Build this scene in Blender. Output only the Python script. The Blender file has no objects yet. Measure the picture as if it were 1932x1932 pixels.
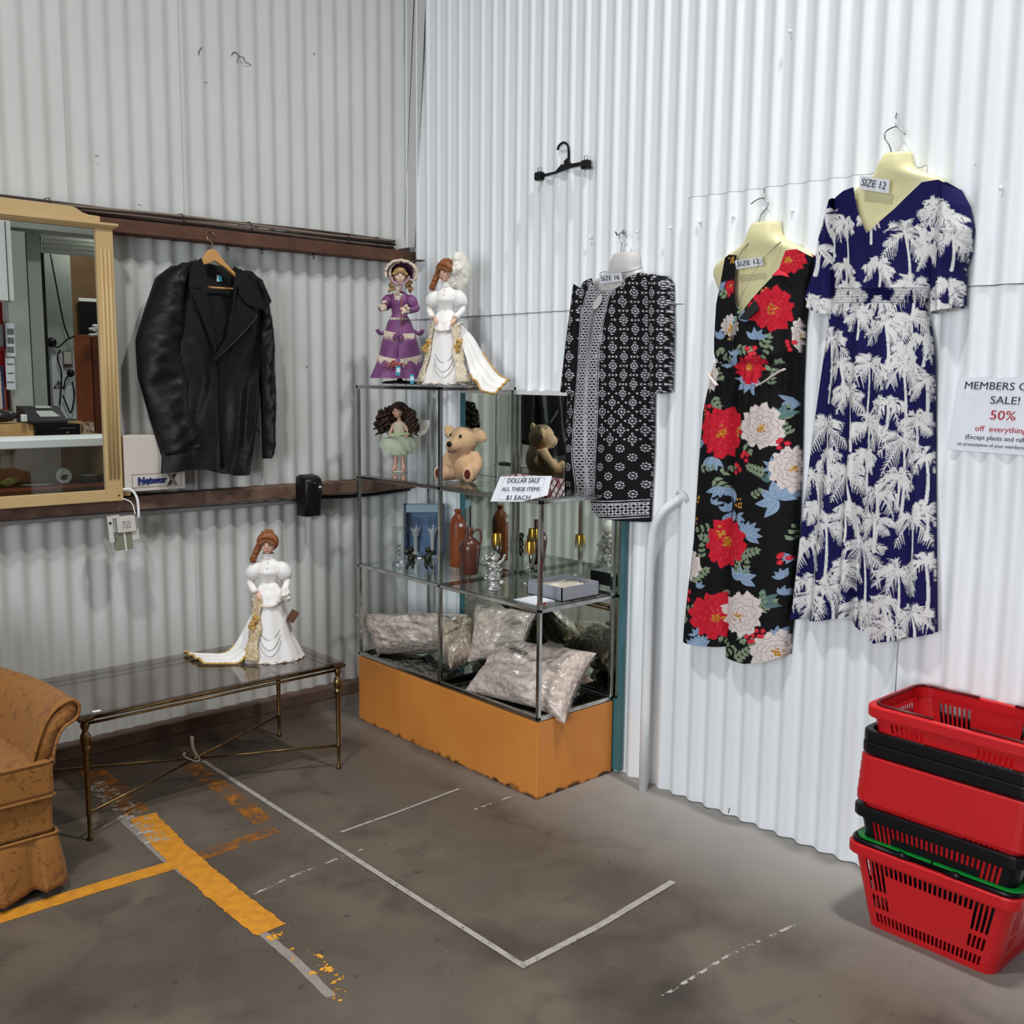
import bpy, bmesh, math, random
import numpy as np
from mathutils import Matrix, Vector, Euler
random.seed(7); rng = np.random.default_rng(7)
PI = math.pi
scene = bpy.context.scene
COL = scene.collection

# ---------------------------------------------------------------- camera
F_PX = 1910.835; CAM = np.array([-2.88201, -3.97891, 1.53226])
YAW, PITCH, ROLL = 0.839004, -0.131198, 0.009979
fwd = np.array([math.cos(YAW)*math.cos(PITCH), math.sin(YAW)*math.cos(PITCH), math.sin(PITCH)])
_r = np.array([math.sin(YAW), -math.cos(YAW), 0.0]); _u = np.cross(_r, fwd)
rgt = math.cos(ROLL)*_r + math.sin(ROLL)*_u
upv = -math.sin(ROLL)*_r + math.cos(ROLL)*_u
cd = bpy.data.cameras.new('camera'); cam = bpy.data.objects.new('camera', cd); COL.objects.link(cam)
cam.matrix_world = Matrix(((rgt[0], upv[0], -fwd[0], CAM[0]), (rgt[1], upv[1], -fwd[1], CAM[1]),
                           (rgt[2], upv[2], -fwd[2], CAM[2]), (0, 0, 0, 1)))
cd.sensor_width = 36; cd.lens = F_PX*36/1932; cd.clip_start = 0.05; cd.clip_end = 60
scene.camera = cam

# ---------------------------------------------------------------- world, lights, exposure
scene.view_settings.view_transform = 'Standard'; scene.view_settings.look = 'None'
scene.view_settings.gamma = 1; scene.view_settings.use_curve_mapping = False
scene.view_settings.exposure = -0.42
scene.cycles.use_denoising = True
scene.cycles.max_bounces = 10; scene.cycles.transparent_max_bounces = 24
scene.cycles.glossy_bounces = 6; scene.cycles.transmission_bounces = 8
scene.cycles.caustics_reflective = False; scene.cycles.caustics_refractive = False
scene.cycles.sample_clamp_indirect = 4
w = bpy.data.worlds.new('daylight'); scene.world = w; w.use_nodes = True
bg = w.node_tree.nodes['Background']; bg.inputs[0].default_value = (0.93, 0.97, 1.0, 1); bg.inputs[1].default_value = 0.22

def area(name, loc, target, sx, sy, power, col=(1, 1, 1), spread=180):
    l = bpy.data.lights.new(name, 'AREA'); l.shape = 'RECTANGLE'; l.size = sx; l.size_y = sy
    l.energy = power; l.color = col; l.spread = math.radians(spread)
    o = bpy.data.objects.new(name, l); COL.objects.link(o); o.location = loc
    d = Vector(target)-Vector(loc); o.rotation_euler = d.to_track_quat('-Z', 'Y').to_euler()
    return o
# twin fluorescent battens high in the shed, and the daylight of the open roller door behind the photographer
area('fluorescent_batten', (-0.35, -3.3, 5.8), (-0.45, -2.9, 0), 0.26, 0.26, 98, (1.0, 0.98, 0.95), 118)
area('fluorescent_batten', (-3.1, -2.5, 5.4), (-2.6, -2.3, 0), 0.26, 0.26, 86, (1.0, 0.98, 0.95), 130)
area('roller_door_daylight', (-5.6, -3.7, 1.6), (-0.1, -2.3, 1.0), 2.4, 2.2, 82, (0.91, 0.955, 1.0), 110)

# ---------------------------------------------------------------- helpers
def ray(px, py):
    return F_PX*fwd + (px-966)*rgt - (py-966)*upv
def onplane(px, py, axis, val):
    d = ray(px, py); t = (val-CAM[axis])/d[axis]; return CAM+t*d
def atdepth(px, py, D):
    return CAM + ray(px, py)*(D/F_PX)
def project(P):
    P = np.asarray(P, float); d = P-CAM; z = d@fwd
    return np.stack([966+F_PX*(d@rgt)/z, 966-F_PX*(d@upv)/z], -1)

WM = {}
def world_of(o): return WM.get(o.name, Matrix.Identity(4))
def tag(o, label=None, cat=None, group=None, kind=None):
    if label: o['label'] = label
    if cat: o['category'] = cat
    if group: o['group'] = group
    if kind: o['kind'] = kind
    return o
def thing(name, label, cat, loc=(0, 0, 0), rz=0, group=None, scale=1.0, rot=None):
    o = bpy.data.objects.new(name, None); COL.objects.link(o)
    o.empty_display_size = 0.05
    o.location = loc; o.rotation_euler = rot if rot is not None else (0, 0, rz); o.scale = (scale,)*3
    WM[o.name] = Matrix.LocRotScale(Vector(loc), Euler(o.rotation_euler), Vector((scale,)*3))
    return tag(o, label, cat, group)
def dup(root, loc=None, rz=None, label=None, group=None):
    r = root.copy(); COL.objects.link(r)
    if loc is not None: r.location = loc
    if rz is not None: r.rotation_euler = (0, 0, rz)
    if label: r['label'] = label
    if group: r['group'] = group
    for ch in list(root.children):
        c = ch.copy(); COL.objects.link(c); c.parent = r
        for g in list(ch.children):
            d = g.copy(); COL.objects.link(d); d.parent = c
    return r

class MB:
    def __init__(s): s.v = []; s.f = []; s.c = []; s.n = 0
    def add(s, vs, fs, col=None):
        vs = np.asarray(vs, float).reshape(-1, 3); s.v.append(vs)
        s.f += [tuple(int(i)+s.n for i in f) for f in fs]
        if col is None: col = np.ones((len(vs), 3))
        col = np.asarray(col, float)
        if col.ndim == 1: col = np.tile(col, (len(vs), 1))
        s.c.append(col); s.n += len(vs); return s
    def box(s, lo, hi, col=None, M=None):
        x0, y0, z0 = lo; x1, y1, z1 = hi
        v = np.array([[x0, y0, z0], [x1, y0, z0], [x1, y1, z0], [x0, y1, z0], [x0, y0, z1], [x1, y0, z1], [x1, y1, z1], [x0, y1, z1]], float)
        if M is not None: v = np.array([list(M @ Vector(p)) for p in v])
        return s.add(v, [(0, 3, 2, 1), (4, 5, 6, 7), (0, 1, 5, 4), (1, 2, 6, 5), (2, 3, 7, 6), (3, 0, 4, 7)], col)
    def tube(s, pts, r, n=8, closed=False, caps=True, flat=1.0, col=None):
        pts = np.asarray(pts, float); m = len(pts)
        r = np.full(m, r, float) if np.isscalar(r) else np.asarray(r, float)
        T = np.gradient(pts, axis=0) if not closed else (np.roll(pts, -1, 0)-np.roll(pts, 1, 0))
        T /= np.linalg.norm(T, axis=1)[:, None]+1e-12
        a = np.array([0, 0, 1.0]) if abs(T[0][2]) < 0.9 else np.array([1.0, 0, 0])
        N = np.zeros_like(T); nn = a-T[0]*(a@T[0]); N[0] = nn/np.linalg.norm(nn)
        for i in range(1, m):
            nn = N[i-1]-T[i]*(N[i-1]@T[i]); N[i] = nn/(np.linalg.norm(nn)+1e-12)
        B = np.cross(T, N); th = np.arange(n)*2*PI/n
        ring = np.cos(th)[None, :, None]*N[:, None, :]*flat+np.sin(th)[None, :, None]*B[:, None, :]
        V = pts[:, None, :]+ring*r[:, None, None]
        fs = []
        for i in range(m if closed else m-1):
            j = (i+1) % m
            for k in range(n): fs.append((i*n+k, i*n+(k+1) % n, j*n+(k+1) % n, j*n+k))
        if caps and not closed: fs += [tuple(range(n-1, -1, -1)), tuple((m-1)*n+k for k in range(n))]
        return s.add(V.reshape(-1, 3), fs, col)
    def grid(s, P, wrapu=False, wrapv=False, col=None, capu=False):
        P = np.asarray(P, float); a, b = P.shape[:2]; fs = []
        I = np.arange(a*b).reshape(a, b)
        A = np.concatenate([I, I[:1]], 0) if wrapu else I
        A = np.concatenate([A, A[:, :1]], 1) if wrapv else A
        q = np.stack([A[:-1, :-1], A[1:, :-1], A[1:, 1:], A[:-1, 1:]], -1).reshape(-1, 4)
        fs = [tuple(x) for x in q.tolist()]
        if capu: fs += [tuple(I[0].tolist()), tuple(I[-1][::-1].tolist())]
        return s.add(P.reshape(-1, 3), fs, None if col is None else np.asarray(col).reshape(-1, 3) if np.asarray(col).ndim > 1 else col)
    def lathe(s, prof, n=24, o=(0, 0, 0), sx=1, sy=1, caps=True, col=None, M=None):
        prof = np.asarray(prof, float); th = np.arange(n)*2*PI/n
        P = np.stack([prof[:, 0][:, None]*np.cos(th)*sx, prof[:, 0][:, None]*np.sin(th)*sy, np.tile(prof[:, 1][:, None], (1, n))], -1)
        if M is not None: P = P@np.array(M.to_3x3()).T
        P = P+np.array(o)
        return s.grid(P, wrapv=True, col=col, capu=caps)
    def ell(s, c, r, nu=14, nv=10, rot=None, col=None):
        r = np.array((r,)*3 if np.isscalar(r) else r, float)
        ph = np.linspace(0.02, PI-0.02, nv); th = np.arange(nu)*2*PI/nu
        P = np.stack([np.sin(ph)[:, None]*np.cos(th), np.sin(ph)[:, None]*np.sin(th), np.tile(np.cos(ph)[:, None], (1, nu))], -1)*r
        if rot is not None: P = P@np.array(Euler(rot).to_matrix()).T
        return s.grid(P+np.array(c), wrapv=True, col=col, capu=True)
    def prism(s, poly, f, a, b, col=None):
        """poly: 2-D outline, f(u, v, depth) -> xyz"""
        n = len(poly)
        v = [f(p[0], p[1], a) for p in poly]+[f(p[0], p[1], b) for p in poly]
        fs = [tuple(range(n-1, -1, -1)), tuple(range(n, 2*n))]+[(i, (i+1) % n, n+(i+1) % n, n+i) for i in range(n)]
        return s.add(v, fs, col)
    def build(s, name, mat, parent=None, local=False, smooth=True, bevel=0, subsurf=0, solid=0, vc=False, label=None, loc=None, angle=None, offset=-1):
        V = np.concatenate(s.v) if s.v else np.zeros((0, 3))
        if parent is not None and not local:
            Mi = np.array(world_of(parent).inverted()); V = V@Mi[:3, :3].T+Mi[:3, 3]
        if loc is not None: V = V-np.array(loc)
        me = bpy.data.meshes.new(name); me.from_pydata(V.tolist(), [], s.f)
        bm = bmesh.new(); bm.from_mesh(me); bmesh.ops.recalc_face_normals(bm, faces=bm.faces); bm.to_mesh(me); bm.free()
        if vc:
            C = np.concatenate(s.c); a = me.color_attributes.new('Col', 'FLOAT_COLOR', 'POINT')
            a.data.foreach_set('color', np.concatenate([C, np.ones((len(C), 1))], 1).astype(np.float32).ravel())
        if smooth: me.polygons.foreach_set('use_smooth', np.ones(len(me.polygons), bool))
        me.materials.append(mat)
        o = bpy.data.objects.new(name, me); COL.objects.link(o)
        if loc is not None: o.location = loc
        if parent is not None:
            o.parent = parent; WM[o.name] = world_of(parent)
        if solid: m = o.modifiers.new('thickness', 'SOLIDIFY'); m.thickness = solid; m.offset = offset
        if bevel:
            m = o.modifiers.new('edge', 'BEVEL'); m.width = bevel; m.segments = 2; m.limit_method = 'ANGLE'; m.angle_limit = math.radians(40)
        if subsurf: m = o.modifiers.new('smooth', 'SUBSURF'); m.levels = subsurf; m.render_levels = subsurf
        if smooth and (bevel or angle):
            try:
                me.set_sharp_from_angle(angle=math.radians(angle or 40))
            except Exception: pass
        if label: o['label'] = label
        return o

def srgb(r, g, b):
    f = lambda c: (c/255/12.92) if c/255 <= .04045 else ((c/255+.055)/1.055)**2.4
    return (f(r), f(g), f(b))
def mat(name, col, rough=.5, metal=0, noise=None, bump=None, coat=0, spec=None, vc=False, emis=None, trans=0, ior=1.45, sheen=0, alpha=None, aniso=None, sub=0):
    """noise=(scale, amount, colour2[, detail])   bump=(scale, strength[, stretch xyz])"""
    m = bpy.data.materials.new(name); m.use_nodes = True; N = m.node_tree.nodes; L = m.node_tree.links
    b = N['Principled BSDF']; b.inputs['Base Color'].default_value = (*col, 1); b.inputs['Roughness'].default_value = rough; b.inputs['Metallic'].default_value = metal
    if spec is not None: b.inputs['Specular IOR Level'].default_value = spec
    b.inputs['Coat Weight'].default_value = coat; b.inputs['Coat Roughness'].default_value = .08
    b.inputs['Transmission Weight'].default_value = trans; b.inputs['IOR'].default_value = ior
    b.inputs['Sheen Weight'].default_value = sheen
    if sub:
        b.inputs['Subsurface Weight'].default_value = sub; b.inputs['Subsurface Scale'].default_value = .01
    if emis: b.inputs['Emission Color'].default_value = (*emis[0], 1); b.inputs['Emission Strength'].default_value = emis[1]
    tc = N.new('ShaderNodeTexCoord'); src = None
    if vc:
        a = N.new('ShaderNodeVertexColor'); a.layer_name = 'Col'; src = a.outputs[0]; L.new(src, b.inputs['Base Color'])
    if noise:
        n = N.new('ShaderNodeTexNoise'); n.inputs['Scale'].default_value = noise[0]; n.inputs['Detail'].default_value = noise[3] if len(noise) > 3 else 6
        L.new(tc.outputs['Object'], n.inputs['Vector'])
        mr = N.new('ShaderNodeMapRange'); mr.inputs[1].default_value = .35; mr.inputs[2].default_value = .65; mr.inputs[4].default_value = noise[1]
        L.new(n.outputs[0], mr.inputs[0])
        mx = N.new('ShaderNodeMixRGB'); mx.inputs[1].default_value = (*col, 1); mx.inputs[2].default_value = (*noise[2], 1)
        if src: L.new(src, mx.inputs[1])
        L.new(mr.outputs[0], mx.inputs[0]); L.new(mx.outputs[0], b.inputs['Base Color'])
    if bump:
        n = N.new('ShaderNodeTexNoise'); n.inputs['Scale'].default_value = bump[0]; n.inputs['Detail'].default_value = 5
        if len(bump) > 2:
            mp = N.new('ShaderNodeMapping'); mp.inputs['Scale'].default_value = bump[2]; L.new(tc.outputs['Object'], mp.inputs[0]); L.new(mp.outputs[0], n.inputs['Vector'])
        else: L.new(tc.outputs['Object'], n.inputs['Vector'])
        bp = N.new('ShaderNodeBump'); bp.inputs['Strength'].default_value = bump[1]; bp.inputs['Distance'].default_value = .01
        L.new(n.outputs[0], bp.inputs['Height']); L.new(bp.outputs[0], b.inputs['Normal'])
    if alpha is not None: b.inputs['Alpha'].default_value = alpha
    return m
def pane_mat(name, tint=(.9, .95, .92), refl=1.0, rough=0.0, ior=1.5):
    """thin sheet of glass or clear plastic: clear where seen square on, mirror-like at a glancing angle"""
    m = bpy.data.materials.new(name); m.use_nodes = True; N = m.node_tree.nodes; L = m.node_tree.links
    N.remove(N['Principled BSDF']); out = N['Material Output']
    t = N.new('ShaderNodeBsdfTransparent'); t.inputs[0].default_value = (*tint, 1)
    g = N.new('ShaderNodeBsdfGlossy'); g.inputs['Roughness'].default_value = rough; g.inputs['Color'].default_value = (1, 1, 1, 1)
    fr = N.new('ShaderNodeFresnel'); fr.inputs[0].default_value = ior
    ml = N.new('ShaderNodeMath'); ml.operation = 'MULTIPLY'; ml.inputs[1].default_value = refl; ml.use_clamp = True
    ge = N.new('ShaderNodeNewGeometry'); mi = N.new('ShaderNodeMath'); mi.operation = 'MULTIPLY_ADD'; mi.inputs[1].default_value = 1/ior-ior; mi.inputs[2].default_value = ior
    L.new(ge.outputs['Backfacing'], mi.inputs[0]); L.new(mi.outputs[0], fr.inputs[0]); L.new(fr.outputs[0], ml.inputs[0])
    mx = N.new('ShaderNodeMixShader'); L.new(ml.outputs[0], mx.inputs[0]); L.new(t.outputs[0], mx.inputs[1]); L.new(g.outputs[0], mx.inputs[2])
    L.new(mx.outputs[0], out.inputs[0]); return m
def veil_mat(name, col, alpha, rough=.6):
    m = bpy.data.materials.new(name); m.use_nodes = True; N = m.node_tree.nodes; L = m.node_tree.links
    b = N['Principled BSDF']; b.inputs['Base Color'].default_value = (*col, 1); b.inputs['Roughness'].default_value = rough; b.inputs['Alpha'].default_value = alpha
    return m

class Frame:
    """wall frame: s along the wall, z up, d out of the wall"""
    def __init__(s, side): s.side = side
    def w(s, a, z, d):
        a, z, d = np.broadcast_arrays(np.asarray(a, float), np.asarray(z, float), np.asarray(d, float))
        return np.stack([-d, -a, z], -1) if s.side == 'R' else np.stack([a, -d, z], -1)
    def px(s, px, py, d):
        q = onplane(px, py, 0 if s.side == 'R' else 1, -d)
        return np.array([-q[1], q[2]]) if s.side == 'R' else np.array([q[0], q[2]])
    def pxs(s, pts, d): return np.array([s.px(a, b, d) for a, b in pts])
FR, FL = Frame('R'), Frame('L')
def resample(P, n):
    P = np.asarray(P, float); d = np.r_[0, np.cumsum(np.linalg.norm(np.diff(P, axis=0), axis=1))]
    t = np.linspace(0, d[-1], n); return np.stack([np.interp(t, d, P[:, k]) for k in range(P.shape[1])], -1)
def smoothc(P, n=40, closed=False):
    """Catmull-Rom through points"""
    P = np.asarray(P, float); m = len(P)
    Q = np.concatenate([P[-1:], P, P[:2]]) if closed else np.concatenate([2*P[:1]-P[1:2], P, 2*P[-1:]-P[-2:-1]])
    seg = m if closed else m-1; out = []
    k = max(2, n//seg)
    for i in range(seg):
        p0, p1, p2, p3 = Q[i:i+4]
        t = np.linspace(0, 1, k, endpoint=False)[:, None]
        out.append(.5*((2*p1)+(-p0+p2)*t+(2*p0-5*p1+4*p2-p3)*t**2+(-p0+3*p1-3*p2+p3)*t**3))
    if not closed: out.append(P[-1:])
    return np.concatenate(out)
def coons(L, R, T, B, nu, nv):
    """L,R from top to bottom; T,B from left to right"""
    L = resample(L, nv); R = resample(R, nv); T = resample(T, nu); B = resample(B, nu)
    u = np.linspace(0, 1, nu)[None, :, None]; v = np.linspace(0, 1, nv)[:, None, None]
    return (1-v)*T[None]+v*B[None]+(1-u)*L[:, None]+u*R[:, None]-((1-u)*(1-v)*T[0]+u*(1-v)*T[-1]+(1-u)*v*B[0]+u*v*B[-1])
def text(body, mat_, origin, right, up, width=None, size=.05, parent=None, name='lettering', align='CENTER', shear=0, out=.0015, bold=0):
    cu = bpy.data.curves.new(name, 'FONT'); cu.body = body; cu.size = size; cu.align_x = align; cu.align_y = 'BOTTOM_BASELINE' if False else 'CENTER'
    cu.extrude = .0002; cu.shear = shear; cu.offset = bold if bold > .002 else 0; cu.resolution_u = 3
    o = bpy.data.objects.new(name, cu); COL.objects.link(o); bpy.context.view_layer.update()
    me = bpy.data.meshes.new_from_object(o.evaluated_get(bpy.context.evaluated_depsgraph_get())); COL.objects.unlink(o); bpy.data.objects.remove(o)
    n = len(me.vertices); co = np.zeros(n*3); me.vertices.foreach_get('co', co); co = co.reshape(-1, 3)
    k = 1.0
    if width: k = width/max(1e-6, np.ptp(co[:, 0]))
    right = np.array(right, float); right /= np.linalg.norm(right); up = np.array(up, float); up /= np.linalg.norm(up); nn = np.cross(right, up)
    V = np.array(origin)+co[:, :1]*k*right+co[:, 1:2]*up+(co[:, 2:3]+out)*nn
    b = MB(); b.add(V, [tuple(p.vertices) for p in me.polygons]); bpy.data.meshes.remove(me)
    return b.build(name, mat_, parent, smooth=False)

# ---------------------------------------------------------------- materials
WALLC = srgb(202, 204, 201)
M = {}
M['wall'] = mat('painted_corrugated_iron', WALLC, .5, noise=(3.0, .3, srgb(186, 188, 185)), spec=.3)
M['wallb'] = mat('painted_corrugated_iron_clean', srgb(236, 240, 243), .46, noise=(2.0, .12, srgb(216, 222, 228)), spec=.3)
M['dark'] = mat('dark_gap', (.015, .015, .015), .9)
M['timber'] = mat('dark_stained_timber', srgb(96, 62, 45), .7, noise=(9, .75, srgb(58, 36, 27)), bump=(40, .25, (1, 8, 8)))
M['timberl'] = mat('weathered_timber', srgb(116, 92, 80), .8, noise=(14, .8, srgb(78, 54, 44)), bump=(40, .3, (1, 8, 8)))
M['plate'] = mat('painted_sill_timber', srgb(104, 90, 80), .8, noise=(10, .8, srgb(78, 56, 45)), bump=(40, .3, (1, 8, 8)))
M['chrome'] = mat('chromed_tube', (.62, .62, .61), .16, 1, noise=(30, .5, (.38, .37, .36)))
M['glass'] = pane_mat('shelf_glass', (.93, .965, .95), 1.15)
M['mirror'] = mat('mirror_silvering', (.86, .9, .87), .0, 1)
M['mirrorg'] = mat('greenish_mirror', (.76, .84, .76), .01, 1)
M['teal'] = mat('teal_paint', srgb(70, 117, 124), .5, noise=(6, .4, srgb(58, 100, 106)))
M['white'] = mat('white_paint', srgb(228, 230, 230), .5)
M['paper'] = mat('white_paper', srgb(226, 229, 238), .8)
M['ink'] = mat('black_ink', srgb(52, 52, 56), .8)
M['redink'] = mat('red_ink', srgb(176, 40, 52), .8)
M['black'] = mat('black_plastic', (.006, .006, .007), .35, spec=.3)
M['steel'] = mat('steel_wire', (.35, .35, .35), .3, 1)
M['brass'] = mat('aged_brass', srgb(134, 112, 76), .32, 1, noise=(40, .6, srgb(92, 72, 48)))
M['smoke'] = pane_mat('smoked_glass', (.60, .55, .52), 1.2)
# ================================================================ SETTING
PITCHC = .0762; AMP = .0099
S0R, S0L = .2219, .0256
def corr(s, s0): return (AMP if s0 == S0R else .0072)*np.cos(2*PI*(s-s0)/PITCHC)    # depth of the sheet away from the room at its valleys
def sheet(b, fr, s0, sa, sb, z0, z1, lift, z1b=None):
    n = max(8, int((sb-sa)/PITCHC*14)); s = np.linspace(sa, sb, n)
    top = np.linspace(z1, z1 if z1b is None else z1b, n)
    zz = np.stack([np.full(n, z0), top], 0)
    b.grid(fr.w(np.stack([s, s]), zz, lift-corr(np.stack([s, s]), s0)))
# floor
def floor_mat():
    m = mat('stained_concrete', srgb(126, 118, 111), .55, spec=.35)
    N = m.node_tree.nodes; L = m.node_tree.links; b = N['Principled BSDF']; tc = N['Texture Coordinate']
    def nz(scale, det, lo, hi, dist=0):
        n = N.new('ShaderNodeTexNoise'); n.inputs['Scale'].default_value = scale; n.inputs['Detail'].default_value = det; n.inputs['Distortion'].default_value = dist
        L.new(tc.outputs['Object'], n.inputs['Vector']); r = N.new('ShaderNodeMapRange'); r.inputs[1].default_value = lo; r.inputs[2].default_value = hi
        L.new(n.outputs[0], r.inputs[0]); return r.outputs[0]
    def mix(f, a, c, k=1.0):
        x = N.new('ShaderNodeMixRGB'); mm = N.new('ShaderNodeMath'); mm.operation = 'MULTIPLY'; mm.inputs[1].default_value = k
        L.new(f, mm.inputs[0]); L.new(mm.outputs[0], x.inputs[0])
        if isinstance(a, tuple): x.inputs[1].default_value = (*a, 1)
        else: L.new(a, x.inputs[1])
        x.inputs[2].default_value = (*c, 1); return x.outputs[0]
    c = mix(nz(1.6, 8, .42, .62), srgb(100, 90, 80), srgb(76, 67, 59), .9)
    c = mix(nz(5.5, 10, .5, .7, .6), c, srgb(70, 61, 54), .7)
    c = mix(nz(.8, 4, .50, .66), c, srgb(118, 108, 99), .6)
    c = mix(nz(1.1, 6, .56, .70, .4), c, srgb(50, 44, 40), .8)
    c = mix(nz(26, 4, .66, .72), c, srgb(48, 42, 38), .55)
    c = mix(nz(95, 2, .70, .74), c, srgb(150, 142, 132), .5)
    # floor brightens towards the right wall: daylight painted into the colour
    sx = N.new('ShaderNodeSeparateXYZ'); L.new(tc.outputs['Object'], sx.inputs[0])
    r = N.new('ShaderNodeMapRange'); r.inputs[1].default_value = -.6; r.inputs[2].default_value = -.02; L.new(sx.outputs[0], r.inputs[0])
    c = mix(r.outputs[0], c, srgb(168, 165, 161), .75)
    L.new(c, b.inputs['Base Color'])
    n = N.new('ShaderNodeTexNoise'); n.inputs['Scale'].default_value = 120; bp = N.new('ShaderNodeBump'); bp.inputs['Strength'].default_value = .12; bp.inputs['Distance'].default_value = .005
    L.new(tc.outputs['Object'], n.inputs['Vector']); L.new(n.outputs[0], bp.inputs['Height']); L.new(bp.outputs[0], b.inputs['Normal'])
    return m
b = MB(); b.box((-7, -9.6, -.08), (3.2, .06, 0)); tag(b.build('floor', floor_mat(), smooth=False), kind='structure')
# left wall
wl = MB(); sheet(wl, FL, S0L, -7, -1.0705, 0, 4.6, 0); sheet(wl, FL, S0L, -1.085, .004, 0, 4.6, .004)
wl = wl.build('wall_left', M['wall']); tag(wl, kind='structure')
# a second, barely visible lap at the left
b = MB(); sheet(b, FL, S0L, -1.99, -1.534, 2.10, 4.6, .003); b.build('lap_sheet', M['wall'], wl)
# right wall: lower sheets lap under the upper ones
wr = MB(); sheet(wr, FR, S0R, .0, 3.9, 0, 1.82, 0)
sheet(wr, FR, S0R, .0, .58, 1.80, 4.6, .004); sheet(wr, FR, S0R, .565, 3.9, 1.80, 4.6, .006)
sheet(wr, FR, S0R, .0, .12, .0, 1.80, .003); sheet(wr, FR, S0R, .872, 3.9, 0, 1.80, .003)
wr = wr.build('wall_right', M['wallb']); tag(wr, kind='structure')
b = MB(); sheet(b, FR, S0R, 1.672, 2.542, .004, 2.157, .012, 2.142); b.build('patch_sheet', M['wallb'], wr)
# dark hairlines where one sheet laps another
b = MB()
b.tube(FR.w(np.full(2, .580), [1.80, 4.6], .007), .0011, 5); b.tube(FR.w(np.full(2, .872), [0, 1.80], .006), .0011, 5); b.tube(FR.w(np.full(2, .12), [1.1, 1.80], .003), .001, 5)
s = np.linspace(0, 1.66, 200); b.tube(FR.w(s, 1.7995, .0055-corr(s, S0R)), .0012, 5)
s = np.linspace(2.56, 3.9, 120); b.tube(FR.w(s, 1.7995, .0055-corr(s, S0R)), .0012, 5)
b.tube(FR.w(np.full(2, 2.548), [.004, 2.14], .008), .0012, 5)
s = np.linspace(1.672, 2.542, 150); b.tube(FR.w(s, np.linspace(2.159, 2.144, 150), .011-corr(s, S0R)), .0005, 5)
b.build('lap_gap', M['dark'], wr)
b = MB(); b.tube(FL.w(np.full(2, -1.0685), [.05, 4.6], .006), .0012, 5); b.tube(FL.w(np.full(2, -1.533), [2.17, 4.6], .003), .0007, 5); b.build('lap_gap', M['dark'], wl)
# the open black gap down the corner, wide at the top
b = MB(); zs = np.linspace(2.13, 4.6, 12)
p0 = onplane(781.5, 0, 0, -.013); p1 = onplane(763, 445, 0, -.013)
yc = p1[1]+(p0[1]-p1[1])*(zs-p1[2])/(p0[2]-p1[2]); wd = np.clip((zs-2.2)*.0032, .0008, .005)
b.grid(np.stack([np.stack([np.full(12, -.0135), yc-wd, zs], -1), np.stack([np.full(12, -.0135), yc+wd, zs], -1)], 1))
b.build('corner_gap', M['dark'], wr, smooth=False)
b = MB(); b.grid(np.stack([np.stack([np.full(12, -.0125), yc-.085, zs], -1), np.stack([np.full(12, -.0128), yc+.06, zs], -1)], 1)); b.build('corner_flashing', M['wall'], wr, smooth=False)
# screws
for q in [(1203, 438), (1266, 431), (1115, 449), (1442, 395), (1386, 409), (1322, 419), (1497, 398), (1890, 355), (1492, 60), (1228, 905)]:
    a, z = FR.px(*q, .01); bb = MB(); bb.ell(FR.w(a, z, .016), (.004, .007, .007), 8, 6); bb.build('screw', M['wallb'], wr)
# scrawls and bits of wire stuck to the left wall
for pts in [[(375, 104), (375, 97), (381, 89)], [(436, 104), (441, 98), (446, 100), (452, 106), (461, 110)], [(459, 108), (461, 115), (466, 119), (474, 123)], [(386, 155), (391, 157)], [(591, 100), (594, 104)], [(448, 118), (451, 106)], [(180, 296), (185, 293)], [(260, 386), (266, 388)]]:
    bb = MB(); bb.tube([FL.w(*FL.px(*q, .012), .013) for q in pts], .0014, 5); bb.build('wire_scrap', M['dark'], wl)
for pts in [[(1690, 222), (1693, 213)], [(1841, 312), (1842, 311)], [(1340, 1522), (1341, 1510)], [(1375, 1534), (1377, 1524)], [(385, 660), (386, 663)], [(578, 690), (579, 694)]]:
    fr = FR if pts[0][0] > 800 else FL
    bb = MB(); bb.tube([fr.w(*fr.px(*q, .012), .014) for q in pts], .0015, 5); bb.build('scuff_mark', M['dark'], wr if fr is FR else wl)

# sill plate, girts
def beam(name, x0, x1, z0, z1, d0, d1, m, wob=.0015, bev=.004):
    b = MB(); n = 40; x = np.linspace(x0, x1, n); r = np.random.default_rng(len(name)).normal(0, wob, (4, n))
    r = np.array([np.convolve(np.pad(a, 3, 'edge'), np.ones(7)/7, 'valid') for a in r])
    P = np.stack([np.stack([x, np.full(n, -d0), z0+r[0]], -1), np.stack([x, -d1+r[1], z0+r[0]], -1), np.stack([x, -d1+r[1], z1+r[2]], -1), np.stack([x, np.full(n, -d0), z1+r[2]], -1)], 1)
    b.grid(P, wrapv=True, capu=True); o = b.build(name, m, smooth=False, bevel=bev); tag(o, kind='structure'); return o
ub = beam('trim_1', -7, .02, 2.060, 2.112, -.01, .08, M['timber'])
beam('trim_2', -7, -.002, 1.006, 1.062, -.01, .08, M['timberl'])
tp = beam('trim_3', -7, -.002, 0.056, .112, -.005, .062, M['plate'], .002)
b = MB(); b.box((-7, -.060, 0), (-.002, -.001, .057)); b.build('concrete_upstand', bpy.data.materials['stained_concrete'], tp, smooth=False)
b = MB(); b.box((-.05, -.16, 2.062), (-.006, -.01, 2.067)); b.box((-.05, -.10, 2.067), (-.044, -.01, 2.125)); b.build('end_bracket', mat('rusty_bracket', srgb(92, 80, 72), .6, .4), ub, smooth=False)
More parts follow.
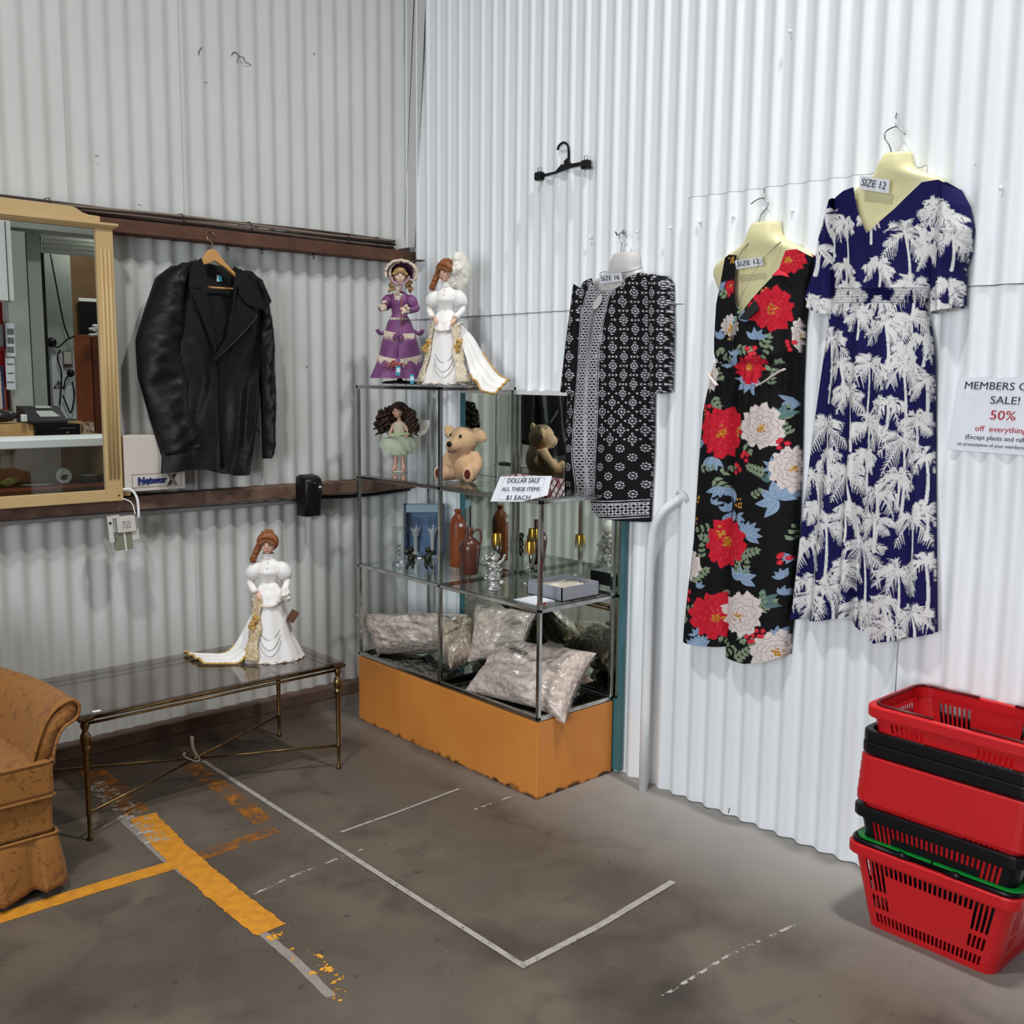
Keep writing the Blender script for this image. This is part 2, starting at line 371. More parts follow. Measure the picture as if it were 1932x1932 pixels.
# pipe bolts under the upper girt
for x in (-.93, -.775, -.53):
    bb = MB(); bb.tube([(x, -.06, 2.06), (x, -.06, 2.035)], .005, 8); bb.ell((x, -.06, 2.048), (.011, .011, .005), 6, 6); bb.build('girt_bolt', M['steel'], ub)
# floor paint and tape
def paint_mat(name, col, col2, lo, hi, scale=22, detail=8):
    m = mat(name, col, .7, noise=(30, .5, col2)); N = m.node_tree.nodes; L = m.node_tree.links; b = N['Principled BSDF']
    n = N.new('ShaderNodeTexNoise'); n.inputs['Scale'].default_value = scale; n.inputs['Detail'].default_value = detail; n.inputs['Roughness'].default_value = .7
    L.new(N['Texture Coordinate'].outputs['Object'], n.inputs['Vector']); r = N.new('ShaderNodeMapRange'); r.inputs[1].default_value = lo; r.inputs[2].default_value = hi
    L.new(n.outputs[0], r.inputs[0]); L.new(r.outputs[0], b.inputs['Alpha']); return m
YEL, YEL2 = srgb(206, 140, 34), srgb(160, 100, 28)
M['yel'] = paint_mat('yellow_floor_paint', YEL, YEL2, .28, .34)
M['yelworn'] = paint_mat('worn_yellow_floor_paint', YEL2, srgb(150, 98, 36), .42, .60, 14)
M['yelchip'] = paint_mat('chipped_yellow_floor_paint', srgb(222, 160, 50), YEL, .56, .575, 16)
M['wht'] = paint_mat('white_floor_tape', srgb(168, 163, 156), srgb(132, 127, 120), .25, .45, 40)
M['wht3'] = paint_mat('faded_grey_line', srgb(140, 134, 128), srgb(120, 114, 108), .2, .4, 30)
M['wht2'] = paint_mat('worn_white_floor_paint', srgb(176, 172, 164), srgb(140, 134, 126), .50, .56, 26)
def strip(name, pts, wid, m, z=.0012, wob=.15):
    b = MB(); P = resample(np.array([onplane(*q, 2, 0)[:2] for q in pts]), 60); T = np.gradient(P, axis=0); T /= np.linalg.norm(T, axis=1)[:, None]
    Nn = np.stack([-T[:, 1], T[:, 0]], -1); wv = wid/2*(1+wob*np.random.default_rng(3).normal(0, 1, (60, 2)).clip(-1, 1))
    A = np.c_[P+Nn*wv[:, :1], np.full(60, z)]; B = np.c_[P-Nn*wv[:, 1:], np.full(60, z)]
    b.grid(np.stack([A, B], 1)); o = b.build(name, m, smooth=False); tag(o, kind='structure'); return o
strip('trim_4', [(-60, 1752), (160, 1682), (335, 1630)], .062, M['yel'], .0014, .04)
strip('trim_5', [(330, 1632), (420, 1602), (520, 1565)], .058, M['yelworn'], .0013)
strip('trim_6', [(268, 1540), (330, 1606), (420, 1685), (512, 1755)], .092, M['yel'], .0016, .06)
strip('trim_7', [(152, 1430), (200, 1478), (262, 1535)], .085, M['yelworn'], .0012)
strip('trim_8', [(180, 1478), (230, 1522), (300, 1590)], .075, M['wht2'], .0018)
strip('trim_9', [(225, 1540), (310, 1620), (405, 1690), (500, 1765), (560, 1815), (625, 1880)], .026, M['wht3'], .0008, .1)
strip('trim_10', [(520, 1755), (570, 1800), (660, 1885)], .075, M['yelchip'], .0014, .05)
strip('trim_11', [(360, 1445), (430, 1495), (500, 1552)], .07, M['yelworn'], .0013)
strip('trim_12', [(383, 1436), (700, 1640), (992, 1826)], .019, M['wht'], .002, .02)
strip('trim_13', [(988, 1822), (1130, 1748), (1270, 1664)], .022, M['wht'], .0024, .05)
strip('trim_14', [(643, 1571), (750, 1533), (866, 1489)], .012, M['wht'], .002, .05)
strip('trim_15', [(885, 1532), (972, 1501)], .010, M['wht2'], .002, .05)
strip('trim_16', [(440, 1705), (560, 1650), (690, 1600)], .010, M['wht2'], .001, .2)
strip('trim_17', [(1250, 1880), (1380, 1800), (1500, 1745)], .010, M['wht2'], .001, .2)
# painted downpipe-like post with bent top
b = MB(); top = smoothc([(-.01, -1.70, 1.115), (-.035, -1.688, 1.10), (-.06, -1.652, 1.06), (-.07, -1.618, .99), (-.072, -1.605, .9)], 24)
b.tube(np.concatenate([top, [(-.072, -1.605, .3), (-.072, -1.605, 0.0)]]), .0175, 16)
b.tube([(-.006, -1.702, 1.118), (-.018, -1.697, 1.112)], .03, 16)
tag(b.build('pipe', mat('chipped_white_pipe_paint', srgb(226, 229, 231), .4, noise=(90, .35, srgb(200, 200, 198), 3)), loc=(-.072, -1.605, 0)), 'white painted steel pipe with bent top against the corrugated wall', 'pipe')
# ================================================================ DISPLAY CABINET
X0, X1 = -.43, -.035; YA, YM, YB = -.243, -.823, -1.403; ZB, ZS3, ZS2, ZT = .305, .705, 1.098, 1.49
def orange_mat():
    m = mat('orange_wood_laminate', srgb(218, 142, 66), .42, noise=(4, .6, srgb(200, 122, 52)), bump=(60, .05))
    N = m.node_tree.nodes; L = m.node_tree.links; b = N['Principled BSDF']; src = b.inputs['Base Color'].links[0].from_socket
    sx = N.new('ShaderNodeSeparateXYZ'); L.new(N['Texture Coordinate'].outputs['Object'], sx.inputs[0])
    n = N.new('ShaderNodeTexNoise'); n.inputs['Scale'].default_value = 18; n.inputs['Detail'].default_value = 8; L.new(N['Texture Coordinate'].outputs['Object'], n.inputs['Vector'])
    r = N.new('ShaderNodeMapRange'); r.inputs[1].default_value = .0; r.inputs[2].default_value = .05; r.inputs[3].default_value = .43; r.inputs[4].default_value = .0; L.new(sx.outputs[2], r.inputs[0])
    ad = N.new('ShaderNodeMath'); L.new(r.outputs[0], ad.inputs[0]); L.new(n.outputs[0], ad.inputs[1])
    r2 = N.new('ShaderNodeMapRange'); r2.inputs[1].default_value = .84; r2.inputs[2].default_value = .98; L.new(ad.outputs[0], r2.inputs[0])
    mx = N.new('ShaderNodeMixRGB'); L.new(r2.outputs[0], mx.inputs[0]); L.new(src, mx.inputs[1]); mx.inputs[2].default_value = (*srgb(70, 46, 32), 1); L.new(mx.outputs[0], b.inputs['Base Color'])
    return m
cab = thing('display_cabinet', 'chrome and glass stepped display cabinet on orange wooden plinth in the corner', 'cabinet', (-.23, -.823, 0))
M['orange'] = orange_mat()
b = MB(); b.box((X0-.008, YB-.006, 0), (X1, YA+.006, .292)); b.build('plinth', M['orange'], cab, smooth=False, bevel=.003)
b = MB(); b.box((X0, YB, .293), (X1, YA, .299)); b.build('base_mirror', M['mirrorg'], cab, smooth=False)
R = .0085
def bar(b, p, q, r=R): b.box(np.minimum(p, q)-r, np.maximum(p, q)+r)
def post(x, y, z0, z1):
    b = MB(); bar(b, np.array([x, y, z0]), np.array([x, y, z1]), .0075); return b.build('post', M['chrome'], cab, smooth=False, bevel=.002)
post(X0, YA, ZB, ZT); post(X0, YM, ZB, ZT); post(X0, YB, ZB, ZS2); post(X1-.01, YA, ZB, ZT); post(X1-.01, YM, ZB, ZT); post(X1-.01, YB, ZB, ZS2)
def rails(z, ya, yb, nm='rail'):
    for p, q in [((X0, ya), (X0, yb)), ((X0, ya), (X1-.01, ya)), ((X0, yb), (X1-.01, yb)), ((X1-.01, ya), (X1-.01, yb))]:
        b = MB(); bar(b, np.array([*p, z]), np.array([*q, z]), .0075); b.build(nm, M['chrome'], cab, smooth=False, bevel=.002)
for z in (ZB, ZS3, ZS2):
    rails(z, YA, YM); rails(z, YM, YB)
rails(ZT, YA, YM)
for z, ya, yb in [(ZS3, YA, YM), (ZS3, YM, YB), (ZS2, YA, YM), (ZS2, YM, YB), (ZT, YA, YM)]:
    b = MB(); b.box((X0+.004, min(ya, yb)+.004, z+.0075), (X1-.012, max(ya, yb)-.004, z+.0125)); b.build('glass_shelf', M['glass'], cab, smooth=False)
# mirrored back board with teal border
bd = thing('mirror_board', 'tall mirrored panel with teal painted edges behind the display cabinet', 'mirror', (-.02, -.94, 0.012))
b = MB(); b.box((-.028, -1.442, .012), (-.010, -.448, 1.478)); b.build('board', M['teal'], bd, smooth=False)
b = MB(); b.box((-.0305, -1.425, .30), (-.0285, -.490, 1.472)); b.build('mirror_glass', M['mirrorg'], bd, smooth=False)
b = MB(); b.box((-.034, -1.442, 1.466), (-.010, -.46, 1.482)); b.build('top_edge', M['white'], bd, smooth=False)
# ================================================================ LEFT WALL THINGS
# ---- big mirror in a pale wooden frame
YM_ = -.113
M['pale'] = mat('pale_limed_wood', srgb(196, 170, 122), .5, noise=(3, .5, srgb(182, 152, 102)), bump=(60, .08, (8, 8, 1)))
mi = thing('wall_mirror', 'large pale wooden framed mirror with carved crown hanging on the corrugated wall', 'mirror', (-1.9, -.1, 1.05))
b = MB(); b.box((-2.32, -.115, 1.09), (-1.475, -.113, 2.066)); b.build('mirror_glass', M['mirror'], mi, smooth=False)
for xa, xb in [(-1.482, -1.418), (-2.38, -2.316)]:
    b = MB(); b.box((xa, -.126, 1.054), (xb, -.084, 2.064)); st = b.build('stile', M['pale'], mi, smooth=False, bevel=.003)
    b = MB()
    for k in range(3):
        x = xa+.017+k*.015; b.tube([(x, -.126, 1.14), (x, -.126, 1.99)], .0055, 8)
    b.build('fluting', M['pale'], st)
b = MB(); b.box((-2.316, -.124, 1.055), (-1.482, -.09, 1.098)); b.build('bottom_rail', M['pale'], mi, smooth=False, bevel=.002)
b = MB(); b.tube([(-1.436, -.1265, 1.075), (-1.436, -.128, 1.075)], .0035, 8); b.build('screw_hole', M['dark'], mi)
b = MB(); b.box((-1.425, -.11, 1.07), (-1.385, -.09, 1.105)); b.build('corner_block', M['pale'], mi, smooth=False)
b = MB()
for k, (o, z0, z1) in enumerate([(.0, 2.060, 2.067), (.008, 2.066, 2.074), (.014, 2.073, 2.083)]): b.box((-2.385-o, -.128-o, z0), (-1.416+o, -.084, z1))
b.build('cornice', M['pale'], mi, smooth=False, bevel=.002)
R_ = [(-1.462, 2.082), (-1.462, 2.106), (-1.50, 2.107), (-1.525, 2.113), (-1.545, 2.126), (-1.56, 2.130), (-1.9, 2.134)]
poly = R_+[(-3.8-x, z) for x, z in R_[::-1][1:]]
b = MB(); b.prism(poly, lambda u, v, d: (u, d, v), -.124, -.09); b.build('crown', M['pale'], mi, smooth=False, bevel=.002)
# ---- long run of cables on the girt
for k in range(9):
    x = np.linspace(-3.2 if k % 3 else -2.6, -.07-.015*(k % 4), 40); rr = np.random.default_rng(k)
    zz = 2.120+.0095*(k//2)+.004*np.sin(x*rr.uniform(3, 7)+k*2)-.012*np.clip((-1.0-x)/1.2, 0, 1)*(k//3)*.5
    yy = -.02-.013*(k % 4)+.004*np.sin(x*5+k)
    b = MB(); b.tube(np.stack([x, yy, zz], -1), .0052, 6)
    tag(b.build('cable', mat('old_cable_%s' % 'abc'[k % 3], [srgb(96, 82, 74), srgb(120, 104, 92), srgb(66, 54, 48)][k % 3], .7)), 'dusty brown electrical cable bundled along the upper timber girt', 'cable', 'cables on the girt')
for x in (-1.62, -1.12, -.83, -.36, -.2):
    b = MB(); b.tube(np.array([(x, -.012, 2.114), (x, -.07, 2.116), (x+.002, -.076, 2.14), (x+.002, -.06, 2.160), (x, -.012, 2.162)]), .002, 5, closed=True)
    tag(b.build('cable_tie', M['black']), 'thin black tie strapped round the cable bundle', 'cable tie', 'ties round the cables')
# conduit and cable below the lower girt
b = MB(); x = np.linspace(-3.2, -.62, 60); b.tube(np.stack([x, np.full(60, -.03), .992+.008*np.sin(x*2.2)-.012*np.clip(-1.3-x, 0, 1)], -1), .009, 8)
tag(b.build('conduit', mat('grey_conduit', srgb(150, 150, 150), .5)), 'grey plastic conduit running just below the lower timber girt', 'conduit')
b = MB(); x = np.linspace(-.58, -.02, 30); b.tube(np.stack([x, np.full(30, -.05), 1.0-.012*np.sin((x+.58)/.56*PI)], -1), .008, 8)
tag(b.build('hose', M['black']), 'black cable sagging below the lower girt behind the display cabinet', 'cable')
b = MB(); b.tube(np.array([(-1.40, -.02, 2.05), (-1.402, -.02, 1.9), (-1.398, -.018, 1.7), (-1.39, -.018, 1.55), (-1.395, -.018, 1.40), (-1.39, -.02, 1.31)]), .0022, 6)
tag(b.build('wire', M['dark']), 'thin black wire hanging beside the mirror frame', 'wire')
# ---- metal wall box with printed badge
M['boxp'] = mat('cream_powder_coat', srgb(206, 198, 190), .5, noise=(3, .25, srgb(190, 182, 172)))
nb = thing('alarm_box', 'cream metal alarm panel box with blue and silver badge under the jacket', 'box', (-1.28, -.06, 1.084))
b = MB(); b.box((-1.408, -.118, 1.084), (-1.166, -.012, 1.30)); b.build('case', M['boxp'], nb, smooth=False, bevel=.003)
b = MB()
for p, q in [((-1.38, 1.099), (-1.185, 1.099)), ((-1.185, 1.099), (-1.185, 1.150)), ((-1.185, 1.150), (-1.38, 1.150)), ((-1.38, 1.150), (-1.38, 1.099))]:
    b.tube([(p[0], -.1187, p[1]), (q[0], -.1187, q[1])], .0007, 4)
b.build('badge_border', M['ink'], nb)
text('Networ', mat('blue_print', srgb(24, 40, 104), .6), (-1.302, -.1186, 1.124), (1, 0, 0), (0, 0, 1), width=.115, size=.034, parent=nb, bold=.0022)
text('NX-4', M['ink'], (-1.337, -.1186, 1.1085), (1, 0, 0), (0, 0, 1), width=.045, size=.012, parent=nb, bold=.0006)
xm = thing_x = MB()
for sgn, dx, mm in [(1, 0, 0), (-1, .0, 1)]:
    pts = [(-.020, -.022*sgn), (-.006, -.022*sgn), (.020, .022*sgn), (.006, .022*sgn)]
    b = MB(); b.prism([(-1.222+u, 1.124+v) for u, v in pts], lambda u, v, d: (u, d, v), -.1187-.001*mm, -.1200-.001*mm)
    b.build('badge_mark', mat('badge_grey_%s' % 'ab'[mm], srgb(40, 40, 42) if not mm else srgb(120, 118, 114), .4), nb, smooth=False)
# ---- soap dispenser
sd = thing('soap_dispenser', 'black wall mounted soap dispenser on the lower timber girt', 'dispenser', (-.6, -.09, .925))
b = MB()
prof = [(0, .0), (.016, .002), (.05, .008), (.056, .02)]
secs = []
for z, wdt, dep in [(.927, .044, .062), (.929, .047, .068), (.985, .047, .070), (1.0, .049, .074), (1.07, .050, .078), (1.088, .050, .072), (1.10, .046, .05), (1.107, .03, .022)]:
    th = np.linspace(0, PI, 16); secs.append(np.stack([-.6+wdt*np.sign(np.cos(th))*np.abs(np.cos(th))**.45, -.082-dep*np.abs(np.sin(th))**.6, np.full(16, z)], -1))
b.grid(np.array(secs), wrapv=True, capu=True); b.build('case', M['black'], sd)
b = MB(); b.ell((-.575, -.158, 1.055), (.008, .002, .005), 8, 6); b.build('logo_mark', M['paper'], sd)
b = MB(); b.ell((-.600, -.160, 1.074), (.004, .003, .003), 8, 6); b.build('lock', M['steel'], sd)
# ---- broken white switch unit dangling below the mirror
M['wplast'] = mat('aged_white_plastic', srgb(206, 202, 194), .5, noise=(60, .3, srgb(150, 148, 140)))
du = thing('transformer', 'broken white electrical unit dangling on white cable under the mirror corner', 'electrical unit', (-1.43, -.13, .88))
Mx = Matrix.Translation((-1.44, -.14, .965)) @ Matrix.Rotation(math.radians(-14), 4, 'Z') @ Matrix.Rotation(math.radians(-4), 4, 'Y')
b = MB(); b.box((-.015, -.03, -.028), (.052, .02, .03), M=Mx); b.build('housing', M['wplast'], du, smooth=False, bevel=.002)
b = MB(); b.box((-.048, -.034, -.06), (-.030, -.028, .036), M=Mx); b.box((-.046, -.03, .03), (.0, .02, .036), M=Mx); b.build('mounting_plate', M['wplast'], du, smooth=False, bevel=.001)
b = MB(); b.tube([Mx @ Vector((-.039, -.0345, .015)), Mx @ Vector((-.039, -.036, .015))], .005, 8); b.build('screw_hole', M['dark'], du)
b = MB(); b.box((-.030, -.022, -.095), (.004, .018, -.03), M=Mx); b.box((.010, -.022, -.095), (.034, .014, -.03), M=Mx); b.build('transformer_core', mat('greenish_metal', srgb(128, 132, 112), .5, .2), du, smooth=False, bevel=.003)
b = MB(); b.box((.004, -.024, -.10), (.012, .018, -.026), M=Mx); b.box((.034, -.02, -.06), (.06, .0, -.02), M=Mx); b.build('bracket', M['wplast'], du, smooth=False)
for k, (z, t) in enumerate([(.012, '240V AC'), (.002, '16.5V'), (-.008, '1.5A')]):
    text(t, M['ink'], Mx @ Vector((.018, -.031, z)), Mx.to_3x3() @ Vector((1, 0, 0)), Mx.to_3x3() @ Vector((0, 0, 1)), width=.03, size=.008, parent=du)
b = MB(); b.tube(smoothc([(-1.42, -.12, 1.096), (-1.39, -.13, 1.094), (-1.372, -.14, 1.06), (-1.372, -.15, 1.0), (-1.375, -.15, .985)], 30), .0048, 8); b.tube(smoothc([(-1.43, -.12, 1.066), (-1.395, -.14, 1.046), (-1.385, -.15, 1.0)], 20), .0022, 6)
b.build('cable', M['white'], du)

# ---- leather jacket on a wooden hanger
M['leather'] = mat('black_leather', (.006, .006, .0065), .42, bump=(22, .35, (1, 1, 1.3)), spec=.24, noise=(3, .6, (.009, .011, .013)))
M['lining'] = mat('black_lining', (.008, .008, .009), .75)
jk = thing('leather_jacket', 'black leather jacket hanging open at the neck on a wooden hanger', 'jacket', (-1.03, -.12, 1.13))
def wallgrid(fr, L, R, T, B, nu, nv, xref, dep, back=None, closed=True):
    """garment piece as a flattened tube: front from outline curves (photo px at depth xref), dep(u,v) out of the wall"""
    P = coons(fr.pxs(L, xref), fr.pxs(R, xref), fr.pxs(T, xref), fr.pxs(B, xref), nu, nv)
    u = np.linspace(0, 1, nu)[None, :].repeat(nv, 0); v = np.linspace(0, 1, nv)[:, None].repeat(nu, 1)
    D = dep(u, v); front = fr.w(P[..., 0], P[..., 1], D)
    if back is None: return front, P
    Db = back(u, v); bk = fr.w(P[..., 0], P[..., 1], np.minimum(Db, D-.002))
    return np.concatenate([front, bk[:, ::-1][:, 1:-1]], 1), np.concatenate([P, P[:, ::-1][:, 1:-1]], 1)
def wr_noise(u, v, seed, fu, fv, amp):
    r = np.random.default_rng(seed); o = np.zeros_like(u)
    for k in range(6):
        o += np.sin(2*PI*(fu*r.uniform(.4, 1.3)*u+fv*r.uniform(.4, 1.3)*v*r.choice([-1, 1]))+r.uniform(0, 6))*r.uniform(.4, 1)
    return o*amp/3
# inside (back lining with collar stand)
dj = .12
P, _ = wallgrid(FL, [(383, 492), (372, 600), (385, 760)], [(455, 506), (462, 600), (470, 700)], [(383, 492), (420, 500), (455, 506)], [(385, 760), (430, 760), (470, 700)], 16, 24, dj, lambda u, v: .075+.012*np.sin(PI*u))
b = MB(); b.grid(P); b.build('lining', M['lining'], jk)
b = MB(); q = FL.px(415, 525, .10)
o1 = FL.w(q[0]-.009, q[1]-.014, .0905)
b.box((q[0]-.010, -.0925, q[1]-.013), (q[0]+.004, -.0905, q[1]+.013)); b.build('size_tag', mat('white_tag', srgb(190, 215, 220), .7), jk, smooth=False)
b = MB(); b.box((q[0]-.001, -.0935, q[1]-.011), (q[0]+.012, -.0915, q[1]+.010)); b.build('price_tag', mat('cyan_tag', srgb(40, 160, 190), .6), jk, smooth=False)
# body: two front panels
fold = lambda u, v, k: wr_noise(u, v, k, 1.6, 1.2, .012)
P, _ = wallgrid(FL, [(355, 496), (336, 520), (318, 640), (306, 780), (299, 893)], [(372, 492), (385, 560), (400, 640), (407, 700), (403, 800), (404, 884)], [(355, 496), (362, 492), (372, 492)], [(299, 893), (350, 884), (404, 884)], 34, 60, dj,
                lambda u, v: .10+.045*v+.05*np.sin(PI*np.clip(u*.8, 0, 1))*(.55+.45*v)+fold(u, v, 3)+wr_noise(u, v, 33, 2.5, 5, .004), lambda u, v: .03+.095*np.clip(v*2.2-1.0, 0, 1))
b = MB(); b.grid(P, wrapv=True); b.build('front_panel', M['leather'], jk)
P, _ = wallgrid(FL, [(446, 508), (440, 570), (425, 640), (407, 672), (403, 780), (404, 888)], [(500, 530), (505, 600), (494, 700), (485, 800), (476, 897)], [(446, 508), (470, 512), (500, 530)], [(404, 888), (440, 897), (476, 897)], 34, 60, dj,
                lambda u, v: .105+.045*np.sin(PI*np.clip(.2+u*.8, 0, 1))*(.6+.4*v)+fold(u, v, 5), lambda u, v: .03+0*u)
b = MB(); b.grid(P, wrapv=True); b.build('front_panel', M['leather'], jk)
# sleeves
def sleeve(L, R, T, B, d0, dm, seed, amp=.012):
    P, _ = wallgrid(FL, L, R, T, B, 26, 70, dj, lambda u, v: d0+(.045*np.clip(v*2-.9, 0, 1) if seed == 11 else 0)+dm*np.sin(PI*u)**.7*(1-.25*v)+(wr_noise(u, v, seed, .8, 4.5, amp)+wr_noise(u, v, seed+50, 1.2, 13, amp*.35)+amp*.25*np.abs(np.sin(2*PI*(8*v+.9*u+.4*np.sin(5*v)))))*np.sin(PI*u), lambda u, v: d0-.04*np.sin(PI*u)+(.075*np.clip(v*2-.9, 0, 1) if seed == 11 else 0*v))
    b = MB(); b.grid(P, wrapv=True); return b.build('sleeve', M['leather'], jk)
sleeve([(330, 500), (300, 522), (280, 580), (262, 640), (264, 710), (283, 790), (303, 862), (318, 850)], [(352, 520), (357, 600), (361, 680), (372, 760), (382, 834)], [(330, 500), (340, 505), (352, 520)], [(318, 850), (345, 848), (382, 834)], .085, .085, 11, .017)
sleeve([(478, 528), (494, 600), (494, 680), (500, 780), (502, 866)], [(490, 534), (514, 572), (524, 660), (527, 740), (524, 850)], [(478, 528), (484, 529), (490, 534)], [(502, 866), (512, 866), (524, 852)], .085, .055, 12, .010)
# shoulders, collar and lapels
def flap(pts, d, name, thick=.004, bend=None):
    b = MB(); Q = FL.pxs(pts, d); Qs = Q
    dd = np.array([d]*len(pts)) if np.isscalar(d) else np.array(d)
    V = FL.w(Qs[:, 0], Qs[:, 1], dd); n = len(pts)
    b.add(V, [tuple(range(n))]); return b.build(name, M['leather'], jk, smooth=False, solid=thick, bevel=.002)
flap([(371, 488), (352, 500), (336, 512), (345, 530), (362, 540), (372, 510)], .13, 'shoulder_yoke')
flap([(452, 506), (470, 520), (497, 534), (512, 568), (500, 590), (470, 560), (452, 530)], .13, 'shoulder_yoke')
flap([(380, 486), (371, 492), (360, 505), (355, 543), (379, 546), (386, 540), (392, 520)], .165, 'collar')
flap([(366, 546), (360, 552), (384, 610), (407, 672), (409, 650), (393, 570), (388, 545)], .158, 'lapel')
flap([(440, 502), (452, 508), (478, 538), (494, 575), (490, 584), (464, 574), (452, 560), (446, 530)], .168, 'collar')
flap([(449, 556), (464, 576), (484, 592), (482, 602), (440, 648), (405, 678), (404, 672), (425, 640), (443, 585)], .162, 'lapel')
b = MB(); q = [(484, 593), (482, 602), (440, 648), (405, 678)]; b.tube([FL.w(*FL.px(*a, .163), .1655) for a in q], .0016, 5); b.build('lapel_highlight', mat('painted_edge_shine', (.035, .035, .038), .35), jk)  # highlight on the lapel edge, painted as a thin paler tube
b = MB(); Q = FL.pxs([(463, 790), (488, 818), (488, 812), (466, 782)], .16); b.add(FL.w(Q[:, 0], Q[:, 1], np.full(4, .165)), [(0, 1, 2, 3)]); b.build('pocket_flap', M['leather'], jk, smooth=False, solid=.004)
b = MB(); q = FL.px(404, 678, .15); b.ell(FL.w(q[0], q[1]-.004, .165), (.008, .004, .008), 10, 6); b.build('button', M['black'], jk)
# wooden hanger
M['wood'] = mat('varnished_hanger_wood', srgb(206, 154, 94), .4, noise=(20, .4, srgb(182, 128, 70)))
hg = thing('coat_hanger', 'varnished wooden coat hanger with wire hook holding the leather jacket', 'hanger', (-1.0, -.1, 1.9))
Q = FL.pxs([(400, 470), (408, 474), (424, 496), (450, 522), (452, 526), (446, 524), (424, 505), (404, 492), (392, 498), (383, 500), (381, 494), (386, 480), (393, 472)], .125)
b = MB(); b.prism([tuple(q) for q in Q], lambda u, v, d: (u, -d, v), .115, .132); b.build('shoulder_bar', M['wood'], hg, smooth=False, bevel=.003)
qa, qb = FL.px(392, 542, .105), FL.px(452, 546, .105)
b = MB(); b.tube([(qa[0], -.105, qa[1]), (qb[0], -.105, qb[1])], .0042, 8); b.build('trouser_bar', M['wood'], hg)
hk = smoothc([FL.w(*FL.px(*a, .115), dd) for a, dd in [((400, 470), .122), ((400, 460), .118), ((392, 450), .112), ((392, 441), .100), ((400, 434), .085), ((408, 437), .08), ((411, 444), .09)]], 40)
b = MB(); b.tube(hk, .0019, 8); b.build('hook', mat('copper_wire', srgb(170, 128, 100), .3, .9), hg)

# ---- reflections need the shop behind the photographer: counter, till, doorway
def vx(px, Yv):
    return onplane(px, 700, 1, Yv)[0]
def vbox(b, x0, x1, y0, y1, Yv, depth, yref=None):
    """box whose mirror image shows px x0..x1, y0..y1 at virtual distance Yv; depth goes away from the mirror"""
    ym = min(max((y0+y1)/2, 440), 900)
    A = onplane(x0, ym, 1, Yv); B = onplane(x1, ym, 1, Yv); A[2] = onplane((x0+x1)/2, y1, 1, Yv)[2]; B[2] = onplane((x0+x1)/2, y0, 1, Yv)[2]; y = 2*YM_-Yv
    b.box((A[0], y-depth, A[2]), (B[0], y, B[2])); return A[0], B[0], y, A[2], B[2]
M['tan'] = mat('tan_counter_wood', srgb(216, 178, 122), .5, noise=(6, .4, srgb(168, 128, 78)))
M['redwood'] = mat('red_brown_wood', srgb(150, 82, 44), .35, noise=(5, .6, srgb(112, 56, 28), 3), bump=(20, .05, (1, 1, 8)))
M['sage'] = mat('grey_green_paint', srgb(186, 192, 184), .55)
M['cloth'] = mat('white_counter_cloth', srgb(222, 226, 226), .7)
gc = thing('glass_counter', 'glass fronted wooden counter with white top holding plates, seen in the mirror', 'counter', (vx(100, 4.3), 2*YM_-4.3, 0))
b = MB(); xa, xb, yc_, z0_, z1_ = vbox(b, -70, 250, 829, 845, 4.3, .55); b.build('counter_top', M['cloth'], gc, smooth=False, bevel=.006)
zsh = onplane(100, 915, 1, 4.45)[2]
b = MB(); b.box((xa, yc_-.02, .28), (xb, yc_-.012, z0_)); b.build('front_glass', pane_mat('counter_glass', (.93, .95, .94), 1.0), gc, smooth=False)
b = MB(); b.box((xa, yc_-.55, 0), (xb, yc_-.53, z0_)); b.box((xa, yc_-.55, 0), (xa+.03, yc_-.02, z0_)); xr = vx(178, 4.35); b.box((xr+.07, yc_-.55, 0), (xr+.1, yc_-.02, z0_)); b.build('cabinet_back', M['tan'], gc, smooth=False)
b = MB(); b.box((xa, yc_-.53, zsh-.02), (xb, yc_-.03, zsh)); b.build('shelf', M['redwood'], gc, smooth=False)
b = MB(); b.box((xa, yc_-.53, 0), (xb, yc_-.0, .28)); b.build('plinth', M['redwood'], gc, smooth=False)
M['china'] = mat('white_china', srgb(232, 236, 234), .15, coat=.5); M['brownp'] = mat('brown_transfer_print', srgb(84, 50, 40), .4)
def plate_prof(r, h=.012): return [(0.0, 0), (r*.6, 0), (r*.68, h*.3), (r, h), (r*.985, h*1.1), (r*.66, h*.5), (r*.58, h*.3), (0.0, h*.3)]
ps = onplane(170, 905, 1, 4.5); ps[1] = 2*YM_-4.5
for k in range(5):
    b = MB(); b.lathe([(max(r, .001), z) for r, z in plate_prof(.085)], 28, (ps[0], ps[1], zsh+.001+k*.0125))
    tag(b.build('plate', M['china'] if k == 4 else mat('plate_glaze', srgb(150, 132, 118), .2), loc=(ps[0], ps[1], zsh)), 'top white plate of the stack inside the mirrored counter' if k == 4 else 'brownish plate lower in the plate stack inside the mirrored counter', 'plate', 'stack of plates')
q = onplane(119, 892, 1, 4.45); q[1] = 2*YM_-4.45
pl = thing('display_plate', 'round white plate with brown picture standing upright in the mirrored counter', 'plate', (q[0], q[1], zsh))
b = MB(); Mr = Matrix.Rotation(math.radians(-80), 4, 'X'); b.lathe([(max(r, .001), z) for r, z in plate_prof(.062)], 28, (q[0], q[1], zsh+.067), M=Mr); b.build('dish', M['china'], pl)
b = MB(); r_ = np.random.default_rng(2)
for k in range(9): b.ell((q[0]+r_.uniform(-.022, .022), q[1]+.012, zsh+.062+r_.uniform(-.018, .018)), (.012, .002, .009), 8, 6)
b.build('picture_print', M['brownp'], pl)
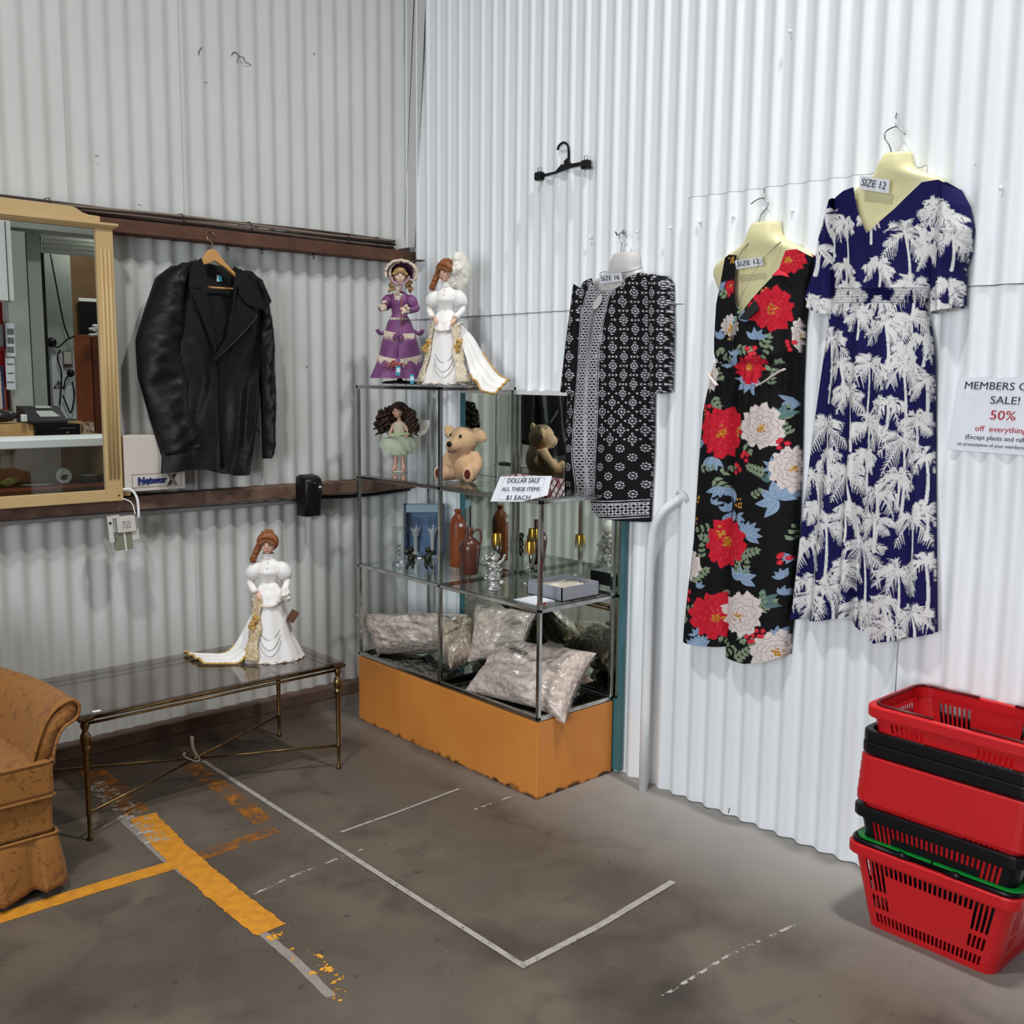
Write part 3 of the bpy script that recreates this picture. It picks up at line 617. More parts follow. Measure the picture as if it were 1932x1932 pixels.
b = MB(); b.box((q[0]-.035, q[1]-.02, zsh), (q[0]+.035, q[1]+.03, zsh+.012)); b.build('stand', M['redwood'], pl, smooth=False)
q = onplane(73, 911, 1, 4.42); b = MB(); b.lathe([(max(r, .001), z) for r, z in plate_prof(.13, .014)], 32, (q[0], 2*YM_-4.45, zsh+.001), sy=.6)
tag(b.build('platter', M['china'], loc=(q[0], 2*YM_-4.45, zsh)), 'shallow oval white platter lying flat in the mirrored counter', 'platter')
q = onplane(14, 905, 1, 4.42); b = MB(); P = []
for i in range(14):
    for a in range(28):
        th = a/28*2*PI; r = .012+.065*(i/13); P.append((q[0]+r*math.cos(th)*1.2, 2*YM_-4.45+r*.7*math.sin(th), zsh+.006+.055*(i/13)**1.5*(1.0+.35*math.sin(5*th))))
b.grid(np.array(P).reshape(14, 28, 3), wrapv=True, capu=False)
tag(b.build('leaf_dish', mat('green_glazed_ceramic', srgb(158, 176, 92), .25, coat=.4, noise=(30, .4, srgb(200, 200, 130))), loc=(q[0], 2*YM_-4.45, zsh), solid=.003), 'green leaf shaped ceramic dish in the mirrored counter', 'dish')
# bench with till
be = thing('till_bench', 'tan wooden bench behind the counter carrying the black till', 'bench', (vx(100, 5.2), 2*YM_-5.2, 0))
b = MB(); xa2, xb2, y2, zb0, zb1 = vbox(b, 62, 200, 822, 832, 5.2, .6); b.build('bench_top', M['tan'], be, smooth=False)
b = MB(); b.box((xa2, y2-.6, 0), (xa2+.03, y2, zb0)); b.box((xb2-.03, y2-.6, 0), (xb2, y2, zb0)); b.box((xa2, y2-.62, 0), (xb2, y2-.6, zb1+.1)); b.build('bench_side', M['tan'], be, smooth=False)
b = MB(); vbox(b, -30, 64, 800, 840, 5.35, .5); b.build('bench_shelf', M['tan'], be, smooth=False)
ti = thing('cash_register', 'black cash register on the tan bench, seen in the mirror', 'cash register', (vx(108, 5.3), 2*YM_-5.4, zb1))
b = MB(); tx0, tx1, ty, tz0, tz1 = vbox(MB(), 66, 152, 800, 822, 5.3, .40); b.box((tx0, ty-.40, zb1+.002), (tx1, ty, tz1)); b.build('cash_drawer', M['black'], ti, smooth=False, bevel=.006)
b = MB(); zc = onplane(60, 766, 1, 5.6)[2]
b.prism([(ty-.02, tz1), (ty-.02, tz1+.03), (ty-.24, zc), (ty-.38, zc), (ty-.38, tz1)], lambda u, v, d: (d, u, v), tx0-.04, tx1-.10); b.build('keyboard_body', mat('till_plastic', (.02, .02, .022), .45), ti, smooth=False, bevel=.008)
b = MB(); e = np.array([0, -.22, zc-tz1-.03]); e0 = np.array([0, ty-.02, tz1+.031])
f_ = lambda a, t: (a, *(e0+e*t)[1:]+np.array([.002, .002]))
b.add([f_(tx0+.07, .25), f_(tx0+.24, .25), f_(tx0+.2, .65), f_(tx0+.06, .65)], [(0, 1, 2, 3)]); b.add([f_(tx1-.3, .85), f_(tx1-.17, .85), f_(tx1-.19, 1.0), f_(tx1-.31, 1.0)], [(0, 1, 2, 3)]); b.build('key_panel', M['sage'], ti, smooth=False)
b = MB(); b.box((tx0+.2, ty, (tz0+tz1)/2+.01), (tx0+.34, ty+.001, (tz0+tz1)/2+.016)); b.ell((tx0+.27, ty+.001, (tz0+tz1)/2-.025), (.012, .002, .009), 8, 6); b.build('drawer_mark', M['steel'], ti, smooth=False)
b = MB(); vbox(b, 42, 52, 782, 796, 5.3, .06); tag(b.build('paper_cup', M['white'], smooth=False, bevel=.008), 'small white cup beside the mirrored cash register', 'cup')
b = MB(); vbox(b, 160, 178, 797, 818, 5.25, .1); tag(b.build('gift_bag', mat('brown_paper', srgb(112, 78, 58), .7, noise=(30, .7, srgb(206, 190, 176), 1)), smooth=False), 'small brown and white parcel on the bench right of the mirrored till', 'parcel')
b = MB(); q = onplane(10, 782, 1, 5.3); b.ell((q[0], 2*YM_-5.45, onplane(10, 797, 1, 5.3)[2]+.05), (.14, .12, .055), 14, 10); tag(b.build('mouse_pad_scanner', mat('glossy_dark_plastic', (.03, .03, .03), .1)), 'rounded glossy dark device on the bench left of the mirrored till', 'device')
# doorway of the office behind: jamb, roller shutter, walls
b = MB(); vbox(b, 21, 60, 437, 905, 5.9, .2); vbox(b, 55, 86, 440, 905, 6.15, .2); vbox(b, 18, 260, 405, 440, 5.9, .3); tag(b.build('door_1', M['sage'], smooth=False, bevel=.004), kind='structure')
b = MB(); vbox(b, 59.2, 60.6, 440, 905, 5.89, .01); vbox(b, 85, 92, 445, 905, 6.4, .05); tag(b.build('trim_18', M['dark'], smooth=False), kind='structure')
rs = MB()
for k in range(5):
    q0 = onplane(78, 436+k*8, 1, 6.3); q1 = onplane(250, 436+k*8, 1, 6.3); rs.tube([(q0[0], 2*YM_-6.3, q0[2]-.02), (q1[0], 2*YM_-6.3, q0[2]-.02)], .026, 10)
tag(rs.build('roller_shutter', mat('cream_shutter', srgb(214, 217, 212), .4)), 'rolled up cream shutter above the office doorway, seen in the mirror', 'shutter')
b = MB(); vbox(b, 86, 139, 380, 905, 6.7, .1); tag(b.build('wall_back', mat('office_wall_paint', srgb(160, 168, 162), .6), smooth=False), kind='structure')
b = MB(); vbox(b, 130, 330, 380, 905, 7.6, .1); tag(b.build('wall_far', mat('brown_office_wall', srgb(116, 90, 62), .7, noise=(8, .4, srgb(96, 70, 46))), smooth=False), kind='structure')
b = MB(); vbox(b, 138, 177, 632, 905, 7.0, .4); wc = b.build('wood_cabinet', M['redwood'], smooth=False, bevel=.004); tag(wc, 'tall red-brown wooden cabinet in the office, seen in the mirror', 'cabinet')
b = MB(); x0_, x1_, y_, _, _ = vbox(b, 178.5, 300, 632, 905, 7.05, .35); tag(b.build('wood_cupboard', mat('darker_red_wood', srgb(112, 58, 32), .4), smooth=False), 'darker wooden cupboard right of the tall cabinet, seen in the mirror', 'cupboard')
tv = thing('picture', 'dark framed picture with pale top edge on the office wall, seen in the mirror', 'picture', (vx(185, 7.5), 2*YM_-7.5, 1.9))
b = MB(); vbox(b, 151, 260, 572, 632, 7.5, .03); b.build('dark_panel', M['black'], tv, smooth=False)
b = MB(); vbox(b, 149, 262, 565, 571, 7.49, .04); b.build('top_edge', M['white'], tv, smooth=False)
b = MB(); r_ = np.random.default_rng(5)
for k in range(10): q = onplane(180+r_.uniform(-9, 9), 624+r_.uniform(-10, 8), 1, 6.9); b.ell((q[0], 2*YM_-6.9, q[2]), (.03, .02, .018), 8, 6)
tag(b.build('flower_ornament', M['china']), 'little white flower ornament on top of the wooden cabinet, seen in the mirror', 'ornament')
# power points and pinned papers on the office wall
pp = thing('notice_panel', 'pale papers with a warning triangle below a wall socket, seen in the mirror', 'notice', (vx(118, 6.65), 2*YM_-6.6, 1.0))
b = MB(); vbox(b, 99, 141, 668, 790, 6.66, .004); b.build('paper', M['paper'], pp, smooth=False)
b = MB(); vbox(b, 119, 137, 663, 693, 6.63, .02); b.build('brown_plate', mat('brown_backing', srgb(112, 92, 76), .6), pp, smooth=False)
b = MB(); vbox(b, 121, 135, 664, 687, 6.60, .02); b.build('socket', M['wplast'], pp, smooth=False, bevel=.003)
tri = [onplane(a, c, 1, 6.655) for a, c in [(101.5, 732), (120, 732), (110.5, 719)]]
b = MB(); b.tube([(t[0], 2*YM_-6.655, t[2]) for t in tri], .008, 6, closed=True); q = onplane(110.5, 727, 1, 6.655); b.ell((q[0], 2*YM_-6.65, q[2]), (.007, .004, .024), 8, 6); b.build('warning_triangle', M['ink'], pp)
for k, pts in enumerate([[(92, 645), (108, 655), (125, 642), (140, 634)], [(113, 660), (108, 675), (113, 692), (116, 710), (112, 765)], [(95, 480), (110, 560), (120, 610), (131, 640)], [(118, 745), (128, 770), (134, 778), (140, 745), (136, 720)], [(133, 705), (124, 715), (120, 735)]]):
    b = MB(); b.tube(smoothc([(onplane(a, c, 1, 6.6)[0], 2*YM_-6.6, onplane(a, c, 1, 6.6)[2]) for a, c in pts], 24), .008, 6); tag(b.build('power_cord', M['black']), ['black power cord looped to the upper plug', 'black cord hanging down over the papers', 'thin cord slung from the ceiling corner', 'looped cord at the bottom of the papers', 'short cord below the wall socket'][k]+' of the mirrored office', 'cord')
b = MB(); q = onplane(97, 646, 1, 6.6); b.ell((q[0], 2*YM_-6.6, q[2]), (.05, .05, .05), 10, 8); q = onplane(133, 704, 1, 6.6); b.ell((q[0], 2*YM_-6.6, q[2]), (.04, .03, .04), 10, 8); b.build('plug', M['black'], pp)
# white cupboard and red bookshelf at the far left of the reflection
b = MB(); vbox(b, -60, 21, 360, 565, 5.5, .3); tag(b.build('wall_end', M['white'], smooth=False), kind='structure')
b = MB(); vbox(b, 12.6, 13.6, 418, 570, 5.49, .01); tag(b.build('trim_19', M['dark'], smooth=False), kind='structure')
sh = thing('bookshelf', 'red shelf with books at the left edge of the mirror reflection', 'bookshelf', (vx(0, 5.9), 2*YM_-6.0, 0))
b = MB(); vbox(b, -60, 30, 560, 860, 6.2, .05); b.build('back_panel', mat('red_paint', srgb(168, 32, 38), .5), sh, smooth=False)
for y_ in (655, 772):
    b = MB(); vbox(b, -60, 16, y_, y_+6, 5.9, .3); b.build('shelf', mat('red_shelf_paint', srgb(150, 34, 36), .5), sh, smooth=False)
bk = [srgb(200, 180, 150), srgb(150, 170, 190), srgb(90, 60, 60), srgb(210, 205, 196), srgb(60, 70, 110), srgb(180, 90, 60)]
for k, (a, c, y0_, y1_) in enumerate([(-3, 1, 606, 655), (2, 5, 612, 655), (5, 9, 614, 655), (-3, 3, 700, 772), (4, 8, 690, 772), (9, 12, 730, 772)]):
    b = MB(); vbox(b, a, c, y0_, y1_, 5.95, .18); tag(b.build('book', mat('book_cover_%s' % 'abcdef'[k], bk[k], .6), smooth=False), ['tan book', 'pale blue book', 'maroon book', 'thick cream book', 'navy book', 'short orange book'][k]+' on the '+('upper' if k < 3 else 'lower')+' red shelf seen in the mirror', 'book', 'books on the red shelf')
for k, (y0_, y1_) in enumerate([(610, 672), (676, 735)]):
    b = MB(); vbox(b, 11, 28, y0_, y1_, 5.85, .003); nt = b.build('pinned_notice', M['paper'], smooth=False); tag(nt, ['upper pinned sheet with small dark pictures beside the red shelf, seen in the mirror', 'lower plain pinned sheet beside the red shelf, seen in the mirror'][k], 'notice')
    b = MB()
    for j in range(3): vbox(b, 13+(j % 2), 26, y0_+10+j*17, y0_+(21 if k == 0 else 12)+j*17, 5.846, .001)
    b.build('print', mat('grey_print', srgb(120, 122, 124), .8), nt, smooth=False)
# the office's own fluorescent tube
fx = onplane(165, 466, 1, 7.0); ft = thing('office_light', 'lit curved fluorescent tube under the shutter, seen in the mirror', 'lamp', (fx[0], 2*YM_-7.0, fx[2]))
q0, q1 = onplane(150, 468, 1, 7.0), onplane(215, 462, 1, 7.0)
b = MB(); b.tube([(q0[0], 2*YM_-7.0, q0[2]), (q1[0], 2*YM_-7.0, q1[2])], .02, 10); b.build('tube', mat('lit_tube', (1, 1, 1), .5, emis=((1, .98, .92), 12)), ft)
ll = bpy.data.lights.new('tube_glow', 'POINT'); ll.energy = 34; ll.shadow_soft_size = .15; ll.color = (1, .96, .88); lo_ = bpy.data.objects.new('tube_glow', ll); COL.objects.link(lo_); lo_.location = ((q0[0]+q1[0])/2, 2*YM_-6.5, q0[2]+.25)
b = MB(); b.ell((q0[0], 2*YM_-7.0, q0[2]), (.03, .03, .03), 10, 8); b.build('cap', M['white'], ft)
# ================================================================ GARMENTS ON THE RIGHT WALL
class Print:
    """a fabric print laid out flat: filled shapes and strokes in a raster"""
    def __init__(s, x0, y0, x1, y1, k, base):
        s.o = (x0, y0); s.k = k; s.im = np.tile(np.array(base, float), (int((y1-y0)*k)+1, int((x1-x0)*k)+1, 1))
    def _bb(s, P, pad=1):
        a = np.floor(P.min(0)).astype(int)-pad; b = np.ceil(P.max(0)).astype(int)+pad
        H, W = s.im.shape[:2]; return max(a[0], 0), max(a[1], 0), min(b[0], W-1), min(b[1], H-1)
    def poly(s, pts, col):
        P = (np.asarray(pts, float)-s.o)*s.k; x0, y0, x1, y1 = s._bb(P)
        if x1 <= x0 or y1 <= y0: return
        X, Y = np.meshgrid(np.arange(x0, x1+1), np.arange(y0, y1+1)); ins = np.zeros(X.shape, bool)
        Q = np.roll(P, -1, 0)
        for (ax, ay), (bx, by) in zip(P, Q):
            if ay == by: continue
            ins ^= ((ay > Y) != (by > Y)) & (X < (bx-ax)*(Y-ay)/(by-ay)+ax)
        s.im[y0:y1+1, x0:x1+1][ins] = col
    def stroke(s, pts, w0, w1, col):
        P = (np.asarray(pts, float)-s.o)*s.k; w0 *= s.k; w1 *= s.k; n = len(P)-1
        for i in range(n):
            a, b = P[i], P[i+1]; ra = w0+(w1-w0)*i/n; rb = w0+(w1-w0)*(i+1)/n
            x0, y0, x1, y1 = s._bb(np.array([a, b]), int(max(ra, rb))+2)
            if x1 <= x0 or y1 <= y0: continue
            X, Y = np.meshgrid(np.arange(x0, x1+1), np.arange(y0, y1+1)); d = b-a; L = d@d+1e-9
            t = np.clip(((X-a[0])*d[0]+(Y-a[1])*d[1])/L, 0, 1); dd = np.hypot(X-a[0]-t*d[0], Y-a[1]-t*d[1])
            s.im[y0:y1+1, x0:x1+1][dd <= (ra+(rb-ra)*t)/1] = col
    def disc(s, x, y, r, col, sy=1.0):
        th = np.linspace(0, 2*PI, 16, endpoint=False); s.poly(np.stack([x+r*np.cos(th), y+r*sy*np.sin(th)], -1), col)
    def sample(s, pts):
        q = (np.asarray(pts)-s.o)*s.k; H, W = s.im.shape[:2]
        x = np.clip(q[..., 0], 0, W-1.001); y = np.clip(q[..., 1], 0, H-1.001); i = x.astype(int); j = y.astype(int); fx = (x-i)[..., None]; fy = (y-j)[..., None]
        I = s.im; return (I[j, i]*(1-fx)+I[j, np.minimum(i+1, W-1)]*fx)*(1-fy)+(I[np.minimum(j+1, H-1), i]*(1-fx)+I[np.minimum(j+1, H-1), np.minimum(i+1, W-1)]*fx)*fy
XG = .09
def cloth_piece(name, parent, m, pr, L, R, T, B, dep, back=.035, step=.85, shift=(0, 0)):
    nu = max(8, int(max(np.ptp(np.array(T)[:, 0]), np.ptp(np.array(B)[:, 0]))/step)); nv = max(8, int(max(np.ptp(np.array(L)[:, 1]), np.ptp(np.array(R)[:, 1]))/step))
    P = coons(FR.pxs(L, XG), FR.pxs(R, XG), FR.pxs(T, XG), FR.pxs(B, XG), nu, nv)
    u = np.linspace(0, 1, nu)[None, :].repeat(nv, 0); v = np.linspace(0, 1, nv)[:, None].repeat(nu, 1)
    D = np.maximum(dep(u, v), .030); flat = project(FR.w(P[..., 0], P[..., 1], XG))+np.array(shift)
    b = MB(); b.grid(FR.w(P[..., 0], P[..., 1], D), col=pr.sample(flat))
    k = 3; Pb = P[::k, ::k]; Pb = np.concatenate([Pb, P[::k, -1:]], 1); Pb = np.concatenate([Pb, np.concatenate([P[-1:, ::k], P[-1:, -1:]], 1)], 0)
    Db = np.full(Pb.shape[:2], .0255); fb = project(FR.w(Pb[..., 0], Pb[..., 1], XG))
    b.grid(FR.w(Pb[..., 0], Pb[..., 1], Db), col=pr.sample(fb)*.9)
    # side strips joining front and back
    for e, sg in ((0, -1), (-1, 1)):
        b.grid(np.stack([FR.w(P[::k, e, 0], P[::k, e, 1], D[::k, e]), FR.w(P[::k, e, 0], P[::k, e, 1], D[::k, e]*.5+.0128), FR.w(P[::k, e, 0], P[::k, e, 1], .0255)], 1), col=np.stack([pr.sample(flat[::k, e]+np.array([sg*dd, 0])) for dd in (0, 12, 24)], 1))
    return b.build(name, m, parent, vc=True)
def folds(u, v, n, amp, ph=0): return amp*np.sin(2*PI*n*u+ph+.8*np.sin(3*v+ph))
M['fabric'] = mat('printed_viscose', (1, 1, 1), .75, vc=True, spec=.12)
M['form'] = mat('cream_plastic_form', srgb(216, 210, 164), .38, sub=.15)
M['formg'] = mat('frosted_plastic_form', srgb(196, 194, 192), .4)
def form(name, label, rows, hook, m, zbase, dmax=.075, hookd=.05):
    s0 = FR.px(hook[0][0], rows[-1][0], .06)
    t = thing(name, label, 'mannequin', tuple(FR.w(s0[0], s0[1], 0)))
    S = []
    py = np.array([r[0] for r in rows], float); n = 44; yy = np.linspace(py[0], py[-1], n)
    A = [np.interp(yy, py, [r[k] for r in rows]) for k in (1, 2, 3)]
    for k in range(3): A[k] = np.convolve(np.pad(A[k], 2, 'edge'), np.ones(5)/5, 'valid')
    for i in range(n):
        a = FR.px(A[0][i], yy[i], .06); c = FR.px(A[1][i], yy[i], .06); th = np.linspace(0, PI, 22)
        sc, hw = (a[0]+c[0])/2, (c[0]-a[0])/2
        S.append(np.concatenate([FR.w(sc-hw*np.sign(np.cos(th))*np.abs(np.cos(th))**.8, a[1], .018+A[2][i]*np.abs(np.sin(th))**.75)]))
    b = MB(); b.grid(np.array(S), wrapv=True, capu=True); b.build('torso', m, t)
    b = MB(); b.tube(smoothc([FR.w(*FR.px(x, y, hookd), hookd) for x, y in hook], 40), .0021, 8); b.build('hook', M['steel'], t)
    return t
def size_label(body, corners, label, d, form_=None):
    Q = [FR.w(*FR.px(x, y, d), dd) for (x, y), dd in zip(corners, [d+.002, d+.004, d-.002, d-.001])]
    c = np.mean(Q, 0); o = thing('size_label', label, 'label', tuple(c))
    b = MB(); b.add(Q, [(0, 1, 2, 3)]); b.build('card', M['paper'], o, smooth=False, solid=.0006)
    r = (Q[1]-Q[0])+(Q[2]-Q[3]); u = Q[0]-Q[3]; u = u-r*(u@r)/(r@r)
    text(body, M['ink'], c+np.array([-.003, 0, 0]), r, u, width=.82*np.linalg.norm(r)/2, size=.8*np.linalg.norm(u), parent=o, bold=.0002)
    return o

# ---- navy palm dress
NAVY = np.array(srgb(26, 24, 76)); PALMW = np.array(srgb(218, 217, 216))
pp_ = Print(1440, 300, 1880, 1260, 1.5, NAVY); r_ = np.random.default_rng(21)
def palm(pr, x, y, R, a0, lean=0, trunk=0):
    if trunk:
        t = np.linspace(0, 1, 8); pr.stroke(np.stack([x+lean*t+3*np.sin(t*3), y+trunk*t], -1), 1.7, 2.6, PALMW)
    R = R*1.06; n = r_.integers(7, 10)
    for k in range(n):
        a = a0+(k/(n-1)-.5)*4.6+r_.normal(0, .15); Rk = R*r_.uniform(.75, 1.1)
        t = np.linspace(0, 1, 13); px_ = x+Rk*np.sin(a)*t*(1-.12*t); py_ = y-Rk*np.cos(a)*t*.95+Rk*.55*t**2
        S = np.stack([px_, py_], -1); T = np.gradient(S, axis=0); T /= np.linalg.norm(T, axis=1)[:, None]; Nn = np.stack([-T[:, 1], T[:, 0]], -1)
        pr.stroke(S, 1.2, .5, PALMW)
        for i in range(1, 13):
            ln = R*.36*(math.sin(PI*min(1, t[i]*.9+.12))**.6)*r_.uniform(.75, 1.2)
            for sg in (-1, 1):
                e = S[i]+(T[i]*.75+Nn[i]*sg*.75+np.array([0, .28]))*ln*(.55 if sg*Nn[i][1] < 0 else 1.0)
                if r_.random() > .16: pr.stroke([S[i], e], 1.2, .25, PALMW)
for x, y, R, a0, ln, tr in [(1706, 440, 52, 0, 6, 95), (1600, 545, 50, .2, -4, 40), (1715, 540, 50, -.1, 0, 60), (1560, 410, 34, .1, 4, 80), (1765, 392, 48, -.3, 8, 60), (1800, 450, 45, .3, -6, 60), (1545, 470, 34, 0, -4, 50), (1590, 420, 30, .4, 10, 90),
        (1640, 400, 26, .2, 6, 60), (1745, 470, 30, 0, 3, 70), (1562, 640, 46, 0, -6, 120), (1672, 610, 40, .2, 4, 90), (1715, 600, 42, -.2, -6, 70), (1640, 690, 48, 0, -10, 120), (1700, 690, 46, .1, 2, 130), (1740, 720, 34, .2, -2, 90), (1600, 740, 40, -.2, 10, 110),
        (1555, 800, 46, 0, 8, 130), (1640, 800, 44, .3, -8, 120), (1700, 830, 50, 0, -5, 140), (1740, 860, 34, 0, 0, 90), (1530, 900, 46, .1, 6, 120), (1600, 890, 50, -.1, 14, 120), (1660, 930, 42, .2, -8, 110), (1720, 980, 48, 0, -6, 120), (1560, 990, 46, 0, -8, 130),
        (1520, 1030, 40, -.2, 16, 80), (1630, 1030, 48, .1, 4, 110), (1690, 1080, 50, 0, -4, 100), (1740, 1060, 36, .1, 2, 100), (1560, 1110, 48, 0, 6, 60), (1620, 1150, 44, .2, 8, 60), (1520, 1130, 40, 0, 0, 60), (1720, 1160, 44, -.1, 6, 50), (1665, 1190, 44, .1, 0, 40), (1580, 560, 30, 0, 0, 30), (1790, 540, 40, 0, 0, 40), (1770, 580, 30, 0, 0, 20), (1535, 570, 36, .2, 0, 40), (1660, 500, 34, .1, 2, 40), (1620, 590, 34, 0, 0, 50), (1585, 690, 36, .2, 4, 60), (1675, 760, 34, 0, -6, 60), (1725, 790, 38, -.2, 0, 60), (1560, 860, 32, .1, 4, 50), (1630, 860, 32, 0, 6, 60), (1690, 900, 36, .3, -4, 60), (1600, 960, 34, 0, 0, 60), (1650, 980, 34, -.2, 4, 60), (1590, 1070, 38, .1, 0, 60), (1660, 1140, 38, 0, 6, 60), (1740, 960, 34, 0, 0, 60), (1530, 960, 30, 0, 4, 50), (1510, 1100, 34, .2, 6, 50), (1700, 660, 30, 0, 0, 50), (1735, 640, 32, .3, 0, 50), (1590, 500, 30, 0, 4, 40), (1660, 570, 30, .2, 0, 20), (1790, 410, 34, .2, 0, 50), (1752, 440, 30, 0, 0, 40)]:
    palm(pp_, x, y, R, a0, ln, tr)
for a, c in [((1635, 440), (1640, 545)), ((1690, 560), (1700, 575))]: pp_.stroke([a, c], .5, .5, NAVY*.5)
for k in range(1500):
    x, y = r_.uniform(1480, 1830), r_.uniform(330, 1230); a = r_.uniform(-.8, .8); l = r_.uniform(4, 11); pp_.stroke([(x, y), (x+l*math.sin(a), y+l*math.cos(a))], .45, .2, NAVY)
fm = form('dress_form', 'cream plastic hanging form inside the navy palm dress', [(292, 1664, 1706, .045), (303, 1649, 1710, .055), (328, 1646, 1713, .055), (340, 1628, 1736, .055), (354, 1600, 1768, .040), (380, 1582, 1772, .040), (440, 1590, 1740, .048), (520, 1595, 1715, .03), (545, 1600, 1710, .025)],
          [(1680, 296), (1681, 283), (1676, 271), (1669, 259), (1673, 247), (1690, 239), (1700, 244), (1708, 254)], M['form'], 0)
b = MB(); b.tube([FR.w(*FR.px(1690, 239, .05), .05), FR.w(*FR.px(1692, 214, .01), .012)], .0012, 5); b.build('string', M['steel'], fm)
pd = thing('palm_dress', 'long navy dress with white palm trees and V neck, hanging nearest the sale notice', 'dress', tuple(FR.w(*FR.px(1640, 1180, .06), .0)))
cloth_piece('bodice', pd, M['fabric'], pp_, [(1560, 372), (1556, 440), (1556, 502), (1559, 548)], [(1795, 354), (1768, 430), (1747, 491), (1739, 548)], [(1560, 372), (1585, 358), (1607, 352), (1618, 395), (1638, 441), (1690, 394), (1737, 343), (1765, 337), (1795, 354)], [(1559, 548), (1645, 548), (1739, 548)],
            lambda u, v: .045+.055*np.sin(PI*u)**.6+folds(u, v, 3.3, .004*v, 1)-.012*(v > .97))
cloth_piece('waistband', pd, M['fabric'], pp_, [(1559, 546), (1561, 573)], [(1739, 546), (1731, 573)], [(1559, 546), (1645, 546), (1739, 546)], [(1561, 573), (1645, 573), (1731, 573)], lambda u, v: .045+.045*np.sin(PI*u)**.6+.0022*np.sin(2*PI*26*u)+.0025*np.sin(2*PI*5*v))
cloth_piece('skirt', pd, M['fabric'], pp_, [(1561, 571), (1551, 598), (1540, 685), (1524, 808), (1502, 997), (1488, 1142), (1483, 1169)], [(1731, 571), (1742, 640), (1745, 685), (1747, 900), (1750, 1199)], [(1561, 571), (1645, 572), (1731, 571)],
            [(1483, 1169), (1520, 1172), (1545, 1172), (1575, 1168), (1602, 1164), (1606, 1184), (1645, 1193), (1649, 1214), (1688, 1212), (1694, 1206), (1750, 1199)],
            lambda u, v: .045+.05*np.sin(PI*u)**.5+(.003+.017*v**.8)*np.sin(2*PI*(4.2*u+.6*np.sin(3*u))+.5*v)+.008*v*np.sin(2*PI*7.7*u+1))
cloth_piece('sleeve', pd, M['fabric'], pp_, [(1560, 371), (1541, 437), (1529, 502), (1511, 556)], [(1572, 400), (1562, 470), (1559, 530), (1562, 594)], [(1560, 371), (1565, 380), (1572, 400)], [(1511, 556), (1524, 578), (1540, 590), (1562, 594)], lambda u, v: .05+.05*np.sin(PI*u)**.6+folds(u, v, 2.4, .008*v, 2))
cloth_piece('sleeve', pd, M['fabric'], pp_, [(1768, 352), (1755, 420), (1749, 480), (1748, 592)], [(1795, 353), (1812, 385), (1820, 430), (1815, 475), (1806, 502), (1804, 577)], [(1768, 352), (1780, 348), (1795, 353)], [(1748, 592), (1762, 586), (1778, 586), (1804, 577)], lambda u, v: .045+.065*np.sin(PI*u)**.6+folds(u, v, 2.2, .010*v, .4))
size_label('SIZE 12', [(1623, 331), (1680, 340), (1676, 365), (1621, 356)], 'white SIZE 12 card on the neck of the cream form with the palm dress', .088)

# ---- black floral jumpsuit
INK = np.array((.008, .008, .009)); RED = np.array(srgb(200, 34, 52)); PINK = np.array(srgb(226, 96, 108)); WPET = np.array(srgb(216, 205, 202)); WLINE = np.array(srgb(146, 126, 122)); BLU = np.array(srgb(142, 164, 192)); BLUD = np.array(srgb(92, 114, 142)); GRN = np.array(srgb(146, 162, 132)); GRND = np.array(srgb(78, 96, 82)); ORG = np.array(srgb(200, 146, 62)); CEN = np.array(srgb(176, 120, 34))
fp = Print(1240, 440, 1575, 1290, 1.6, INK); r_ = np.random.default_rng(5)
def leaf(x, y, a, L, wd, col, line):
    t = np.linspace(0, 1, 10); c = np.array([math.sin(a), -math.cos(a)]); n = np.array([c[1], -c[0]]); w_ = wd*np.sin(PI*t**.8)
    mid = np.array([x, y])+np.outer(t*L, c)+np.outer(np.sin(t*PI)*L*.06, n)
    fp.poly(np.concatenate([mid+n*w_[:, None], (mid-n*w_[:, None])[::-1]]), col); fp.stroke(mid[:-1], .4, .3, line)
    for k in (2, 4, 6):
        for sg in (-1, 1): fp.stroke([mid[k], mid[k]+n*sg*w_[k]*.75+c*L*.09], .3, .2, line)
def spray(x, y, a, L, n, col, line, wd=3.6, ll=15):
    t = np.linspace(0, 1, n); st = np.stack([x+L*np.sin(a)*t, y-L*np.cos(a)*t], -1); fp.stroke(st, .6, .4, line)
    for i in range(n):
        for sg in (-1, 1): leaf(st[i][0], st[i][1], a+sg*.95, ll*(1-.35*t[i]), wd, col, line)
    leaf(st[-1][0], st[-1][1], a, ll*.8, wd, col, line)
def fan(x, y, R, n, a0, sp, col, line, wd=.2):
    for k in range(n): leaf(x, y, a0+(k/(max(1, n-1))-.5)*sp, R*r_.uniform(.8, 1.05), R*wd, col, line)
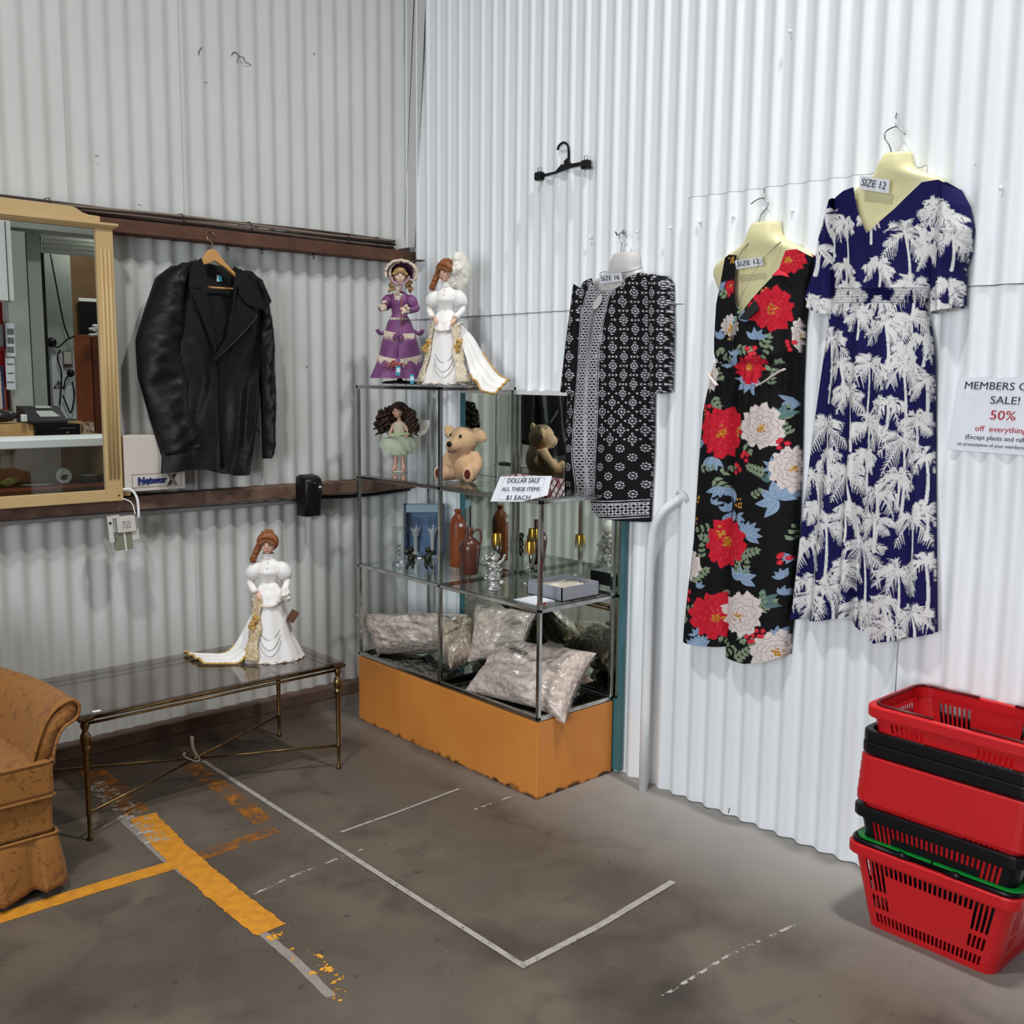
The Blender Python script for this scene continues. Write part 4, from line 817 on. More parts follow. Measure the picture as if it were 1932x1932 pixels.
def peony(x, y, rx, ry, col, line, cx=0, cy=0, hi=None):
    for ring, (f, n) in enumerate([(1.0, 11), (.78, 10), (.56, 8), (.36, 6)]):
        ph = r_.uniform(0, 6); th = np.linspace(0, 2*PI, 90, endpoint=False)
        r = f*(1+.20*np.abs(np.sin(n*th/2+ph))-.12+.06*np.sin(3*th+ph*2)+.05*np.sin(17*th+ph)+.035*np.sin(37*th+ring)); ox, oy = cx*(1-f)*.8, cy*(1-f)*.8
        P = np.stack([x+ox+rx*r*np.cos(th), y+oy+ry*r*np.sin(th)], -1)
        fp.poly(P, col if ring % 2 == 0 else col*.97)
        if ring: fp.stroke(np.concatenate([P, P[:1]])[::2], .42, .42, line)
        for k in range(n*2):
            t0 = k/(n*2)*2*PI+ph; fp.stroke([(x+ox+rx*f*.55*math.cos(t0), y+oy+ry*f*.55*math.sin(t0)), (x+ox+rx*f*.9*math.cos(t0+.08), y+oy+ry*f*.9*math.sin(t0+.08))], .5, .15, hi if hi is not None and k % 2 else line)
    for k in range(26): fp.disc(x+cx*.8+r_.normal(0, rx*.13), y+cy*.8+r_.normal(0, ry*.11), r_.uniform(1.0, 2.2), CEN if k % 3 else ORG)
def sprig(x, y, n=9, col=None, R=9):
    c_ = ORG if col is None else col
    for k in range(n):
        a = r_.uniform(0, 6.28); d = R*math.sqrt(r_.random()); fp.disc(x+d*math.cos(a), y+d*1.25*math.sin(a), r_.uniform(1.6, 2.5), c_); fp.disc(x+d*math.cos(a), y+d*1.25*math.sin(a), .7, c_*.45)
def berries(x, y, n=4, R=10):
    for k in range(n):
        a = k*2.4+x; px_, py_ = x+R*(.4+.5*(k % 2))*math.cos(a), y+R*.8*math.sin(a)
        for j in range(5): fp.disc(px_+2.6*math.cos(j*1.257), py_+2.6*math.sin(j*1.257), 2.3, RED)
        fp.disc(px_, py_, 1.4, PINK)
for q in [(1447, 892, -1.2, 30, 5), (1352, 1020, -1.3, 26, 4), (1405, 1046, 1.3, 26, 4), (1306, 1094, 1.0, 32, 5), (1478, 790, .2, 22, 3), (1438, 1150, 1.0, 26, 4), (1392, 1244, .9, 34, 5), (1348, 752, 2.6, 16, 3), (1393, 660, 1.6, 20, 3), (1440, 655, .5, 20, 3), (1366, 556, -1.0, 18, 3), (1350, 905, 2.4, 20, 3), (1290, 1176, -.3, 14, 3), (1458, 700, .4, 16, 2), (1488, 1020, .2, 24, 3), (1410, 838, 2.6, 14, 2), (1350, 660, 2.4, 16, 2), (1402, 1196, 2.9, 10, 2)]: spray(*q, GRN, GRND, 3.4, 14)
for q in [(1342, 862, 30, 5, 3.1, 1.6), (1470, 942, 46, 6, -.6, 3.9), (1410, 1012, 34, 6, .9, 2.2), (1400, 1095, 36, 5, .6, 2.6), (1358, 918, 26, 4, 3.4, 1.8), (1412, 716, 34, 6, 3.0, 3.6), (1428, 640, 26, 4, .2, 2.2), (1320, 1224, 30, 7, 0, 1.8), (1468, 1204, 24, 4, .2, 1.5), (1372, 965, 22, 3, -.4, 1.2), (1383, 690, 22, 4, -.6, 1.8), (1403, 606, 22, 4, .4, 1.6), (1478, 1090, 20, 4, -.6, 1.6), (1320, 1110, 16, 3, .4, 1.4), (1354, 640, 22, 3, .1, 1.4), (1356, 545, 18, 4, -.5, 1.8)]: fan(*q, BLU, BLUD, .19)
fan(1474, 788, 28, 3, .3, 1.6, np.array(srgb(100, 132, 134)), GRND, .22); fan(1444, 1140, 30, 3, .9, 1.6, np.array(srgb(88, 116, 120)), GRND, .22); fan(1462, 905, 22, 3, -.8, 1.2, np.array(srgb(88, 116, 120)), GRND, .22)
for k in range(46):
    x, y = r_.uniform(1285, 1495), r_.uniform(640, 1245); (spray(x, y, r_.uniform(-3, 3), r_.uniform(14, 24), 3, GRN, GRND, 2.8, 11) if k % 2 else fan(x, y, r_.uniform(16, 26), r_.integers(3, 5), r_.uniform(-3, 3), 1.7, BLU, BLUD, .17))
for q in [(1361, 815, 38, 46, 3, 0), (1345, 1161, 40, 42, 8, 5), (1372, 1024, 36, 44, -6, 0), (1454, 583, 38, 40, 0, 0), (1486, 490, 26, 24, -4, 0), (1418, 697, 30, 26, 0, -6), (1377, 540, 14, 12, 0, 0)]: peony(*q[:4], RED, RED*.62, q[4], q[5], PINK)
for q in [(1440, 805, 40, 40, 0, 4), (1488, 885, 30, 42, 6, 0), (1402, 1157, 40, 40, -8, 6), (1460, 1232, 38, 40, 6, 0), (1298, 1066, 24, 30, -6, 0), (1338, 708, 18, 30, -4, 0), (1376, 614, 19, 19, 4, 6), (1501, 630, 12, 30, 4, 0)]: peony(*q[:4], WPET, WLINE, q[4], q[5], WPET*.86)
for x, y in [(1389, 812), (1394, 948), (1360, 1004), (1311, 938), (1309, 982), (1437, 542), (1377, 486), (1374, 634), (1320, 782)]: sprig(x, y)
for x, y in [(1406, 862), (1474, 838), (1388, 884), (1474, 1055), (1440, 1192), (1421, 1202), (1297, 1124), (1335, 773), (1486, 651), (1421, 660), (1373, 548)]: berries(x, y)
fm = form('dress_form', 'cream plastic hanging form inside the black floral jumpsuit', [(422, 1412, 1458, .04), (432, 1403, 1463, .052), (454, 1400, 1463, .055), (466, 1391, 1482, .055), (479, 1362, 1502, .045), (492, 1343, 1520, .040), (508, 1330, 1528, .036), (530, 1337, 1516, .034), (560, 1352, 1494, .036), (620, 1358, 1480, .030), (670, 1365, 1470, .022)],
          [(1433, 426), (1433, 416), (1436, 405), (1446, 394), (1449, 383), (1440, 374), (1428, 377), (1417, 385)], M['form'], 0)
b = MB(); b.tube([FR.w(*FR.px(1440, 375, .05), .05), FR.w(*FR.px(1443, 355, .01), .012)], .0014, 5); b.build('string', M['steel'], fm)
js = thing('floral_jumpsuit', 'black sleeveless wide leg jumpsuit with red and white peonies', 'jumpsuit', tuple(FR.w(*FR.px(1390, 1230, .06), 0)))
seamx = lambda y: 1377-(y-875)*.0405
cloth_piece('bodice', js, M['fabric'], fp, [(1357, 486), (1350, 525), (1341, 573), (1338, 640), (1338, 684)], [(1522, 483), (1508, 544), (1501, 612), (1498, 684)], [(1357, 486), (1369, 479), (1385, 481), (1384, 550), (1393, 600), (1420, 564), (1468, 510), (1479, 472), (1498, 469), (1522, 483)], [(1338, 684), (1418, 688), (1498, 684)],
            lambda u, v: .06+.035*np.sin(PI*u)**.6+folds(u, v, 4.3, .006*v**2, 1)-.02*np.clip(v-.9, 0, 1)*6)
cloth_piece('trouser_leg', js, M['fabric'], fp, [(1338, 684), (1333, 700), (1316, 777), (1308, 875), (1299, 1020), (1280, 1181), (1278, 1210)], [(1402, 686), (1386, 760), (1377, 875), (seamx(1020), 1020), (1364, 1222)], [(1338, 684), (1370, 687), (1402, 686)], [(1278, 1210), (1318, 1219), (1364, 1223)], lambda u, v: .05+.05*np.sin(PI*u)**.6+.006*(1-v)*np.sin(2*PI*5*u)*np.exp(-v*5)+folds(u, v, 1.3, .008*v, .3))
cloth_piece('trouser_leg', js, M['fabric'], fp, [(1390, 686), (1382, 760), (1376, 875), (seamx(1020)-1, 1020), (1362, 1239)], [(1498, 684), (1496, 730), (1493, 875), (1486, 1069), (1472, 1240)], [(1390, 686), (1445, 688), (1498, 684)], [(1362, 1239), (1406, 1252), (1445, 1248), (1472, 1240)], lambda u, v: .058+.05*np.sin(PI*u)**.6+.006*(1-v)*np.sin(2*PI*6*u)*np.exp(-v*5)+folds(u, v, 1.2, .008*v, 2))
def wall_flap(name, parent, pts, dd, m, thick=.002):
    Q = [FR.w(*FR.px(x, y, d), d) for (x, y), d in zip(pts, dd)]; b = MB(); b.add(Q, [tuple(range(len(Q)))]); return b.build(name, m, parent, smooth=False, solid=thick)
M['blackf'] = mat('black_viscose', tuple(INK), .8)
wall_flap('collar_flap', js, [(1394, 601), (1424, 566), (1432, 583), (1408, 604)], [.098, .1, .112, .108], M['blackf'])
wall_flap('collar_flap', js, [(1456, 520), (1474, 519), (1489, 523), (1484, 515), (1468, 508)], [.1, .105, .105, .1, .095], mat('red_viscose', tuple(RED), .8))
M['sash'] = mat('pale_sash', tuple(WPET), .8, bump=(60, .2))
for pts in ([(1422, 731), (1445, 719), (1470, 703), (1484, 697)], [(1333, 702), (1342, 712), (1351, 722), (1357, 727)]):
    b = MB(); b.tube(smoothc([FR.w(*FR.px(x, y, .112), .112+.004*k) for k, (x, y) in enumerate(pts)], 16), [.004+.004*min(1, k/10) for k in range(len(smoothc([FR.w(*FR.px(x, y, .112), .1) for x, y in pts], 16)))], 8, flat=.45); b.build('sash_end', M['sash'], js)
size_label('SIZE 12', [(1387, 492), (1438, 485), (1439, 500), (1389, 508)], 'white SIZE 12 card on the form with the floral jumpsuit', .088)
# pendant necklace
nk = thing('necklace', 'long beaded necklace with tassel pendant hanging over the floral jumpsuit', 'necklace', tuple(FR.w(*FR.px(1388, 600, .11), .1)))
b = MB(); pl_ = smoothc([FR.w(*FR.px(x, y, .1), d) for x, y, d in [(1401, 458, .07), (1392, 480, .088), (1388, 520, .1), (1390, 560, .105), (1394, 580, .108), (1403, 555, .106), (1430, 500, .098), (1455, 465, .08), (1462, 455, .068)]], 90)
for k in range(0, len(pl_)): b.ell(pl_[k], .0019, 6, 5)
b.build('bead_chain', mat('antique_bead', (.12, .12, .1), .4, .5), nk)
b = MB()
for k, (x, y, r) in enumerate([(1394, 582, .004), (1393, 590, .005), (1388, 600, .006), (1385, 607, .005)]): b.ell(FR.w(*FR.px(x, y, .112), .112), r, 10, 8)
b.build('pendant', mat('turquoise_bead', srgb(96, 150, 140), .4), nk)
b = MB()
for k in range(5): b.tube([FR.w(*FR.px(1384+k*.8, 608, .112), .112), FR.w(*FR.px(1375+k*2.2, 640+4*(k % 2), .112), .112)], .0009, 5)
b.build('tassel', mat('grey_tassel', (.3, .3, .3), .6), nk)

# ---- black dress with white geometric border
gp = Print(1010, 480, 1300, 1020, 2.0, INK); GW = np.array(srgb(206, 200, 210))
band = lambda y, P: np.interp(y, [q[0] for q in P], [q[1] for q in P])
LC = [(540, 1128), (562, 1117), (600, 1107), (654, 1102), (861, 1095), (945, 1103)]; RC = [(540, 1152), (562, 1143), (600, 1136), (654, 1129), (861, 1117), (950, 1116)]
for row, y in enumerate(np.arange(500, 985, 17.3)):
    for c in range(-4, 12):
        x = 1045+c*33+(16.5 if row % 2 else 0)-(y-700)*.02
        if y > 600 and band(y, LC)-16 < x < band(y, RC)+12 or (y <= 600 and abs(x-(band(y, LC)+band(y, RC))/2) < 24): continue
        if y > 938 and x > 1108: continue
        rr = 6.6 if y < 760 else 7.2
        for j in range(8):
            a = j*PI/4+.2; gp.disc(x+rr*.72*math.cos(a), y+rr*.85*math.sin(a), 1.35, GW)
        gp.disc(x, y, 1.9, GW); gp.disc(x, y, .8, INK)
        if y < 740:
            for sg in (-1, 1):
                gp.poly([(x+sg*9.5, y), (x+sg*13, y-3), (x+sg*12, y), (x+sg*13, y+3)], GW); gp.disc(x+sg*16, y, 1.2, GW); gp.poly([(x-3, y+sg*8.2), (x, y+sg*11.5), (x+3, y+sg*8.2), (x, y+sg*9.4)], GW)
        elif y < 830:
            for sg in (-1, 1): gp.disc(x+sg*10.5, y, 1.6, GW); gp.disc(x, y+sg*10.5, 1.6, GW)
ys = np.arange(535, 985, 1.0)
for P, hw in ((LC, 9), (RC, 9)):
    X = band(ys, P)
    for o in (-hw-3, -hw, hw, hw+3): gp.stroke(np.stack([X+o, ys], -1)[::4], .55, .55, GW)
    for k, y in enumerate(np.arange(540, 985, 5.2)):
        x = band(y, P)
        for j, o in enumerate((-6.2, -2.1, 2.1, 6.2)):
            s_ = 1 if (j+k) % 2 else -1; gp.poly([(x+o-1.9, y-1.2+s_*1.1), (x+o+1.9, y-1.2-s_*1.1), (x+o+1.9, y+1.6-s_*1.1), (x+o-1.9, y+1.6+s_*1.1)], GW)
mid = (band(ys, LC)+band(ys, RC))/2
for o in (-1.8, 1.8): gp.stroke(np.stack([mid+o, ys], -1)[30::4], .45, .45, GW)
gp.poly([(1118, 942), (1215, 940), (1215, 1000), (1110, 1000), (1118, 960)], INK)
for dy in (0, 5, 28, 33): gp.stroke([(1120, 944+dy), (1165, 945+dy), (1215, 944+dy)], .65, .65, GW)
for k, x in enumerate(np.arange(1122, 1214, 5.0)):
    for j in range(4): s_ = 1 if (j+k) % 2 else -1; gp.poly([(x-1.9, 951+j*5.4+s_), (x+1.9, 951+j*5.4-s_), (x+1.9, 954+j*5.4-s_), (x-1.9, 954+j*5.4+s_)], GW)
fm = form('dress_form', 'frosted grey plastic hanging form inside the black geometric dress', [(479, 1152, 1190, .04), (486, 1145, 1196, .05), (506, 1143, 1195, .052), (517, 1137, 1197, .055), (526, 1112, 1207, .045), (545, 1100, 1222, .042), (600, 1095, 1205, .045), (680, 1095, 1200, .03)],
          [(1172, 484), (1172, 470), (1173, 458), (1169, 450), (1169, 442), (1176, 439), (1182, 443), (1182, 450)], M['formg'], 0)
b = MB(); a_, z_ = FR.px(1176, 440, .02); b.tube(smoothc([FR.w(a_, z_+.004, -.002), FR.w(a_, z_+.002, .03), FR.w(a_, z_-.01, .05), FR.w(a_, z_+.002, .064)], 16), .003, 8); b.ell(FR.w(a_, z_+.004, .018), (.004, .009, .009), 8, 8); b.build('wall_hook', M['steel'], fm)
b = MB(); b.tube(smoothc([FR.w(*FR.px(x, y, .085), d) for x, y, d in [(1146, 506, .03), (1128, 515, .075), (1150, 521, .096), (1175, 516, .094), (1193, 509, .07), (1194, 502, .03)]], 30), .0011, 6); b.build('tag_cord', M['black'], fm)
gd = thing('geometric_dress', 'knee length black dress with white geometric print and centre border', 'dress', tuple(FR.w(*FR.px(1150, 980, .08), 0)))
hem = [(1058, 896), (1072, 912), (1084, 925), (1100, 936), (1117, 943), (1121, 960), (1138, 975), (1170, 983), (1207, 987)]
cloth_piece('body', gd, M['fabric'], gp, [(1087, 535), (1075, 600), (1062, 700), (1058, 760), (1058, 896)], [(1237, 520), (1222, 580), (1215, 650), (1214, 749), (1213, 861), (1207, 987)], [(1087, 535), (1105, 529), (1120, 525), (1126, 545), (1141, 553), (1163, 549), (1180, 538), (1188, 525), (1207, 514), (1237, 520)], hem,
            lambda u, v: .055+.055*np.sin(PI*u)**.6+folds(u, v, 1.7, .010*v, .5)+.006*np.sin(2*PI*(1.8*u+1.2*v)), step=.7)
cloth_piece('sleeve', gd, M['fabric'], gp, [(1079, 548), (1068, 620), (1054, 738)], [(1101, 545), (1092, 640), (1086, 742)], [(1079, 548), (1088, 536), (1101, 545)], [(1054, 738), (1070, 741), (1086, 742)], lambda u, v: .06+.05*np.sin(PI*u)**.6+folds(u, v, 1.1, .004, 1), step=.7)
cloth_piece('sleeve', gd, M['fabric'], gp, [(1215, 545), (1214, 610), (1221, 743)], [(1238, 519), (1250, 532), (1251, 620), (1248, 740)], [(1215, 545), (1224, 525), (1238, 519)], [(1221, 743), (1235, 742), (1248, 740)], lambda u, v: .05+.045*np.sin(PI*u)**.6+folds(u, v, 1.1, .004, 1), step=.7)
ky = smoothc([(1135, 556), (1139, 563), (1132, 578), (1124, 584), (1121, 577), (1127, 565)], 30, closed=True)
Q = [FR.w(*FR.px(x, y, .108), .115) for x, y in ky]
b = MB(); b.add(Q, [tuple(range(len(Q)))]); b.build('keyhole_opening', M['formg'], gd, smooth=False)
size_label('SIZE 16', [(1131, 519), (1173, 515), (1174, 530), (1132, 535)], 'white SIZE 16 card on the neck of the frosted form', .102)

# ---- empty black clip hanger and the sale notice
ch = thing('clip_hanger', 'empty black plastic clip hanger on the wall above the cabinet', 'hanger', tuple(FR.w(*FR.px(1062, 320, .03), .02)))
pl = lambda pts, d=.03: [tuple(FR.px(x, y, d)) for x, y in pts]
b = MB(); b.prism(pl([(1012, 331), (1047, 323), (1055, 314), (1062, 305), (1071, 296), (1071, 300), (1075, 309), (1110, 302), (1111, 309), (1074, 317), (1050, 326), (1013, 337)]), lambda u, v, d: tuple(FR.w(u, v, d)), .018, .030); b.build('bar', M['black'], ch, smooth=False, bevel=.002)
b = MB(); b.tube(smoothc([FR.w(*FR.px(x, y, .024), .024) for x, y in [(1073, 302), (1073, 286), (1071, 274), (1063, 269), (1055, 275), (1052, 283)]], 30), .0048, 8); b.build('hook', M['black'], ch)
for x, y in [(1017, 332), (1105, 310)]:
    b = MB(); a_, z_ = FR.px(x, y, .03); b.box(FR.w(a_+.019, z_-.018, .042), FR.w(a_-.019, z_+.016, .014)); cl = b.build('clip', M['black'], ch, smooth=False, bevel=.007)
    b = MB(); b.tube([FR.w(a_-.007, z_+.016, .03), FR.w(a_-.007, z_+.031, .03), FR.w(a_+.009, z_+.031, .03), FR.w(a_+.009, z_+.016, .03)], .0016, 6); b.build('clip_spring', M['steel'], cl)
b = MB(); b.ell(FR.w(*FR.px(1062, 308, .03), .0305), (.002, .006, .006), 10, 6); b.build('hole_rivet', M['white'], ch)
sg_ = thing('sale_notice', 'white printed members sale notice taped to the wall right of the palm dress', 'notice', tuple(FR.w(2.81, 1.44, .012)))
A0 = FR.px(1808, 713, .014); A1 = FR.px(1787, 848, .014)
up_ = np.array([A0[0]-A1[0], A0[1]-A1[1]]); up_ *= .207/np.linalg.norm(up_); rt_ = np.array([up_[1], -up_[0]])*.297/.207*1.0; rt_ = np.array([.2968, -.004])
C_ = np.array(A1); N_ = 30; Gs = [[C_+rt_*i/N_+up_*j for i in range(N_+1)] for j in (1, 0)]
b = MB(); b.grid(np.array([[FR.w(q[0], q[1], .0165+.0012*math.sin(i*.9)) for i, q in enumerate(r)] for r in Gs])); b.build('sheet', M['paper'], sg_, smooth=True)
rw, uw = FR.w(*rt_, 0)-FR.w(0, 0, 0), FR.w(*up_, 0)-FR.w(0, 0, 0)
for body, fy, wd, size, m_, bo in [('MEMBERS ONLY', .885, .235, .030, 'ink', .0001), ('SALE!', .70, .078, .030, 'ink', .0001), ('50%', .50, .068, .036, 'redink', .0001), ('off  everything', .315, .138, .022, 'redink', .00005), ('(Except plants and raffles)', .195, .185, .018, 'ink', 0), ('on presentation of your membership card', .095, .225, .0135, 'ink', 0)]:
    q = C_+rt_*.475+up_*fy; text(body, M[m_], FR.w(q[0], q[1], .0180), rw, uw, width=wd, size=size, parent=sg_, bold=bo)
# ================================================================ THINGS IN THE CABINET
def wool_mat(name, c1, c2, green=0):
    m = mat(name, c1, .75, coat=1.0, noise=(38, .55, c2, 8)); N = m.node_tree.nodes; L = m.node_tree.links; b = N['Principled BSDF']; b.inputs['Coat Roughness'].default_value = .16
    tc = N['Texture Coordinate']
    v = N.new('ShaderNodeTexVoronoi'); v.inputs['Scale'].default_value = 46; n = N.new('ShaderNodeTexNoise'); n.inputs['Scale'].default_value = 60; n.inputs['Detail'].default_value = 4
    L.new(tc.outputs['Object'], v.inputs['Vector']); L.new(tc.outputs['Object'], n.inputs['Vector'])
    a = N.new('ShaderNodeMath'); a.operation = 'MULTIPLY_ADD'; a.inputs[1].default_value = .5; L.new(n.outputs[0], a.inputs[0]); L.new(v.outputs['Distance'], a.inputs[2])
    bp = N.new('ShaderNodeBump'); bp.inputs['Strength'].default_value = .9; bp.inputs['Distance'].default_value = .008; bp.invert = True; L.new(a.outputs[0], bp.inputs['Height']); L.new(bp.outputs[0], b.inputs['Normal'])
    n2 = N.new('ShaderNodeTexNoise'); n2.inputs['Scale'].default_value = 26; n2.inputs['Detail'].default_value = 2; n2.inputs['Distortion'].default_value = 1.2; L.new(tc.outputs['Object'], n2.inputs['Vector'])
    b2 = N.new('ShaderNodeBump'); b2.inputs['Strength'].default_value = .5; b2.inputs['Distance'].default_value = .012; L.new(n2.outputs[0], b2.inputs['Height']); L.new(b2.outputs[0], b.inputs['Coat Normal'])
    return m
M['wool'] = wool_mat('wool_in_clear_plastic', srgb(206, 192, 182), srgb(150, 134, 124))
M['wool2'] = wool_mat('browner_wool_in_clear_plastic', srgb(190, 172, 156), srgb(138, 118, 104))
M['film'] = pane_mat('clear_plastic_edge', (.84, .82, .80), 1.5, .15)
def bag(label, C, th, seed, m, tags=(), lean=0):
    """C: corners TL, TR, BR, BL as (px, py, x plane)"""
    K = [onplane(a, c, 0, x) for a, c, x in C]; cen = np.mean(K, 0)
    t = thing('wool_bag', label, 'bag', (cen[0], cen[1], min(k[2] for k in K)), group='bags of wool in the cabinet')
    n = 72; u = np.linspace(-1, 1, n); U, V = np.meshgrid(u, u); r_ = np.random.default_rng(seed)
    pin = .10; Uu = U*(1-pin*(1-V**2)*np.abs(U)); Vv = V*(1-pin*(1-U**2)*np.abs(V))
    a, b_ = (Uu+1)/2, (Vv+1)/2
    P = (1-b_)[..., None]*((1-a)[..., None]*K[0]+a[..., None]*K[1])+b_[..., None]*((1-a)[..., None]*K[3]+a[..., None]*K[2])
    N_ = np.cross(K[1]-K[0], K[3]-K[0]); N_ /= np.linalg.norm(N_)
    if N_@(CAM-cen) < 0: N_ = -N_
    infl = np.clip((1-np.abs(U)**2.6), 0, 1)**.45*np.clip((1-np.abs(V)**2.6), 0, 1)**.45
    def lumps():
        L_ = np.zeros_like(U)
        for k in range(230):
            cu, cv = r_.uniform(-1, 1, 2); s_ = r_.uniform(.03, .16); L_ += r_.normal(0, 1)*np.exp(-((U-cu)**2+(V-cv)**2)/(2*s_**2))
        return L_*.085
    F = P+N_*(th*infl*(1+lumps()))[..., None]; B = P-N_*(th*infl*(1+lumps()))[..., None]
    for G in (F, B):
        lo = .3085; G[..., 2] = np.where((G[..., 0] > -.445) & (G[..., 1] > -1.41), np.maximum(G[..., 2], lo), G[..., 2]); G[..., 0] = np.minimum(G[..., 0], -.036)
    b = MB(); b.grid(F); b.grid(B); b.build('wool_filled_sack', m, t)
    # flat sealed seam at the two short ends
    Wd = .018
    for col, sg in ((0, -1), (-1, 1)):
        e = P[:, col]; d = (P[:, col]-P[:, col-sg*1 if col == -1 else 1]); d = d/(np.linalg.norm(d, axis=1)[:, None]+1e-9); o = e+d*Wd*(1+.3*np.sin(np.arange(n)*.7))[:, None]+N_*.004*np.sin(np.arange(n)*.9)[:, None]
        o[:, 0] = np.minimum(o[:, 0], -.036); b = MB(); b.grid(np.stack([e, o], 1)); b.build('seam_edge', M['film'], t)
    for (uu, vv) in tags:
        i, j = int((vv+1)/2*(n-1)), int((uu+1)/2*(n-1)); c = F[i, j]; du = F[i, j+1]-F[i, j-1]; dv = F[i+1, j]-F[i-1, j]; du /= np.linalg.norm(du); dv /= np.linalg.norm(dv); nn = np.cross(du, dv); nn = nn if nn@(CAM-c) > 0 else -nn
        b = MB(); q = c+nn*.003; b.add([q-du*.010-dv*.012, q+du*.010-dv*.012, q+du*.010+dv*.012, q-du*.010+dv*.012], [(0, 1, 2, 3)]); b.build('price_sticker', M['paper'], t, smooth=False)
    return t, F, N_
bag('long bag of pale wool poking out past the left chrome post', [(668, 1160, -.36), (884, 1160, -.08), (880, 1222, -.20), (712, 1238, -.38)], .105, 1, M['wool'])
bag('smaller brownish bag of wool lying behind the middle chrome post', [(800, 1190, -.26), (905, 1172, -.10), (893, 1236, -.25), (850, 1262, -.38)], .075, 2, M['wool2'], [(.2, -.7)])
bag('bag of wool standing upright against the mirrored back', [(898, 1136, -.09), (1012, 1158, -.075), (985, 1230, -.20), (882, 1250, -.30)], .055, 3, M['wool'], [(-.45, .35)])
bag('bag of wool lying half hidden behind the big lettered bag', [(985, 1222, -.14), (1062, 1216, -.085), (1120, 1285, -.12), (1010, 1290, -.28)], .055, 4, M['wool2'])
t, F, N_ = bag('big front bag of wool with handwritten alpaca, hanging over the plinth corner', [(946, 1202, -.24), (1126, 1232, -.12), (1066, 1366, -.345), (874, 1306, -.435)], .085, 5, M['wool'], [(-.25, -.62)])
c = F[22, 27]; text('alpaca', mat('black_marker', (.01, .01, .01), .6), c+N_*.006, F[22, 38]-F[22, 19], F[14, 27]-F[30, 27], width=.075, size=.036, parent=t, shear=.25, bold=.0004)

# ---- bottles and jug
M['stone'] = mat('brown_stoneware', srgb(152, 78, 40), .42, noise=(5, .8, srgb(120, 58, 30), 3), bump=(8, .05))
M['stone2'] = mat('dark_red_stoneware', srgb(96, 52, 42), .3, noise=(8, .5, srgb(78, 40, 34)), coat=.25)
ZG = ZS3+.0135
def zat(px, py, D): return atdepth(px, py, D)[2]
bo = thing('stoneware_bottle', 'tall orange-brown stoneware bottle with white price sticker on the glass shelf', 'bottle', (-.153, -.59, ZG))
b = MB(); b.lathe([(.001, 0), (.034, 0), (.0365, .004), (.0365, .17), (.035, .188), (.029, .208), (.019, .222), (.0135, .228), (.0125, .232), (.0125, .238), (.0155, .241), (.0155, .249), (.012, .251), (.001, .251)], 32, (-.153, -.59, ZG)); b.build('body', M['stone'], bo)
b = MB(); d = Vector((-.74, -.66, 0)); a0 = math.atan2(-.66, -.74)+.55
Pq = [[(-.153+.0372*math.cos(a0+da), -.59+.0372*math.sin(a0+da), ZG+z) for da in np.linspace(-.22, .22, 5)] for z in (.178, .195)]
Pq[1] = [(-.153+.0345*math.cos(a0+da), -.59+.0345*math.sin(a0+da), ZG+.192) for da in np.linspace(-.22, .22, 5)]
b.grid(np.array(Pq)); b.build('price_sticker', M['paper'], bo)
ju = thing('stoneware_jug', 'dark red-brown stoneware jug with loop handle beside the tall bottle', 'jug', (-.223, -.757, ZG))
b = MB(); b.lathe([(.001, 0), (.032, 0), (.034, .004), (.040, .06), (.0455, .105), (.0445, .120), (.037, .138), (.023, .150), (.0135, .156), (.0125, .165), (.0145, .170), (.0125, .176), (.0145, .182), (.0125, .187), (.0140, .196), (.001, .196)], 32, (-.223, -.757, ZG)); b.build('body', M['stone2'], ju)
b = MB(); dx, dy = .74, -.66
b.tube(smoothc([(-.223+dx*r, -.757+dy*r, ZG+z) for r, z in [(.012, .172), (.024, .186), (.040, .186), (.047, .168), (.046, .140), (.041, .122)]], 30), .0048, 10); b.build('handle', M['stone2'], ju)
# ---- blue presentation box with two frosted glasses
M['blue'] = mat('blue_box_lining', srgb(128, 160, 196), .55, noise=(8, .3, srgb(100, 134, 176)))
M['bluef'] = mat('pale_blue_box_frame', srgb(150, 172, 190), .45); M['boxd'] = mat('dark_blue_box_side', srgb(58, 76, 98), .5)
M['frost'] = mat('frosted_glass', (.80, .80, .78), .45, coat=.2)
bb_ = thing('presentation_box', 'open blue lined gift box with clear front standing at the back of the shelf', 'box', (-.14, -.33, ZG), math.radians(-36), scale=1.12)
def lb(lo, hi, nm, m, p=bb_, **k):
    b = MB(); b.box(lo, hi); return b.build(nm, m, p, local=True, smooth=False, **k)
lb((-.082, .028, 0), (.082, .034, .218), 'back_panel', M['blue']); lb((-.082, -.02, 0), (-.072, .03, .218), 'side_panel', M['boxd']); lb((.072, -.02, 0), (.082, .03, .218), 'side_panel', M['boxd'])
lb((-.082, -.02, .188), (.082, .03, .218), 'top_panel', M['bluef'], bevel=.002); lb((-.082, -.02, 0), (.082, .03, .012), 'bottom_panel', M['bluef']); lb((-.072, -.018, .012), (.072, -.017, .188), 'clear_window', pane_mat('box_window', (.93, .95, .97), 1.5))
flute = lambda s=1.0: [(.001, 0), (.020*s, .001), (.019*s, .004), (.009*s, .012), (.0065*s, .022), (.0075*s, .05), (.0085*s, .075), (.011*s, .085), (.018*s, .110), (.021*s, .120)]
Rz = Matrix.Rotation(math.radians(-36), 4, 'Z')
